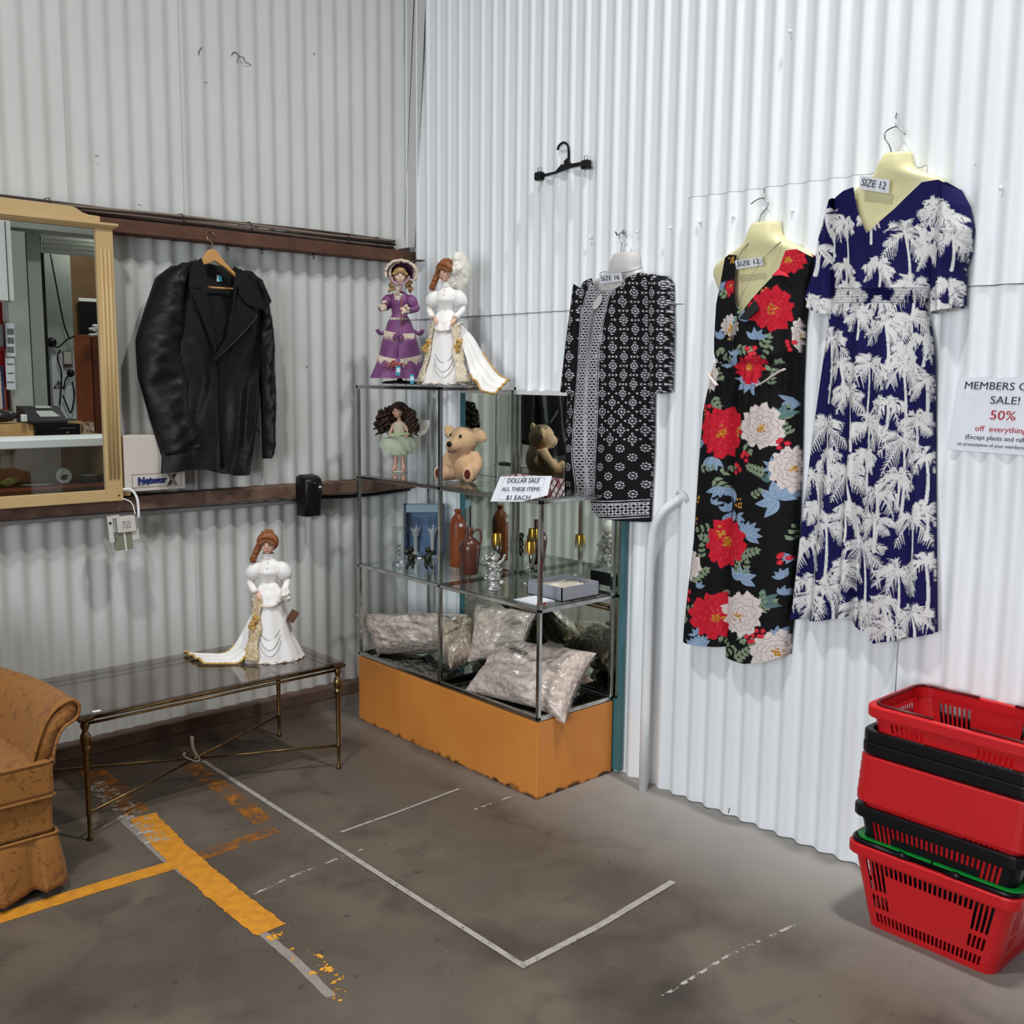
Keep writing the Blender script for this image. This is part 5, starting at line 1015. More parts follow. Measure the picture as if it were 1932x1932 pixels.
for k, x in enumerate((-.034, .034)):
    o = Vector((-.14, -.33, ZG+.0145))+Rz.to_3x3() @ Vector((x*1.12, .004, 0))
    t = thing('frosted_goblet', ['left', 'right'][k]+' white frosted tulip glass inside the blue presentation box', 'glass', tuple(o), group='frosted glasses in the blue box')
    b = MB(); n = 20; prof = flute(); P = []
    for i, (r, z) in enumerate(prof):
        th = np.arange(n)*2*PI/n; rr = r*(1+(.12*np.cos(6*th) if i >= 8 else 0)); zz = z+(.006*np.cos(6*th) if i == 9 else 0)
        P.append(np.stack([rr*np.cos(th), rr*np.sin(th), np.full(n, z)+(.006*np.cos(6*th) if i == 9 else 0)], -1))
    b.grid(np.array(P), wrapv=True); b.build('frosted_bowl', M['frost'], t, local=True, solid=.0015)
    b = MB(); b.lathe([(.019, .115), (.021, .130), (.020, .170)], 20, (0, 0, 0), caps=False); b.build('clear_rim', pane_mat('thin_glass', (.95, .96, .97), 2.0), t, local=True)
# ---- clear glass vase
M['crystal'] = mat('clear_crystal', (.98, .99, .99), .02, trans=1, ior=1.45)
cv = thing('crystal_vase', 'tall clear glass candle holder with sparkling stem at the left of the shelf', 'vase', (-.345, -.415, ZG))
b = MB(); b.lathe([(.001, 0), (.027, 0), (.028, .004), (.026, .012), (.010, .020), (.010, .03), (.013, .04), (.009, .05), (.013, .06), (.009, .07), (.012, .08), (.008, .09), (.001, .091)], 12, (0, 0, 0)); b.build('stem', M['crystal'], cv, local=True, smooth=False)
b = MB(); b.lathe([(.026, .004), (.026, .168)], 24, caps=False); b.build('glass_sleeve', pane_mat('vase_glass', (.9, .93, .93), 2.4), cv, local=True)
b = MB(); b.tube(np.stack([.026*np.cos(np.linspace(0, 2*PI, 24, endpoint=False)), .026*np.sin(np.linspace(0, 2*PI, 24, endpoint=False)), np.full(24, .168)], -1), .0016, 6, closed=True); b.build('rim', M['crystal'], cv, local=True)
b = MB(); b.box((-.012, -.0285, .012), (.006, -.0275, .026)); b.box((-.012, -.0275, .10), (-.004, -.0268, .15)); b.build('price_sticker', M['paper'], cv, local=True, smooth=False)
# ---- dark bronze cherubs
M['bronze'] = mat('dark_bronze', srgb(52, 54, 40), .35, .5, noise=(40, .6, srgb(30, 32, 24)))
cf = thing('cherub_figurine', 'dark bronze figurine of two cherubs holding a bar between them', 'figurine', (-.316, -.545, ZG), math.radians(-41.9))
def fused(name, b, m, p, vox, local=True, sm=4, label=None):
    o = b.build(name, m, p, local=local, label=label); md = o.modifiers.new('fuse', 'REMESH'); md.mode = 'VOXEL'; md.voxel_size = vox; md.use_smooth_shade = True
    md = o.modifiers.new('soften', 'SMOOTH'); md.factor = .5; md.iterations = sm; return o
b = MB()
for x, fl in ((-.044, 1), (.028, -1)):
    b.ell((x, 0, .046), (.017, .014, .022), 14, 10); b.ell((x, -.002, .084), .0135, 14, 10); b.ell((x-.008, 0, .026), (.010, .010, .012), 10, 8); b.ell((x+.008, 0, .026), (.010, .010, .012), 10, 8)
    b.tube([(x-.009, 0, .026), (x-.012-.004*fl, -.006, .012), (x-.010-.008*fl, -.002, .001)], [.008, .0065, .005], 8); b.tube([(x+.009, 0, .026), (x+.012-.004*fl, -.010, .013), (x+.014-.006*fl, -.008, .001)], [.008, .0065, .005], 8)
    b.tube([(x+.012*fl, -.004, .06), (x+.026*fl, -.012, .055), (x+.036*fl, -.012, .048)], [.0065, .0055, .005], 8); b.tube([(x-.012*fl, 0, .062), (x-.024*fl, -.006, .074)], [.006, .005], 8)
    b.grid(np.array([[(x+.004*fl, .012, .05), (x+.004*fl, .012, .07)], [(x-.02*fl, .02, .058), (x-.018*fl, .02, .082)], [(x-.034*fl, .022, .068), (x-.03*fl, .022, .086)]])+np.array([0, 0, 0])); b.ell((x-.020*fl, .016, .070), (.016, .004, .012), 10, 6)
fused('cherubs', b, M['bronze'], cf, .0022)
b = MB(); b.box((-.020, -.018, .044), (.006, -.008, .052)); b.build('bar', M['bronze'], cf, local=True, smooth=False, bevel=.002)
b = MB(); b.box((-.016, -.0195, .046), (.002, -.0185, .054)); b.build('price_sticker', M['paper'], cf, local=True, smooth=False)
# ---- crumpled silver angel
M['silver'] = mat('silver_plate', (.66, .64, .63), .06, 1, bump=(75, 1.0))
sv = thing('silver_figurine', 'shiny silver cherub figurine with raised arm at the front of the glass shelf', 'figurine', (-.352, -1.06, ZG), math.radians(-41.9))
b = MB(); r_ = np.random.default_rng(4)
b.lathe([(.001, 0), (.030, 0), (.031, .006), (.024, .014), (.022, .03), (.026, .045), (.024, .06), (.018, .07), (.001, .075)], 20)
b.ell((0, 0, .086), (.022, .018, .026), 14, 10); b.ell((.002, -.004, .126), .018, 14, 10)
b.tube([(-.016, 0, .10), (-.034, -.006, .112), (-.046, -.006, .128)], [.009, .007, .006], 8); b.tube([(.016, 0, .10), (.034, -.004, .116), (.044, 0, .140)], [.009, .007, .006], 8)
for k in range(36): b.ell((r_.normal(0, .016), r_.normal(0, .014), r_.uniform(.02, .145)), r_.uniform(.006, .011), 8, 6)
fused('cherub', b, M['silver'], sv, .0026, sm=1)
# ---- gold rimmed champagne flutes
M['flutegl'] = pane_mat('flute_glass', (.93, .94, .93), 2.2, .02)
def gold_mat():
    m = mat('worn_gilding', srgb(206, 158, 60), .2, .9); N = m.node_tree.nodes; L = m.node_tree.links; b = N['Principled BSDF']
    sx = N.new('ShaderNodeSeparateXYZ'); L.new(N['Texture Coordinate'].outputs['Object'], sx.inputs[0]); n = N.new('ShaderNodeTexNoise'); n.inputs['Scale'].default_value = 130; L.new(N['Texture Coordinate'].outputs['Object'], n.inputs['Vector'])
    r = N.new('ShaderNodeMapRange'); r.inputs[1].default_value = .095; r.inputs[2].default_value = .150; L.new(sx.outputs[2], r.inputs[0]); a = N.new('ShaderNodeMath'); L.new(r.outputs[0], a.inputs[0]); L.new(n.outputs[0], a.inputs[1])
    r2 = N.new('ShaderNodeMapRange'); r2.inputs[1].default_value = .85; r2.inputs[2].default_value = 1.5; r2.inputs[4].default_value = .8; L.new(a.outputs[0], r2.inputs[0]); L.new(r2.outputs[0], b.inputs['Alpha']); return m
M['gild'] = gold_mat()
fl = thing('champagne_flute', 'gold rimmed champagne flute behind the silver cherub', 'glass', (-.135, -.825, ZG), group='gold rimmed flutes')
b = MB(); b.lathe([(.001, 0), (.025, 0), (.024, .002), (.006, .005), (.0042, .012), (.0045, .04), (.006, .05), (.0042, .058), (.005, .066), (.001, .07)], 16); b.build('stem', M['crystal'], fl, local=True)
b = MB(); b.lathe([(.001, .066), (.008, .072), (.018, .088), (.0225, .110), (.0225, .135), (.019, .172)], 24, caps=False); b.build('bowl', M['flutegl'], fl, local=True)
b = MB(); b.lathe([(.0228, .108), (.0228, .135), (.0193, .1725)], 24, caps=False); b.build('gold_band', M['gild'], fl, local=True)
dup(fl, (-.172, -1.072, ZG), label='gold rimmed champagne flute nearest the grey gift box')
# ---- grey gift box with white tissue, folded leaflet
gb = thing('gift_box', 'open grey gift box lined with white tissue on the glass shelf', 'box', (-.21, -1.29, ZG))
M['grey'] = mat('grey_card', srgb(150, 152, 162), .6)
x0, x1, y0, y1, h = -.305, -.105, -1.388, -1.20, .052
b = MB()
for lo, hi in [((x0, y0, ZG), (x1, y0+.004, ZG+h)), ((x0, y1-.004, ZG), (x1, y1, ZG+h)), ((x0, y0, ZG), (x0+.004, y1, ZG+h)), ((x1-.004, y0, ZG), (x1, y1, ZG+h)), ((x0, y0, ZG), (x1, y1, ZG+.003))]: b.box(lo, hi)
b.build('tray', M['grey'], gb, smooth=False)
b = MB(); u = np.linspace(0, 1, 24); U, V = np.meshgrid(u, u); r_ = np.random.default_rng(8); Z = ZG+.030+.018*np.sin(PI*U)*np.sin(PI*V)+.006*np.sin(9*U+4*V)*np.sin(7*V)+r_.normal(0, .0015, U.shape)
b.grid(np.stack([x0+.006+(x1-x0-.012)*U, y0+.006+(y1-y0-.012)*V, Z], -1)); b.build('tissue', mat('cream_tissue', srgb(222, 214, 200), .8), gb)
lf = thing('folded_leaflet', 'small folded leaflet lying at the corner of the glass shelf', 'leaflet', (-.37, -1.31, ZG))
b = MB()
for k in range(3): b.box((-.415+.004*k, -1.372, ZG+.0025*k), (-.325, -1.245-.01*k, ZG+.0025*k+.0018))
b.build('pages', M['paper'], lf, smooth=False)
b = MB(); b.box((-.416, -1.374, ZG+.0008), (-.37, -1.371, ZG+.006)); b.build('red_print', M['redink'], lf, smooth=False)
# ---- checked box with the dollar sale sign
ZF = ZS2+.0135
def check_mat():
    m = mat('red_and_white_check', srgb(180, 26, 52), .4); N = m.node_tree.nodes; L = m.node_tree.links; b = N['Principled BSDF']
    sx = N.new('ShaderNodeSeparateXYZ'); L.new(N['Texture Coordinate'].outputs['Object'], sx.inputs[0]); mp = N.new('ShaderNodeMapping')
    mp.inputs['Rotation'].default_value = (.5, .6, .4); L.new(N['Texture Coordinate'].outputs['Object'], mp.inputs[0])
    br = N.new('ShaderNodeTexBrick'); br.inputs['Color1'].default_value = (*srgb(230, 222, 224), 1); br.inputs['Color2'].default_value = (*srgb(150, 14, 40), 1); br.inputs['Mortar'].default_value = (*srgb(52, 12, 22), 1)
    br.inputs['Scale'].default_value = 26; br.inputs['Mortar Size'].default_value = .035; L.new(mp.outputs[0], br.inputs['Vector']); L.new(br.outputs[0], b.inputs['Base Color']); return m
ck = thing('checked_box', 'open red and white checked box behind the dollar sale sign', 'box', (-.35, -1.27, ZF))
x0, x1, y0, y1, h = -.40, -.30, -1.395, -1.15, .062
b = MB()
for lo, hi in [((x0, y0, ZF), (x1, y0+.006, ZF+h)), ((x0, y1-.006, ZF), (x1, y1, ZF+h)), ((x0, y0, ZF), (x0+.006, y1, ZF+h)), ((x1-.006, y0, ZF), (x1, y1, ZF+h))]: b.box(lo, hi)
b.box((x0+.006, y0+.006, ZF), (x1-.006, y1-.006, ZF+.036)); b.build('carton', check_mat(), ck, smooth=False)
b = MB(); b.box((x0+.008, y0+.01, ZF+.037), (x1-.008, y1-.01, ZF+.046)); b.build('contents', M['paper'], ck, smooth=False)
ds = thing('dollar_sign', 'white DOLLAR SALE card leaning over the shelf edge', 'sign', (-.43, -1.2, 1.09))
T0, T1 = onplane(944, 899, 0, -.412), onplane(1041, 898, 0, -.412); B0, B1 = onplane(925, 946, 0, -.455), onplane(1030, 947, 0, -.455)
c1 = B0*.42+B1*.58; c2 = B1*.75+T1*.25
b = MB(); b.add([T0, T1, c2, c1, B0], [(0, 1, 2, 3, 4)]); b.build('card', M['paper'], ds, smooth=False, solid=.001)
rd = (T1-T0)+(B1-B0); rd /= np.linalg.norm(rd); ud = (T0-B0)+(T1-B1); ud = ud-rd*(ud@rd); Hs = np.linalg.norm(ud)/2; ud /= np.linalg.norm(ud); nd = np.cross(rd, ud); cc = (T0+T1+B0+B1)/4+nd*.0015
Wc = np.linalg.norm(T1-T0)
for body, f, wd, sz in [('DOLLAR SALE', .27, .62, .26), ('ALL THESE ITEMS', -.02, .74, .22), ('$1 EACH', -.31, .46, .24)]: text(body, M['ink'], cc+ud*Hs*f*1.15, rd, ud, width=wd*Wc, size=sz*Hs, parent=ds, bold=.0001)
b = MB(); q = [cc+rd*sx_*Wc*.40+ud*Hs*sy_*.42 for sx_, sy_ in ((-1, -1.02), (1, -1.02), (1, 1.02), (-1, 1.02))]; b.tube(q, .0004, 4, closed=True); b.build('border', M['ink'], ds)
b = MB(); b.ell(cc+ud*Hs*.44, .0022, 8, 6); b.build('pin', M['black'], ds)
# ---- bear
M['fur'] = mat('honey_plush', srgb(214, 178, 138), .95, bump=(220, .5), sheen=.4, noise=(12, .4, srgb(198, 158, 116)))
M['sole'] = mat('maroon_velvet', srgb(84, 22, 26), .9)
br_ = thing('teddy_bear', 'honey coloured plush bear with maroon foot pads sitting on the glass shelf', 'teddy bear', (-.243, -.735, ZF), math.radians(-41.9-20), scale=1.1)
b = MB()
b.ell((0, 0, .062), (.058, .050, .064), 20, 14); b.ell((.004, -.012, .150), (.056, .052, .053), 20, 14); b.ell((-.016, -.050, .133), (.033, .036, .030), 16, 12); b.ell((-.018, -.060, .122), (.022, .022, .018), 14, 10)
b.ell((-.056, .006, .182), (.030, .012, .022), 14, 10, rot=(0, .7, 0)); b.ell((.064, .006, .172), (.036, .012, .022), 14, 10, rot=(0, .75, 0)); b.ell((-.060, .0, .172), (.018, .014, .016), 10, 8); b.ell((.052, .002, .176), (.018, .013, .016), 10, 8)
b.tube(smoothc([(-.042, -.004, .100), (-.060, -.020, .070), (-.052, -.044, .042)], 12), [.024]*4+[.022]*3+[.021]*6 if False else .0225, 12); b.ell((-.050, -.050, .040), .023, 12, 10)
b.tube(smoothc([(.044, -.004, .100), (.064, -.018, .068), (.060, -.040, .038)], 12), .0225, 12); b.ell((.058, -.046, .036), .023, 12, 10)
for sx_ in (-1, 1):
    b.tube(smoothc([(sx_*.03, -.01, .026), (sx_*.05, -.045, .024), (sx_*.056, -.075, .026)], 10), .025, 12); b.ell((sx_*.058, -.086, .030), (.024, .014, .031), 14, 10)
fused('plush_body', b, M['fur'], br_, .004, sm=6)
b = MB(); b.ell((-.020, -.086, .140), (.0105, .007, .0105), 12, 8); b.build('nose', M['black'], br_, local=True)
for x, y, z in ((-.030, -.045, .171), (.014, -.060, .169)): b = MB(); b.ell((x, y, z), (.006, .0045, .0065), 10, 8); b.build('eye', M['black'], br_, local=True)
b = MB(); b.tube(smoothc([(-.026, -.082, .117), (-.016, -.086, .111), (-.004, -.078, .113), (.002, -.070, .118)], 14), .0017, 6); b.build('mouth', M['black'], br_, local=True)
for sx_ in (-1, 1): b = MB(); b.ell((sx_*.058, -.0985, .033), (.012, .0035, .018), 12, 8); b.build('foot_pad', M['sole'], br_, local=True)
# ================================================================ DOLLS
M['skin'] = mat('porcelain_skin', srgb(226, 180, 156), .35, sub=.1); M['skinp'] = mat('pale_porcelain_skin', srgb(232, 202, 182), .4)
M['auburn'] = mat('auburn_hair', srgb(150, 92, 50), .45, noise=(60, .7, srgb(104, 58, 30)), bump=(90, .4, (1, 1, .2)))
M['blond'] = mat('blond_hair', srgb(186, 150, 104), .5, noise=(60, .7, srgb(140, 104, 66)), bump=(90, .4, (1, 1, .2)))
M['brunet'] = mat('dark_brown_hair', srgb(62, 38, 26), .45, noise=(60, .7, srgb(36, 22, 16)), bump=(90, .4, (1, 1, .2)))
M['satin'] = mat('white_satin', srgb(238, 236, 234), .40, bump=(16, .35, (1, 1, .35)), sheen=.2)
M['goldlace'] = mat('champagne_lace', srgb(206, 178, 130), .7, noise=(70, .8, srgb(232, 220, 196)), bump=(110, .8))
M['paleLace'] = mat('pale_champagne_lace', srgb(222, 206, 176), .75, noise=(60, .7, srgb(238, 230, 214)), bump=(110, .8))
M['gold'] = mat('gold_rosette', srgb(178, 136, 66), .5, noise=(80, .7, srgb(216, 180, 110)), bump=(120, .7))
M['bead'] = mat('silver_bead', (.5, .49, .47), .3, .8)
M['lace'] = mat('ivory_lace', srgb(222, 208, 190), .85, noise=(90, .6, srgb(190, 172, 154)), bump=(120, .8))
M['purple'] = mat('purple_taffeta', srgb(124, 72, 122), .5, noise=(14, .4, srgb(104, 56, 104)), bump=(14, .15)); M['purpled'] = mat('deep_purple_velvet', srgb(70, 34, 66), .8)
M['eye'] = mat('dark_eye', (.02, .012, .01), .15); M['lip'] = mat('rosy_lip', srgb(170, 70, 70), .5)
M['fluff'] = mat('white_marabou', srgb(232, 230, 220), .95, bump=(70, .9))
M['cyan'] = mat('cyan_tag', srgb(46, 158, 186), .6); M['tagw'] = mat('pale_tag', srgb(206, 226, 232), .7)
def rot_pts(P, c, rz, rx=0): return (np.asarray(P)-c)@np.array((Matrix.Rotation(rz, 3, 'Z') @ Matrix.Rotation(rx, 3, 'X'))).T+c
def head(bd, root, c, s, turn, tilt, skin, eyes=True):
    """head centred at c, s = half height; bd collects the body mesh"""
    q = MB(); c = np.array(c)
    q.ell(c, (s*.78, s*.86, s), 22, 16); q.ell(c+[0, -s*.42, -s*.52], (s*.42, s*.42, s*.44), 14, 10); q.ell(c+[0, -s*.86, -.08*s], (s*.11, s*.16, s*.20), 10, 8)
    for x in (-1, 1): q.ell(c+[x*s*.40, -s*.55, -s*.24], (s*.26, s*.24, s*.24), 10, 8); q.ell(c+[x*s*.78, 0, -s*.05], (s*.08, s*.16, s*.22), 8, 6)
    for v, f, cc in zip(q.v, [None]*len(q.v), q.c): pass
    V = rot_pts(np.concatenate(q.v), c, turn, tilt); bd.add(V, q.f)
    def piece(nm, items, m):
        b = MB()
        for cen, r in items:
            e = MB(); e.ell(c+np.array(cen)*s, np.array(r)*s, 10, 8); b.add(rot_pts(e.v[0], c, turn, tilt), e.f)
        return b.build(nm, m, root, local=True)
    for x in (-1, 1):
        ew = piece('eye', [((x*.31, -.74, .10), (.155, .06, .095))], M['white']); 
        e = MB(); e.ell(c+np.array((x*.31, -.795, .10))*s, np.array((.085, .03, .085))*s, 10, 8); b = MB(); b.add(rot_pts(e.v[0], c, turn, tilt), e.f); b.build('iris', M['eye'], ew, local=True)
        piece('eyebrow', [((x*.33, -.73, .31), (.19, .05, .035))], M['eye'])
        piece('eyelash', [((x*.31, -.775, .185), (.17, .04, .03))], M['eye'])
    piece('lips', [((0, -.855, -.50), (.17, .055, .05)), ((0, -.86, -.57), (.12, .05, .05))], M['lip'])
def curl(b, p0, p1, R, r, turns, n=40, ph=0):
    p0, p1 = np.array(p0, float), np.array(p1, float); d = p1-p0; L_ = np.linalg.norm(d); d /= L_; a = np.cross(d, [0, 1, .2]); a /= np.linalg.norm(a); e = np.cross(d, a); t = np.linspace(0, 1, n)
    P = p0+np.outer(t*L_, d)+R*(np.outer(np.cos(2*PI*turns*t+ph), a)+np.outer(np.sin(2*PI*turns*t+ph), e)); b.tube(P, r*np.clip(np.minimum(t*6+.4, (1-t)*4+.35), 0, 1), 7)
def loft(b, rings, n=48, fold=None):
    """rings: (z, rx, ry, cx, cy)"""
    Z = np.array(rings, float); th = np.arange(n)*2*PI/n; P = []
    for i, (z, rx, ry, cx, cy) in enumerate(Z):
        k = fold(th, i/(len(Z)-1)) if fold is not None else 1
        P.append(np.stack([cx+rx*k*np.cos(th), cy+ry*k*np.sin(th), np.full(n, z)], -1))
    b.grid(np.array(P), wrapv=True)
def rings(pts, n=30):
    pts = np.array(pts, float); z = np.linspace(pts[0, 0], pts[-1, 0], n); o = np.argsort(pts[:, 0]); return np.stack([z]+[np.interp(z, pts[o, 0], pts[o, k]) for k in range(1, 5)], -1)
def hand(b, c, d, s):
    """small curled hand at c pointing along d"""
    c, d = np.array(c, float), np.array(d, float)/np.linalg.norm(d); b.ell(c, (s*.9, s*.55, s*.8), 10, 8); side = np.cross(d, [0, 1, 0]); side /= np.linalg.norm(side)
    for k in range(4):
        o = c+side*s*(k-1.5)*.42+d*s*.4; L_ = s*(1.15, 1.35, 1.3, 1.0)[k]; b.tube([o, o+d*L_*.6, o+d*L_*.85+np.array([0, -.35, -.35])*s], [s*.27, s*.24, s*.18], 6)
    b.tube([c-side*s*.6, c-side*s*1.0+d*s*.4, c-side*s*.85+d*s*.9], [s*.28, s*.25, s*.2], 6)
def beads(name, root, P, r, m, cnt=None):
    P = resample(P, cnt or 30); b = MB()
    for q in P: b.ell(q, r, 6, 5)
    return b.build(name, m, root, local=True)
def frill(b, P, out, w, amp=.3, n=None):
    """scalloped ribbon along P, falling w"""
    P = resample(P, n or 60); k = np.arange(len(P)); o = np.array(out); b.grid(np.stack([P, P+np.array([0, 0, -w])*(1+amp*np.abs(np.sin(k*.55)))[:, None]+o*(.5+.5*np.sin(k*1.1))[:, None]], 1))
def price_tag(root, c, rz=0, s=1.0):
    M_ = Matrix.Translation(c) @ Matrix.Rotation(rz, 4, 'Y'); b = MB(); b.box((-.008*s, -.001, -.018*s), (.008*s, .001, .018*s), M=M_); t = b.build('price_tag', M['cyan'], root, local=True, smooth=False)
    b = MB(); b.box((-.0065*s, -.0018, -.006*s), (.0085*s, -.0011, .010*s), M=M_); b.build('tag_paper', M['tagw'], t, local=True, smooth=False)
def bride(label, loc, rz, mir, turn, train, hairmat, veil, muff):
    """mir = -1 swaps left and right; train = outline of the trailing satin in local coordinates"""
    t = thing('bride_doll', label, 'doll', loc, rz); X = mir
    bd = MB(); hc = (.0*X, -.006, .452); s = .0345
    head(bd, t, hc, s, turn, .08, M['skin']); bd.tube([(0, 0, .37), (0, -.002, .43)], .0125, 12); bd.ell((0, .0, .36), (.03, .02, .03), 12, 8)
    for x, e, h in ((-1, (-.067, -.012, .300), (-.034, -.045, .262)), (1, (.068, -.010, .300), (.046, -.048, .262))):
        if muff and x == 1: h = (.060, -.040, .262)
        bd.tube([(x*.038, 0, .375), e, h], [.011, .009, .007], 8); hand(bd, np.array(h)+[0, -.004, -.004], (-x*.5, -.6, -.35), .0095)
    fused('body', bd, M['skin'], t, .0022, sm=2)
    # bodice, high collar, peplum
    b = MB(); loft(b, rings([(.398, .019, .017, 0, 0), (.386, .036, .022, 0, 0), (.372, .047, .028, 0, -.002), (.345, .044, .034, 0, -.006), (.325, .036, .028, 0, -.003), (.306, .029, .024, 0, 0), (.300, .029, .024, 0, 0)], 24)); bo_ = b.build('bodice', M['satin'], t, local=True)
    b = MB(); loft(b, rings([(.418, .023, .021, 0, .002), (.405, .018, .018, 0, 0), (.394, .020, .018, 0, 0)], 6), 30, lambda th, k: 1+.06*np.sin(9*th)*(1-k)); b.build('ruffled_collar', M['satin'], bo_, local=True, solid=.001)
    for k in range(5): b = MB(); b.ell((.0, -.0285-.008*math.sin(PI*min(1, k/3.2)), .385-.02*k), .0022, 8, 6); b.build('button', M['bead'], bo_, local=True)
    b = MB(); th = np.linspace(0, 2*PI, 72, endpoint=False); dp = .052+.035*np.clip(-np.sin(th), 0, 1)**2; P = []
    for v in np.linspace(0, 1, 12): P.append(np.stack([(.029+.038*v**.8)*np.cos(th)*(1+.05*v*np.sin(9*th)), (.024+.034*v**.8)*np.sin(th)*(1+.05*v*np.sin(9*th)), .304-dp*v], -1))
    b.grid(np.array(P), wrapv=True); pe = b.build('peplum', M['satin'], t, local=True, solid=.001)
    e = P[-1]; o = MB(); kk = np.arange(72); o.tube(np.concatenate([e, e[:1]])+np.array([0, 0, -.001]), .0032*(1+.4*np.sin(np.r_[kk, 0]*1.9)), 6); o.build('braid_edge', M['lace'], pe, local=True)
    # sleeves
    for x in (-1, 1):
        el = np.array((x*.064, -.006, .318)); b = MB(); b.ell((x*.057, .0, .347), (.030, .030, .040), 18, 12, rot=(0, -x*.45, 0)); b.ell((x*.048, 0, .368), (.020, .022, .018), 12, 8)
        wr_ = (x*.048 if not (muff and x == 1) else .060, -.040, .272); b.tube(smoothc([(x*.060, 0, .345), (x*.070, -.010, .305), wr_], 16), [.017]+[.0135]*30, 12) if False else b.tube(smoothc([(x*.060, 0, .345), (x*.070, -.010, .305), wr_], 16), .0135, 12)
        sl = b.build('puff_sleeve', M['satin'], t, local=True)
        beads('pearl_trim', sl, [(x*.078, -.018, .328), (x*.062, -.028, .318), (x*.046, -.024, .322)] if x*X < 0 else [(x*.081, -.010, .346), (x*.074, -.024, .326), (x*.050, -.027, .318)], .0022, M['bead'], 16)
        b = MB(); c_ = np.array(wr_); b.ell(c_+[0, 0, .002], (.014, .013, .010), 10, 8); b.build('lace_cuff', M['lace'] if not (muff and x == 1) else M['fluff'], sl, local=True)
    # skirt
    fold = lambda th, k: 1+(.035*np.sin(8*th+.6)+.02*np.sin(13*th))*k**1.2
    b = MB(); loft(b, rings([(.300, .028, .024, 0, 0), (.26, .054, .047, 0, 0), (.18, .068, .060, 0, .004), (.09, .086, .078, 0, .01), (.03, .112, .098, 0, .016), (.0, .124, .104, 0, .018)], 40), 96, fold); sk = b.build('skirt', M['satin'], t, local=True)
    th = np.linspace(0, 2*PI, 90, endpoint=False); hm = np.stack([.125*np.cos(th), .018+.104*np.sin(th), .004+.003*np.sin(th*22)], -1); b = MB(); b.tube(hm, .0035*(1+.4*np.sin(np.arange(90)*1.7)), 6, closed=True); b.build('hem_trim', M['lace'], sk, local=True)
    # lace side panels with gold rosettes
    def panel(a0, wd, m, nm):
        Z = np.linspace(.25, .01, 34); r_ = np.random.default_rng(int(a0*100) % 1000+3); P = []
        for z in Z:
            rx = np.interp(z, [0, .03, .09, .18, .26], [.130, .118, .092, .074, .060]); ry = np.interp(z, [0, .03, .09, .18, .26], [.108, .102, .082, .064, .052]); cy = np.interp(z, [0, .09, .3], [.018, .01, 0])
            A = a0+np.linspace(-wd, wd, 12)*(1+.18*np.sin(z*60)); A = A*(1); w_ = .006+r_.uniform(-.002, .004, 12)
            P.append(np.stack([(rx+w_)*np.cos(A), cy+(ry+w_)*np.sin(A), np.full(12, z)+r_.normal(0, .0012, 12)], -1))
        b = MB(); b.grid(np.array(P)); return b.build(nm, m, sk, local=True, solid=.003)
    sides = [-PI/2-X*.62] if not veil else [-PI/2-.95, -PI/2+.80]
    for a0 in sides:
        panel(a0, .30 if not veil else .26, M['goldlace'] if not veil else M['paleLace'], 'lace_panel')
        b = MB(); r_ = np.random.default_rng(9); cx, cy, cz = .086*math.cos(a0), .006+.080*math.sin(a0), .165
        for k in range(26): b.ell((cx+r_.normal(0, .011), cy+r_.normal(0, .004), cz+r_.normal(0, .017)), r_.uniform(.005, .009), 8, 6)
        fused('gold_rosette', b, M['gold'], sk, .0024, sm=1)
    # hanging strings of beads
    for z0, sag in ((.125, .035), (.105, .052), (.085, .055)):
        A = np.linspace(-PI/2-.42, -PI/2+.55, 40); zz = z0-sag*np.sin(PI*np.linspace(0, 1, 40)); rx = np.interp(zz, [0, .03, .09, .18], [.127, .116, .090, .071]); ry = np.interp(zz, [0, .03, .09, .18], [.108, .102, .081, .062])
        beads('bead_string', sk, np.stack([rx*np.cos(A), .012+ry*np.sin(A), zz], -1), .0016, M['bead'], 44)
    # train
    Lf, Rg = np.array(train[0], float), np.array(train[1], float); a = smoothc(Lf, 40); c = smoothc(Rg, 40); a = resample(a, 40); c = resample(c, 40); v = np.linspace(0, 1, 22)[None, :, None]
    P = a[:, None]*(1-v)+c[:, None]*v; wv = np.sin(np.linspace(0, 3.2*PI, 22))[None, :]*np.linspace(.003, .010, 40)[:, None]; P[..., 2] += np.abs(wv)
    b = MB(); b.grid(P); tr = b.build('train', M['satin'], t, local=True, solid=.0015)
    ed = np.concatenate([a[20:], P[-1], c[20:][::-1]]); b = MB(); ed = resample(ed, 110); b.tube(ed+[0, 0, .002], .0045*(1+.45*np.sin(np.arange(110)*1.9)), 6); b.build('gold_edging', M['gold'] if veil else mat('yellow_gold_braid', srgb(196, 164, 80), .5, bump=(120, .7)), tr, local=True)
    # hair: high rolled front, curls falling on one side
    b = MB(); r_ = np.random.default_rng(11); c0 = np.array(hc)
    b.ell(c0+[0, .012, .010], (s*1.16, s*.98, s*1.12), 20, 14)
    hr = b.build('hair', hairmat, t, local=True)
    b = MB(); A = np.linspace(-.12, PI+.12, 26); arc = np.stack([s*.86*np.cos(A)*1.06, np.full(26, -.40*s), .24*s+s*.80*np.sin(A)], -1)
    arc = rot_pts(c0+arc, c0, turn); b.tube(arc, s*(.26+.20*np.sin(np.clip(A, 0, PI))), 12); b.build('rolled_front', hairmat, hr, local=True)
    b = MB()
    for k in range(11): a_ = PI*(.06+.88*k/10); q = rot_pts([c0+[s*.74*math.cos(a_), -s*.80, s*.30+s*.34*math.sin(a_)]], c0, turn)[0]; curl(b, q, q+[.002, -.002, -.009], .0048, .0042, 1.3, 16, k)
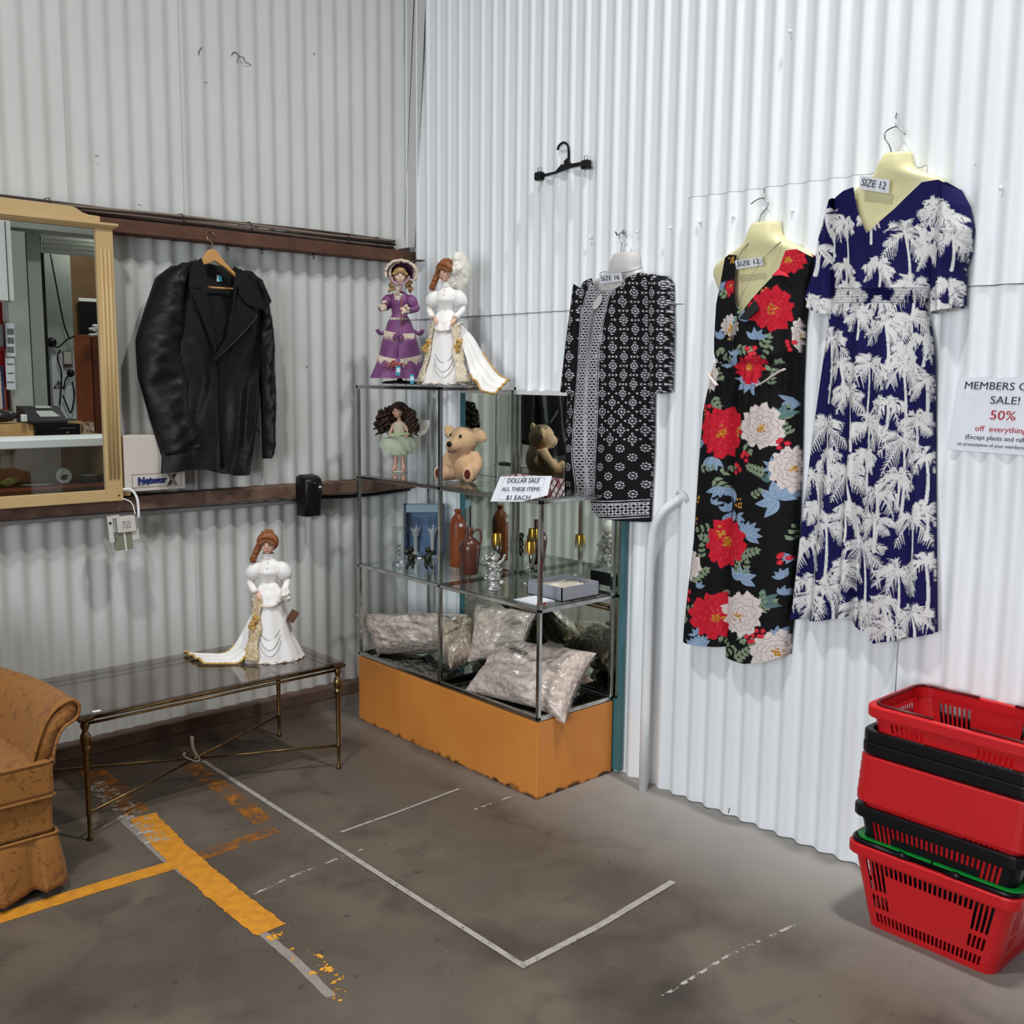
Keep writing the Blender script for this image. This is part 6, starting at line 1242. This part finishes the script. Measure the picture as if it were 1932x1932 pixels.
    for k in range(13): q = c0+np.array([-X*s*(.30+.11*k), -.004-.002*(k % 3), s*(1.46-.24*k)]); curl(b, q, q+[-X*.004, -.004, -.018], .0072, .0062, 1.6, 18, k)
    for k in range(8): q = c0+np.array([-X*s*(.1*k-.25), -.006+.006*(k % 2), s*(1.40+.05*(k % 3))]); curl(b, q, q+[X*.012, -.002, -.004], .0068, .0058, 1.4, 16, k)
    b.build('ringlets', hairmat, hr, local=True)
    if veil:
        b = MB(); vn = 30; c1 = c0+np.array([.036, .022, .008])
        for k in range(46): a_ = r_.uniform(0, 2*PI); e = r_.uniform(-.9, 1); b.ell(c1+np.array([.044*math.cos(a_)*math.sqrt(1-e*e), .022*math.sin(a_)*math.sqrt(1-e*e), .064*e]), r_.uniform(.014, .022), 10, 8)
        b.ell(c1, (.046, .024, .064), 16, 12)
        fl_ = fused('veil', b, M['fluff'], t, .004, sm=2)
        b = MB(); P = []
        for i in range(30):
            for j in range(24):
                a_ = -1.2+2.9*j/23; e = -1+2*i/29; rr = math.sqrt(max(0, 1-e*e*.8)); P.append(c1+np.array([.064*rr*math.cos(a_)+.004*math.sin(i*1.3+j), .034*rr*math.sin(a_), .082*e-.004]))
        b.grid(np.array(P).reshape(30, 24, 3)); b.build('net_veil', veil_mat('net_tulle', srgb(236, 234, 222), .42), fl_, local=True)
        beads('pearl_edge', fl_, smoothc([c0+np.array(q) for q in [(-.004, -.024, .042), (.018, -.026, .022), (.026, -.024, 0), (.024, -.020, -.022)]], 20), .0022, M['bead'], 18)
    if muff:
        b = MB(); b.ell((.070, -.044, .262), (.019, .017, .030), 14, 10, rot=(0, -.25, 0))
        for k in range(24): b.ell((.070+r_.normal(0, .010), -.046+r_.normal(0, .008), .262+r_.normal(0, .016)), .009, 8, 6)
        fused('fur_muff', b, M['fluff'], t, .0028, sm=2)
        b = MB(); Mx_ = Matrix.Translation((.090, -.020, .172)) @ Matrix.Rotation(.55, 4, 'Y'); b.box((-.016, -.012, -.022), (.016, .012, .022), M=Mx_); b.build('brown_bag', mat('brown_leather', srgb(92, 58, 34), .5), t, local=True, smooth=False, bevel=.003)
    return t
RZ = math.radians(-41.9)
bride('bride doll in white satin gown standing on the smoked glass coffee table', (-1.0, -.475, .4345), RZ+.10, 1, -.05,
      ([(-.02, .04, .27), (-.09, .02, .14), (-.16, .0, .03), (-.26, .05, .006), (-.345, .07, .006)], [(.01, .06, .25), (-.05, -.03, .10), (-.10, -.075, .01), (-.16, -.09, .005), (-.24, -.085, .005)]), M['auburn'], False, True)
t = bride('bride doll with fluffy white veil standing on top of the display cabinet', (-.25, -.632, ZT+.0135), RZ-.20, 1, -.42,
      ([(.03, .04, .27), (.10, .05, .20), (.150, .05, .12), (.21, .04, .045), (.262, .02, .018)], [(.03, .0, .22), (.085, -.03, .13), (.125, -.07, .03), (.158, -.12, .012), (.185, -.150, -.022), (.235, -.110, -.036)]), M['auburn'], True, False)
price_tag(t, (-.115, -.112, .022))
# ---- purple bonnet doll
t = thing('bonnet_doll', 'doll in purple taffeta dress and lace trimmed bonnet on the cabinet top', 'doll', (-.262, -.318, ZT+.0135), RZ, scale=1.085)
bd = MB(); hc = np.array((.006, -.012, .425)); s = .030; head(bd, t, hc, s, .06, .05, M['skinp']); bd.tube([(0, 0, .34), (.003, -.004, .40)], .011, 10)
for e, h in (((-.070, -.02, .300), (-.056, -.062, .305)), ((.068, -.016, .292), (.026, -.064, .285))): bd.tube([(np.sign(e[0])*.034, 0, .345), e, h], [.010, .008, .007], 8); hand(bd, h, (-np.sign(e[0])*.5, -.5, .1), .008)
fused('body', bd, M['skinp'], t, .0022, sm=2)
b = MB(); loft(b, rings([(.366, .017, .016, 0, 0), (.352, .038, .024, 0, 0), (.325, .040, .030, 0, -.004), (.285, .030, .025, 0, 0), (.275, .030, .025, 0, 0)], 16)); b.build('bodice', M['purple'], t, local=True)
b = MB(); loft(b, rings([(.278, .029, .025, 0, 0), (.24, .050, .046, 0, 0), (.16, .074, .066, 0, 0), (.10, .086, .078, 0, 0), (.022, .118, .104, 0, 0)], 34), 96, lambda th, k: 1+(.05*np.sin(11*th)+.02*np.sin(5*th))*k**2); sk = b.build('skirt', M['purple'], t, local=True)
def ringpath(z0, dz, a0, a1, grow=.004, n=60):
    A = np.linspace(a0, a1, n); z = z0+dz*np.abs(np.linspace(-1, 1, n)); rx = np.interp(z, [.022, .10, .16, .24, .278], [.118, .086, .074, .050, .029])+grow; ry = np.interp(z, [.022, .10, .16, .24, .278], [.104, .078, .066, .046, .025])+grow; return np.stack([rx*np.cos(A), ry*np.sin(A), z], -1)
for z0, dz, a0, a1, w_, nm in [(.098, .016, -PI/2-1.5, -PI/2-.08, .038, 'lace_flounce'), (.098, .016, -PI/2+.12, -PI/2+1.5, .038, 'lace_flounce'), (.200, .010, -PI/2-1.2, -PI/2-.05, .036, 'lace_apron'), (.196, .004, -PI/2+.05, -PI/2+1.2, .048, 'lace_apron'), (.262, 0, -PI/2-1.1, -PI/2+1.1, .030, 'lace_waist')]:
    b = MB(); P = ringpath(z0, 0, a0, a1); sl_ = np.linspace(0, 1, 60); P[:, 2] += dz*(np.abs(np.linspace(0, 1, 60)-(1 if a1 < -PI/2 else 0)))*1.4; frill(b, P, (0, -.006, 0), w_, .22); b.build(nm, M['lace'], sk, local=True, solid=.002)
for x in (-1, 1):
    b = MB(); b.tube(smoothc([(x*.05, .03, .215), (x*.078, .02, .20), (x*.092, .012, .215)], 12), [.014]*1+[.017]*11 if False else .014, 10, flat=.5); b.build('bustle_bow', M['purple'], sk, local=True)
b = MB(); q0 = np.array((.002, -.068, .180)); r_ = np.random.default_rng(3)
for k in range(7): a_ = -.2+PI*k/6*1.07; b.tube([q0, q0+[.022*math.cos(a_), -.004, .020*math.sin(a_)]], [.003, .006], 7)
b.tube([q0, q0+[-.006, -.010, -.04], q0+[-.002, -.016, -.075]], [.006, .009, .004], 8, flat=.5); b.build('sash_knot', M['purple'], sk, local=True)
b = MB(); 
for k in range(40): b.ell((-.012+r_.normal(0, .014), -.095+r_.normal(0, .004), .076+r_.normal(0, .007)), .0045, 7, 5)
b.build('flower_spray', mat('dusty_pink_flower', srgb(186, 104, 98), .7, noise=(200, .7, srgb(130, 52, 54))), sk, local=True)
for x in (-1, 1):
    b = MB(); b.ell((x*.050, .0, .322), (.024, .026, .034), 16, 12, rot=(0, -x*.4, 0)); b.tube(smoothc([(x*.056, 0, .315), (x*.070, -.018, .298), (-.060, -.055, .303) if x < 0 else (.034, -.056, .286)], 12), .013, 10); sl = b.build('puff_sleeve', M['purple'], t, local=True)
    b = MB(); c_ = np.array((-.056, -.062, .303) if x < 0 else (.026, -.064, .284)); 
    for k in range(14): b.ell(c_+np.array([r_.normal(0, .010), r_.normal(0, .004), r_.normal(0, .010)]), .007, 8, 6)
    fused('lace_cuff', b, M['lace'], sl, .0022, sm=1)
b = MB()
for k in range(30): z = .392-.062*(k/29); b.ell((r_.normal(0, .009)*(1.1-.4*k/29), -.030-.006*math.sin(k*.2), z), .0065, 8, 6)
fused('jabot', b, M['lace'], t, .0022, sm=1)
b = MB(); b.tube([(.016, -.066, .335), (.013, -.068, .225)], .0022, 8); b.build('parasol_stick', mat('red_brown_stick', srgb(138, 76, 54), .5), t, local=True)
# bonnet and hair
b = MB(); b.ell(hc+[0, .008, .004], (s*.95, s*.9, s*.98), 16, 12); b.ell(hc+[0, -.008, .018], (s*.86, s*.80, s*.56), 14, 10); hr = b.build('hair', M['blond'], t, local=True)
b = MB()
for k in range(12): a_ = PI*k/11; curl(b, hc+[s*.78*math.cos(a_), -s*.74, s*.30+s*.32*math.sin(a_)], hc+[s*.88*math.cos(a_), -s*.72, s*.05+s*.30*math.sin(a_)], .004, .0036, 1.2, 14, k)
for x in (-1, 1):
    for k in range(4): q = hc+np.array([x*s*(.80+.14*k), .002+.004*k, -s*.3]); curl(b, q, q+[x*.006, -.004, -.044-.004*k], .006, .0055, 2.2, 30, k)
b.build('ringlets', M['blond'], hr, local=True)
b = MB(); P = []
for i in range(16):
    for j in range(28):
        a_ = PI*(-.14+1.22*j/27); u_ = i/15; P.append(hc+np.array([(s*1.02+.024*u_)*math.cos(a_)*(1.0 if math.cos(a_) < 0 else 1.22), .012-.046*u_, (s*1.05+.020*u_)*math.sin(a_)+.006]))
b.grid(np.array(P).reshape(16, 28, 3)); b.ell(hc+[.004, .018, .010], (s*1.1, s*.86, s*1.06), 16, 12); bn = b.build('bonnet', M['purpled'], t, local=True, solid=.002)
b = MB(); e = np.array(P).reshape(16, 28, 3)[-1]; e2 = np.array(P).reshape(16, 28, 3)[9]
for q in np.concatenate([resample(e, 40), resample(e2+np.array([.004, -.004, .006]), 34)]): b.ell(q+r_.normal(0, .0012, 3), (.0065, .0048, .0065), 8, 6)
b.build('lace_brim', M['lace'], bn, local=True)
for x in (-1, 1): b = MB(); b.tube(smoothc([hc+np.array([x*.036, -.018, -.002]), hc+np.array([x*.026, -.030, -.024]), hc+np.array([x*.002, -.034, -.034])], 12), .007, 8, flat=.35); b.build('chin_ribbon', mat('mauve_ribbon_%s' % 'ab'[x > 0], srgb(164, 128, 146), .5), bn, local=True)
b = MB(); b.lathe([(.001, 0), (.072, 0), (.074, .006), (.060, .010), (.012, .014), (.006, .03), (.006, .06), (.001, .06)], 30, sy=.8); b.build('display_stand', mat('black_purple_stand', srgb(36, 22, 34), .3), t, local=True)
price_tag(t, (.006, -.116, .052), .05)
# ---- fairy doll
M['tulle'] = veil_mat('mint_tulle', srgb(240, 247, 226), .28); M['mint'] = mat('mint_satin', srgb(206, 222, 182), .6)
t = thing('fairy_doll', 'fairy doll with dark curls, mint tulle skirt and wings on the upper glass shelf', 'doll', (-.225, -.262, ZF), RZ-.30)
bd = MB(); hc = np.array((-.002, -.012, .272)); s = .030; head(bd, t, hc, s, -.12, .06, M['skin']); bd.tube([(0, 0, .19), (0, -.004, .245)], .010, 10); bd.ell((0, 0, .20), (.026, .019, .034), 14, 10)
for x in (-1, 1):
    bd.tube(smoothc([(x*.014, 0, .14), (x*.016, -.004, .075), (x*.022, -.004, .014), (x*.024, -.006, .012)], 14), .0095, 10); bd.ell((x*.025, -.014, .0085), (.0095, .020, .008), 10, 8)
    e = (x*.046, -.004, .170); h = (x*.030, -.030, .150); bd.tube([(x*.026, 0, .215), e, h], [.009, .0075, .006], 8); hand(bd, h, (-x*.5, -.5, -.5), .0075)
fused('body', bd, M['skin'], t, .0022, sm=2)
b = MB(); loft(b, rings([(.222, .024, .018, 0, 0), (.205, .030, .024, 0, -.002), (.17, .026, .021, 0, 0), (.155, .034, .030, 0, 0)], 14)); b.build('bodice', mat('cream_lace_bodice', srgb(222, 214, 190), .7, bump=(120, .6)), t, local=True)
b = MB(); r_ = np.random.default_rng(6)
for k in range(18): a_ = k/18*2*PI; b.ell((.036*math.cos(a_), .032*math.sin(a_), .166+r_.normal(0, .003)), (.011, .009, .006), 8, 6)
b.build('leaf_waistband', M['mint'], t, local=True)
for k in range(5):
    b = MB(); loft(b, rings([(.164, .028, .026, 0, 0), (.150, .058+.004*k, .052+.004*k, 0, 0), (.115+.004*k, .070+.004*k, .062+.004*k, 0, 0), (.082+.008*k, .066+.006*k, .058+.006*k, 0, 0)], 14), 80, lambda th, kk, k=k: 1+(.05*np.sin(13*th+k*1.3)+.05*np.sin(7*th+k*2))*kk); b.build('tulle_layer', M['tulle'], t, local=True)
b = MB(); loft(b, rings([(.150, .034, .03, 0, 0), (.10, .046, .042, 0, 0), (.078, .044, .04, 0, 0)], 8), 50, lambda th, k: 1+.06*np.sin(9*th)*k); b.build('underskirt', M['mint'], t, local=True)
wm = mat('pearly_wing', srgb(208, 204, 196), .4)
for x in (-1, 1):
    P = []; pts = [(x*.010, .024, .185), (x*.05, .050, .215), (x*.105, .070, .232), (x*.118, .072, .215), (x*.098, .062, .170), (x*.05, .042, .150), (x*.012, .026, .170)]
    ring = smoothc(pts, 42, closed=True); c_ = ring.mean(0); b = MB(); P = np.stack([c_+(ring-c_)*k+np.array([0, .004*math.sin(k*3), 0]) for k in np.linspace(.03, 1, 8)]); b.grid(P, wrapv=True); b.build('wing', wm, t, local=True, solid=.0015)
b = MB(); b.ell(hc+[0, .014, .010], (s*1.25, s*1.05, s*1.08), 16, 12); b.ell(hc+[0, -.006, .022], (s*.9, s*.82, s*.54), 14, 10); hr = b.build('hair', M['brunet'], t, local=True)
b = MB()
for k in range(10): a_ = PI*k/9; curl(b, hc+[s*.8*math.cos(a_), -s*.70, s*.30+s*.34*math.sin(a_)], hc+[s*.9*math.cos(a_), -s*.66, s*.10+s*.32*math.sin(a_)], .005, .0045, 1.2, 14, k)
for k in range(48):
    a_ = PI*(-.16+1.32*k/47); lay = k % 3; rr = .030+.016*lay
    q = hc+np.array([rr*math.cos(a_)*1.15, .004+rr*.8*max(-.2, math.sin(a_))-.010*lay*(1-abs(math.sin(a_))), s*.75-s*.30*lay]); curl(b, q, q+[.030*math.cos(a_), .010*math.sin(a_)-.006*abs(math.cos(a_)), -.080-.012*(k % 4)], .0078, .0070, 3.0, 40, k)
b.build('ringlets', M['brunet'], hr, local=True)
b = MB(); b.lathe([(.001, 0), (.036, 0), (.037, .003), (.001, .004)], 24, o=(.004, -.004, 0)); b.build('stand_base', M['white'], t, local=True)
b = MB(); b.tube([(0, .012, .003), (0, .014, .16)], .0035, 8); b.build('stand_rod', pane_mat('acrylic_rod', (.8, .84, .84), 2), t, local=True)
# ================================================================ TABLE, CHAIR, BASKETS
tb = thing('coffee_table', 'long low brass coffee table with smoked glass top along the corrugated wall', 'table', (-1.30, -.44, 0))
xa, xb, ya, yb, zt = -1.80, -.81, -.695, -.195, .434
b = MB(); b.box((xa, ya, zt-.008), (xb, yb, zt)); b.build('glass_top', M['smoke'], tb, smooth=False)
b = MB()
for y in (ya+.010, yb-.010): b.tube([(xa+.01, y, zt-.017), (xb-.01, y, zt-.017)], .0065, 10)
for x in (xa+.010, xb-.010): b.tube([(x, ya+.01, zt-.017), (x, yb-.01, zt-.017)], .0065, 10)
b.build('top_rail', M['brass'], tb)
b = MB()
for y in (ya+.012, yb-.012): b.tube([(xa+.02, y, zt-.034), (xb-.02, y, zt-.034)], .005, 10)
for x in (xa+.012, xb-.012): b.tube([(x, ya+.02, zt-.034), (x, yb-.02, zt-.034)], .005, 10)
b.build('lower_rail', M['brass'], tb)
M['darkbr'] = mat('darkened_brass', srgb(74, 56, 40), .5, .7)
for x in (xa+.014, xb-.014):
    for y in (ya+.014, yb-.014):
        b = MB(); b.lathe([(.001, 0), (.0085, 0), (.010, .006), (.0085, .012), (.0055, .018), (.0070, .085), (.0095, .092), (.0095, .098), (.0072, .104), (.0105, .30), (.0115, .306), (.017, .312), (.0165, .320), (.0115, .326), (.0125, .330), (.0165, .336), (.0165, .362), (.0125, .368), (.0085, .376), (.012, .386), (.0155, .394), (.0125, .402), (.0135, .408), (.001, .409)], 16, (x, y, 0)); lg = b.build('leg', M['brass'], tb)
        b = MB(); b.box((x-.024, y-.022, zt-.022), (x+.024, y+.022, zt-.0085)); b.build('corner_plate', M['darkbr'], lg, smooth=False, bevel=.003)
cx, cy = (xa+xb)/2, (ya+yb)/2
for x in (xa+.014, xb-.014):
    for y in (ya+.014, yb-.014): b = MB(); b.tube([(x, y, .094), (cx, cy, .094)], .0050, 10); b.build('stretcher', M['brass'], tb)
b = MB(); b.lathe([(.001, .080), (.012, .082), (.016, .094), (.012, .106), (.005, .114), (.001, .12)], 16, (cx, cy, 0)); b.build('centre_boss', M['brass'], tb)
tk = thing('table_sticker', 'small white price sticker at the near left end of the glass table', 'sticker', (-1.74, -.60, zt))
q = onplane(182, 1342, 2, zt); b = MB(); b.box((q[0]-.013, q[1]-.010, zt+.0004), (q[0]+.013, q[1]+.010, zt+.0010)); b.build('paper', M['paper'], tk, smooth=False)
pk = thing('plastic_hook', 'pale curved plastic bracket resting on the table stretchers', 'bracket', (cx, cy, .115))
hp = [onplane(a, c, 1, cy-.01) for a, c in [(362, 1390), (363, 1406), (368, 1420), (376, 1432), (370, 1436), (360, 1433), (352, 1430), (346, 1424), (350, 1420)]]
b = MB(); b.tube(smoothc(hp, 40), np.linspace(.012, .006, len(smoothc(hp, 40))), 8, flat=.45); b.build('hook', mat('pale_grey_plastic', srgb(176, 168, 158), .5), pk)

# ---- gold brocade tub chair
def brocade():
    m = mat('gold_brocade', srgb(158, 104, 46), .75, sheen=.1); N = m.node_tree.nodes; L = m.node_tree.links; b = N['Principled BSDF']; tc = N['Texture Coordinate']
    n = N.new('ShaderNodeTexNoise'); n.inputs['Scale'].default_value = 13; n.inputs['Detail'].default_value = 3; n.inputs['Distortion'].default_value = 3.5; L.new(tc.outputs['Object'], n.inputs['Vector'])
    r = N.new('ShaderNodeMapRange'); r.inputs[1].default_value = .56; r.inputs[2].default_value = .62; L.new(n.outputs[0], r.inputs[0]); mx = N.new('ShaderNodeMixRGB'); mx.inputs[1].default_value = (*srgb(138, 90, 34), 1); mx.inputs[2].default_value = (*srgb(120, 74, 26), 1); L.new(r.outputs[0], mx.inputs[0])
    L.new(mx.outputs[0], b.inputs['Base Color']); bp = N.new('ShaderNodeBump'); bp.inputs['Strength'].default_value = .35; bp.inputs['Distance'].default_value = .004; L.new(r.outputs[0], bp.inputs['Height']); L.new(bp.outputs[0], b.inputs['Normal']); return m
M['brocade'] = brocade()
ac = thing('armchair', 'gold brocade armchair with scrolled arm and pleated skirt at the left edge', 'armchair', (-2.40, -.62, 0)); CX = -2.40
outer = [(149, 1330), (147, 1348), (138, 1359), (124, 1368), (113, 1382), (106, 1400), (101, 1420), (96, 1446)]; inner = [(62, 1446), (66, 1418), (74, 1392), (84, 1366), (98, 1344), (112, 1331), (126, 1323), (138, 1320)]
prof = np.array([[*onplane(a, c, 1, -.95)[[0, 2]]] for a, c in outer+inner]); prof = smoothc(prof, 64, closed=True)
sec = prof-[CX, 0]
path = [(0, -.95, 1.0), (0, -.80, 1.0), (-.02, -.62, 1.0), (-.08, -.46, 1.03), (-.20, -.34, 1.08), (-.34, -.28, 1.12), (-.44, -.26, 1.13)]
P = []; pth = smoothc(np.array([(a, b_, c) for a, b_, c in path]), 36)
ang = np.linspace(0, PI/2, len(pth))
for (dx, y, hz), k in zip(pth, np.linspace(0, 1, len(pth))):
    an = max(0, (k-.35)/.65)*PI/2; r0 = sec[:, 0]-.43; ring = np.stack([CX+.43+dx+r0*math.cos(an), y+r0*math.sin(an), np.where(sec[:, 1] > .4, .4+(sec[:, 1]-.4)*hz, sec[:, 1])], -1); P.append(ring)
P = np.array(P)
for sgn in (1, -1):
    Q = P.copy(); Q[..., 0] = CX+sgn*(Q[..., 0]-CX); b = MB(); b.grid(Q, wrapv=True, capu=True); ar = b.build('arm', M['brocade'], ac)
    b = MB(); e = np.concatenate([Q[0], Q[0][:1]])+np.array([0, -.002, 0]); e = e[(e[:, 2] > .40)]; b.tube(resample(Q[0][:], 70)+np.array([0, -.003, 0]), .005, 8, closed=True); b.build('arm_piping', M['brocade'], ar)
b = MB(); b.box((CX-.43, -.955, .185), (CX+.422, -.25, .30)); b.build('seat_frame', M['brocade'], ac, smooth=False, bevel=.012)
b = MB(); b.box((CX-.40, -.30, .25), (CX+.40, -.24, .70)); b.build('back_panel', M['brocade'], ac, smooth=False, bevel=.02)
b = MB(); b.box((CX-.425, -.975, .303), (CX+.425, -.34, .412)); cu = b.build('seat_cushion', M['brocade'], ac, smooth=False, bevel=.016)
b = MB(); b.tube([(CX-.42, -.974, .410), (CX+.41, -.974, .410), (CX+.424, -.965, .410), (CX+.424, -.5, .410)], .0045, 8); b.tube([(CX-.42, -.974, .305), (CX+.41, -.974, .305), (CX+.424, -.965, .305), (CX+.424, -.5, .305)], .0045, 8); b.build('cushion_piping', M['brocade'], cu)
# pleated skirt all round
per = []; x0, x1, y0, y1 = CX-.43, CX+.425, -.958, -.25
corner = [(x0, y1), (x0, y0), (x1, y0), (x1, y1), (x0, y1)]; pp = resample(np.array(corner, float), 420); dn = np.gradient(pp, axis=0); dn /= np.linalg.norm(dn, axis=1)[:, None]; nn = np.stack([dn[:, 1], -dn[:, 0]], -1); nn = nn*np.sign(((pp-[(x0+x1)/2, (y0+y1)/2])*nn).sum(1))[:, None]
sarr = np.arange(420)/420*2*(x1-x0+y1-y0); pl_ = ((sarr/.118+.35) % 1); saw = np.where(pl_ < .16, pl_/.16, ((1-pl_)/.84)**.8)
Z = np.linspace(.186, .022, 12); P = []
for k, z in enumerate(Z): v = k/11; o = pp+nn*(.002+(.010+.020*v)*v**.5*0+(.003+.046*v**.8)*saw[:, None]); P.append(np.c_[o, np.full(420, z)+.010*v*np.sin(sarr*9)])
b = MB(); b.grid(np.array(P)); b.build('pleated_skirt', M['brocade'], ac, solid=.003)
b = MB(); b.tube(np.c_[pp+nn*.006, np.full(420, .186)], .005, 8); b.build('skirt_piping', M['brocade'], ac)
for x in (x0+.05, x1-.05):
    for y in (y0+.05, y1-.05): b = MB(); b.lathe([(.001, 0), (.018, 0), (.022, .04), (.025, .19), (.001, .19)], 12, (x, y, 0)); b.build('foot', M['dark'], ac)

# ---- shopping baskets
M['bred'] = mat('red_basket_plastic', srgb(196, 28, 34), .38, noise=(3, .25, srgb(180, 22, 30))); M['bblk'] = mat('black_basket_plastic', (.005, .005, .0065), .33, spec=.35); M['bgrn'] = mat('green_basket_plastic', srgb(0, 140, 48), .4); M['bdr'] = mat('dark_red_handle', srgb(86, 14, 20), .4)
BH, HL, HW, TL, TW = .240, .233, .152, .052, .022
def rr_ring(hx, hy, r, stations):
    """points round a rounded rectangle: stations = fractions along the long and the short sides"""
    L_, S_ = stations; out = []
    for (cx_, cy_, a0, ax, sgn) in [(hx-r, -hy+r, -PI/2, None, 1), (hx-r, hy-r, 0, None, 1), (-hx+r, hy-r, PI/2, None, 1), (-hx+r, -hy+r, PI, None, 1)]:
        for k in range(5): a = a0+PI/2*k/4; out.append((cx_+r*math.cos(a), cy_+r*math.sin(a)))
        if a0 == -PI/2: out += [(hx, -hy+r+(2*hy-2*r)*f) for f in L_]
        elif a0 == 0: out += [(hx-r-(2*hx-2*r)*f, hy) for f in S_]
        elif a0 == PI/2: out += [(-hx, hy-r-(2*hy-2*r)*f) for f in L_]
        else: out += [(-hx+r+(2*hx-2*r)*f, -hy) for f in S_]
    return np.array(out)
def basket_mesh(style):
    nl, ns = 26, 16; L_ = [(k+q)/(nl+.5)+.012 for k in range(nl) for q in (.15, .75)]; S_ = [(k+q)/(ns+.5)+.02 for k in range(ns) for q in (.15, .75)]
    hs = [0, .004, .018, .046, .062, .100, .114, .136, .168, .198, .210]
    def slot(side, k, j, n):
        e = min(k, n-1-k)
        if style == 'A':
            return (j == 2 and True) or (e < 4 and j in (4, 6, 7, 8)) or (e >= 4 and j == 8)
        return e < 8 and (j == 7 or j == 8) and e >= 1
    R_ = []
    for h in hs:
        f = h/BH; R_.append(np.c_[rr_ring(HW-TW*(1-f)-.004, HL-TL*(1-f)-.004, .034, (L_, S_)), np.full(20+2*len(L_)+2*len(S_), h)])
    R_ = np.array(R_); b = MB(); n = R_.shape[1]; fs = []; lab = []
    for side, ln in (('L', len(L_)), ('S', len(S_)), ('L', len(L_)), ('S', len(S_))):
        lab += [None]*4+[None]+[(side, i//2, ln//2) if i % 2 == 0 else None for i in range(ln)]
    lab = lab[:n]
    # a cell starts at station i: slot cells lie between the two stations of one slot
    seq = []
    for side, ln in (('L', len(L_)), ('S', len(S_)), ('L', len(L_)), ('S', len(S_))):
        seq += [None]*5+[(side, i//2, ln//2) if i % 2 == 0 else None for i in range(ln)]
    for j in range(len(hs)-1):
        for i in range(n):
            q = seq[i]
            if q and slot(q[0], q[1], j, q[2]): continue
            i2 = (i+1) % n; fs.append((j*n+i, j*n+i2, (j+1)*n+i2, (j+1)*n+i))
    fs.append(tuple(range(n-1, -1, -1))); b.add(R_.reshape(-1, 3), fs); return b
def rim_mesh():
    b = MB(); rings_ = []
    for d, z in [(-.004, .208), (.010, .208), (.0115, .212), (.0115, .236), (.009, .240), (-.004, .240), (-.006, .237), (-.006, .208)]: rings_.append(np.c_[rr_ring(HW+d-.004, HL+d-.004, .040, ([], [])), np.full(20, z)])
    b.grid(np.array(rings_), wrapu=True, wrapv=True); return b
def handle_mesh(side, thin=False):
    b = MB(); r = np.c_[rr_ring(HW-(.004 if not thin else .012), HL-(.004 if not thin else .012), .036, ([], [])), np.full(20, .246 if not thin else .2425)]; r = np.concatenate([r, r[:1]])
    pts = r[(r[:, 1]*side > .06)]; a = math.atan2
    pts = pts[np.argsort(np.arctan2(pts[:, 0], pts[:, 1]*side))]; pts = np.concatenate([[(pts[0][0], side*.05, pts[0][2])], pts, [(pts[-1][0], side*.05, pts[0][2])]]); b.tube(pts, .007 if not thin else .0042, 8); return b
protoparts = {}
def basket(label, y, z, x, m, style, hm=None, knuckles=False, scale=1.0, group='stacked shopping baskets'):
    t = thing('shopping_basket', label, 'basket', (x, y, z), group=group, scale=scale)
    for nm, mk in (('body', lambda: basket_mesh(style)), ('rim', rim_mesh)):
        key = (nm, style if nm == 'body' else 0, m.name)
        if key in protoparts: o = protoparts[key].copy(); COL.objects.link(o); o.parent = t; WM[o.name] = world_of(t)
        else: o = mk().build(nm, m, t, local=True, smooth=False, solid=.0022 if nm == 'body' else 0, bevel=.002 if nm == 'rim' else 0, offset=0); protoparts[key] = o
    if hm:
        for s_ in (1, -1): o = handle_mesh(s_, not knuckles).build('handle', hm, t, local=True)
        if knuckles:
            for sx_ in (1, -1):
                for sy_ in (1, -1): b = MB(); b.ell((sx_*(HW-.004), sy_*.075, .249), (.011, .017, .009), 12, 8); b.build('handle_knuckle', hm, t, local=True)
    return t
BX, BY = -.178, -2.818
basket('large red slotted shopping basket with black handles on the floor under the stack', BY, 0.0, BX, M['bred'], 'A', M['bblk'], True)
t = basket('black slotted shopping basket with flat green handles, set into the bottom red one', BY-.008, .112, BX+.004, M['bblk'], 'A')
for s_ in (1, -1):
    b = MB(); o_ = np.c_[rr_ring(.1505, .2290, .035, ([], [])), np.full(20, .1475)]; i_ = np.c_[rr_ring(.1405, .2095, .025, ([], [])), np.full(20, .1475)]
    kp = np.where(o_[:, 1]*s_ > -.02)[0]; kp = kp[np.argsort(np.arctan2(o_[kp, 0], o_[kp, 1]*s_))]; A_, B_ = o_[kp], i_[kp]
    A_ = np.concatenate([[(A_[0, 0], s_*.003, .1475)], A_, [(A_[-1, 0], s_*.003, .1475)]]); B_ = np.concatenate([[(B_[0, 0], s_*.003, .1475)], B_, [(B_[-1, 0], s_*.003, .1475)]])
    b.grid(np.stack([A_, B_], 1)); b.build('handle', M['bgrn'], t, local=True, smooth=False, solid=.005, label='flat green handle')
for k, (z, wd) in enumerate([(.157, 'lowest'), (.183, 'second lowest'), (.209, 'middle'), (.235, 'second highest'), (.261, 'highest')]):
    basket(wd+' of the five tightly nested red shopping baskets', BY-.012-.002*k, z, BX+.005, M['bred'], 'B')
basket('lower of the two black shopping baskets near the stack top', BY-.022, .300, BX+.006, M['bblk'], 'B')
basket('upper of the two black shopping baskets near the stack top', BY-.024, .333, BX+.006, M['bblk'], 'B')
basket('red shopping basket at the very top of the stack with folded dark handles', BY-.030, .404, BX+.007, M['bred'], 'B', M['bdr'])
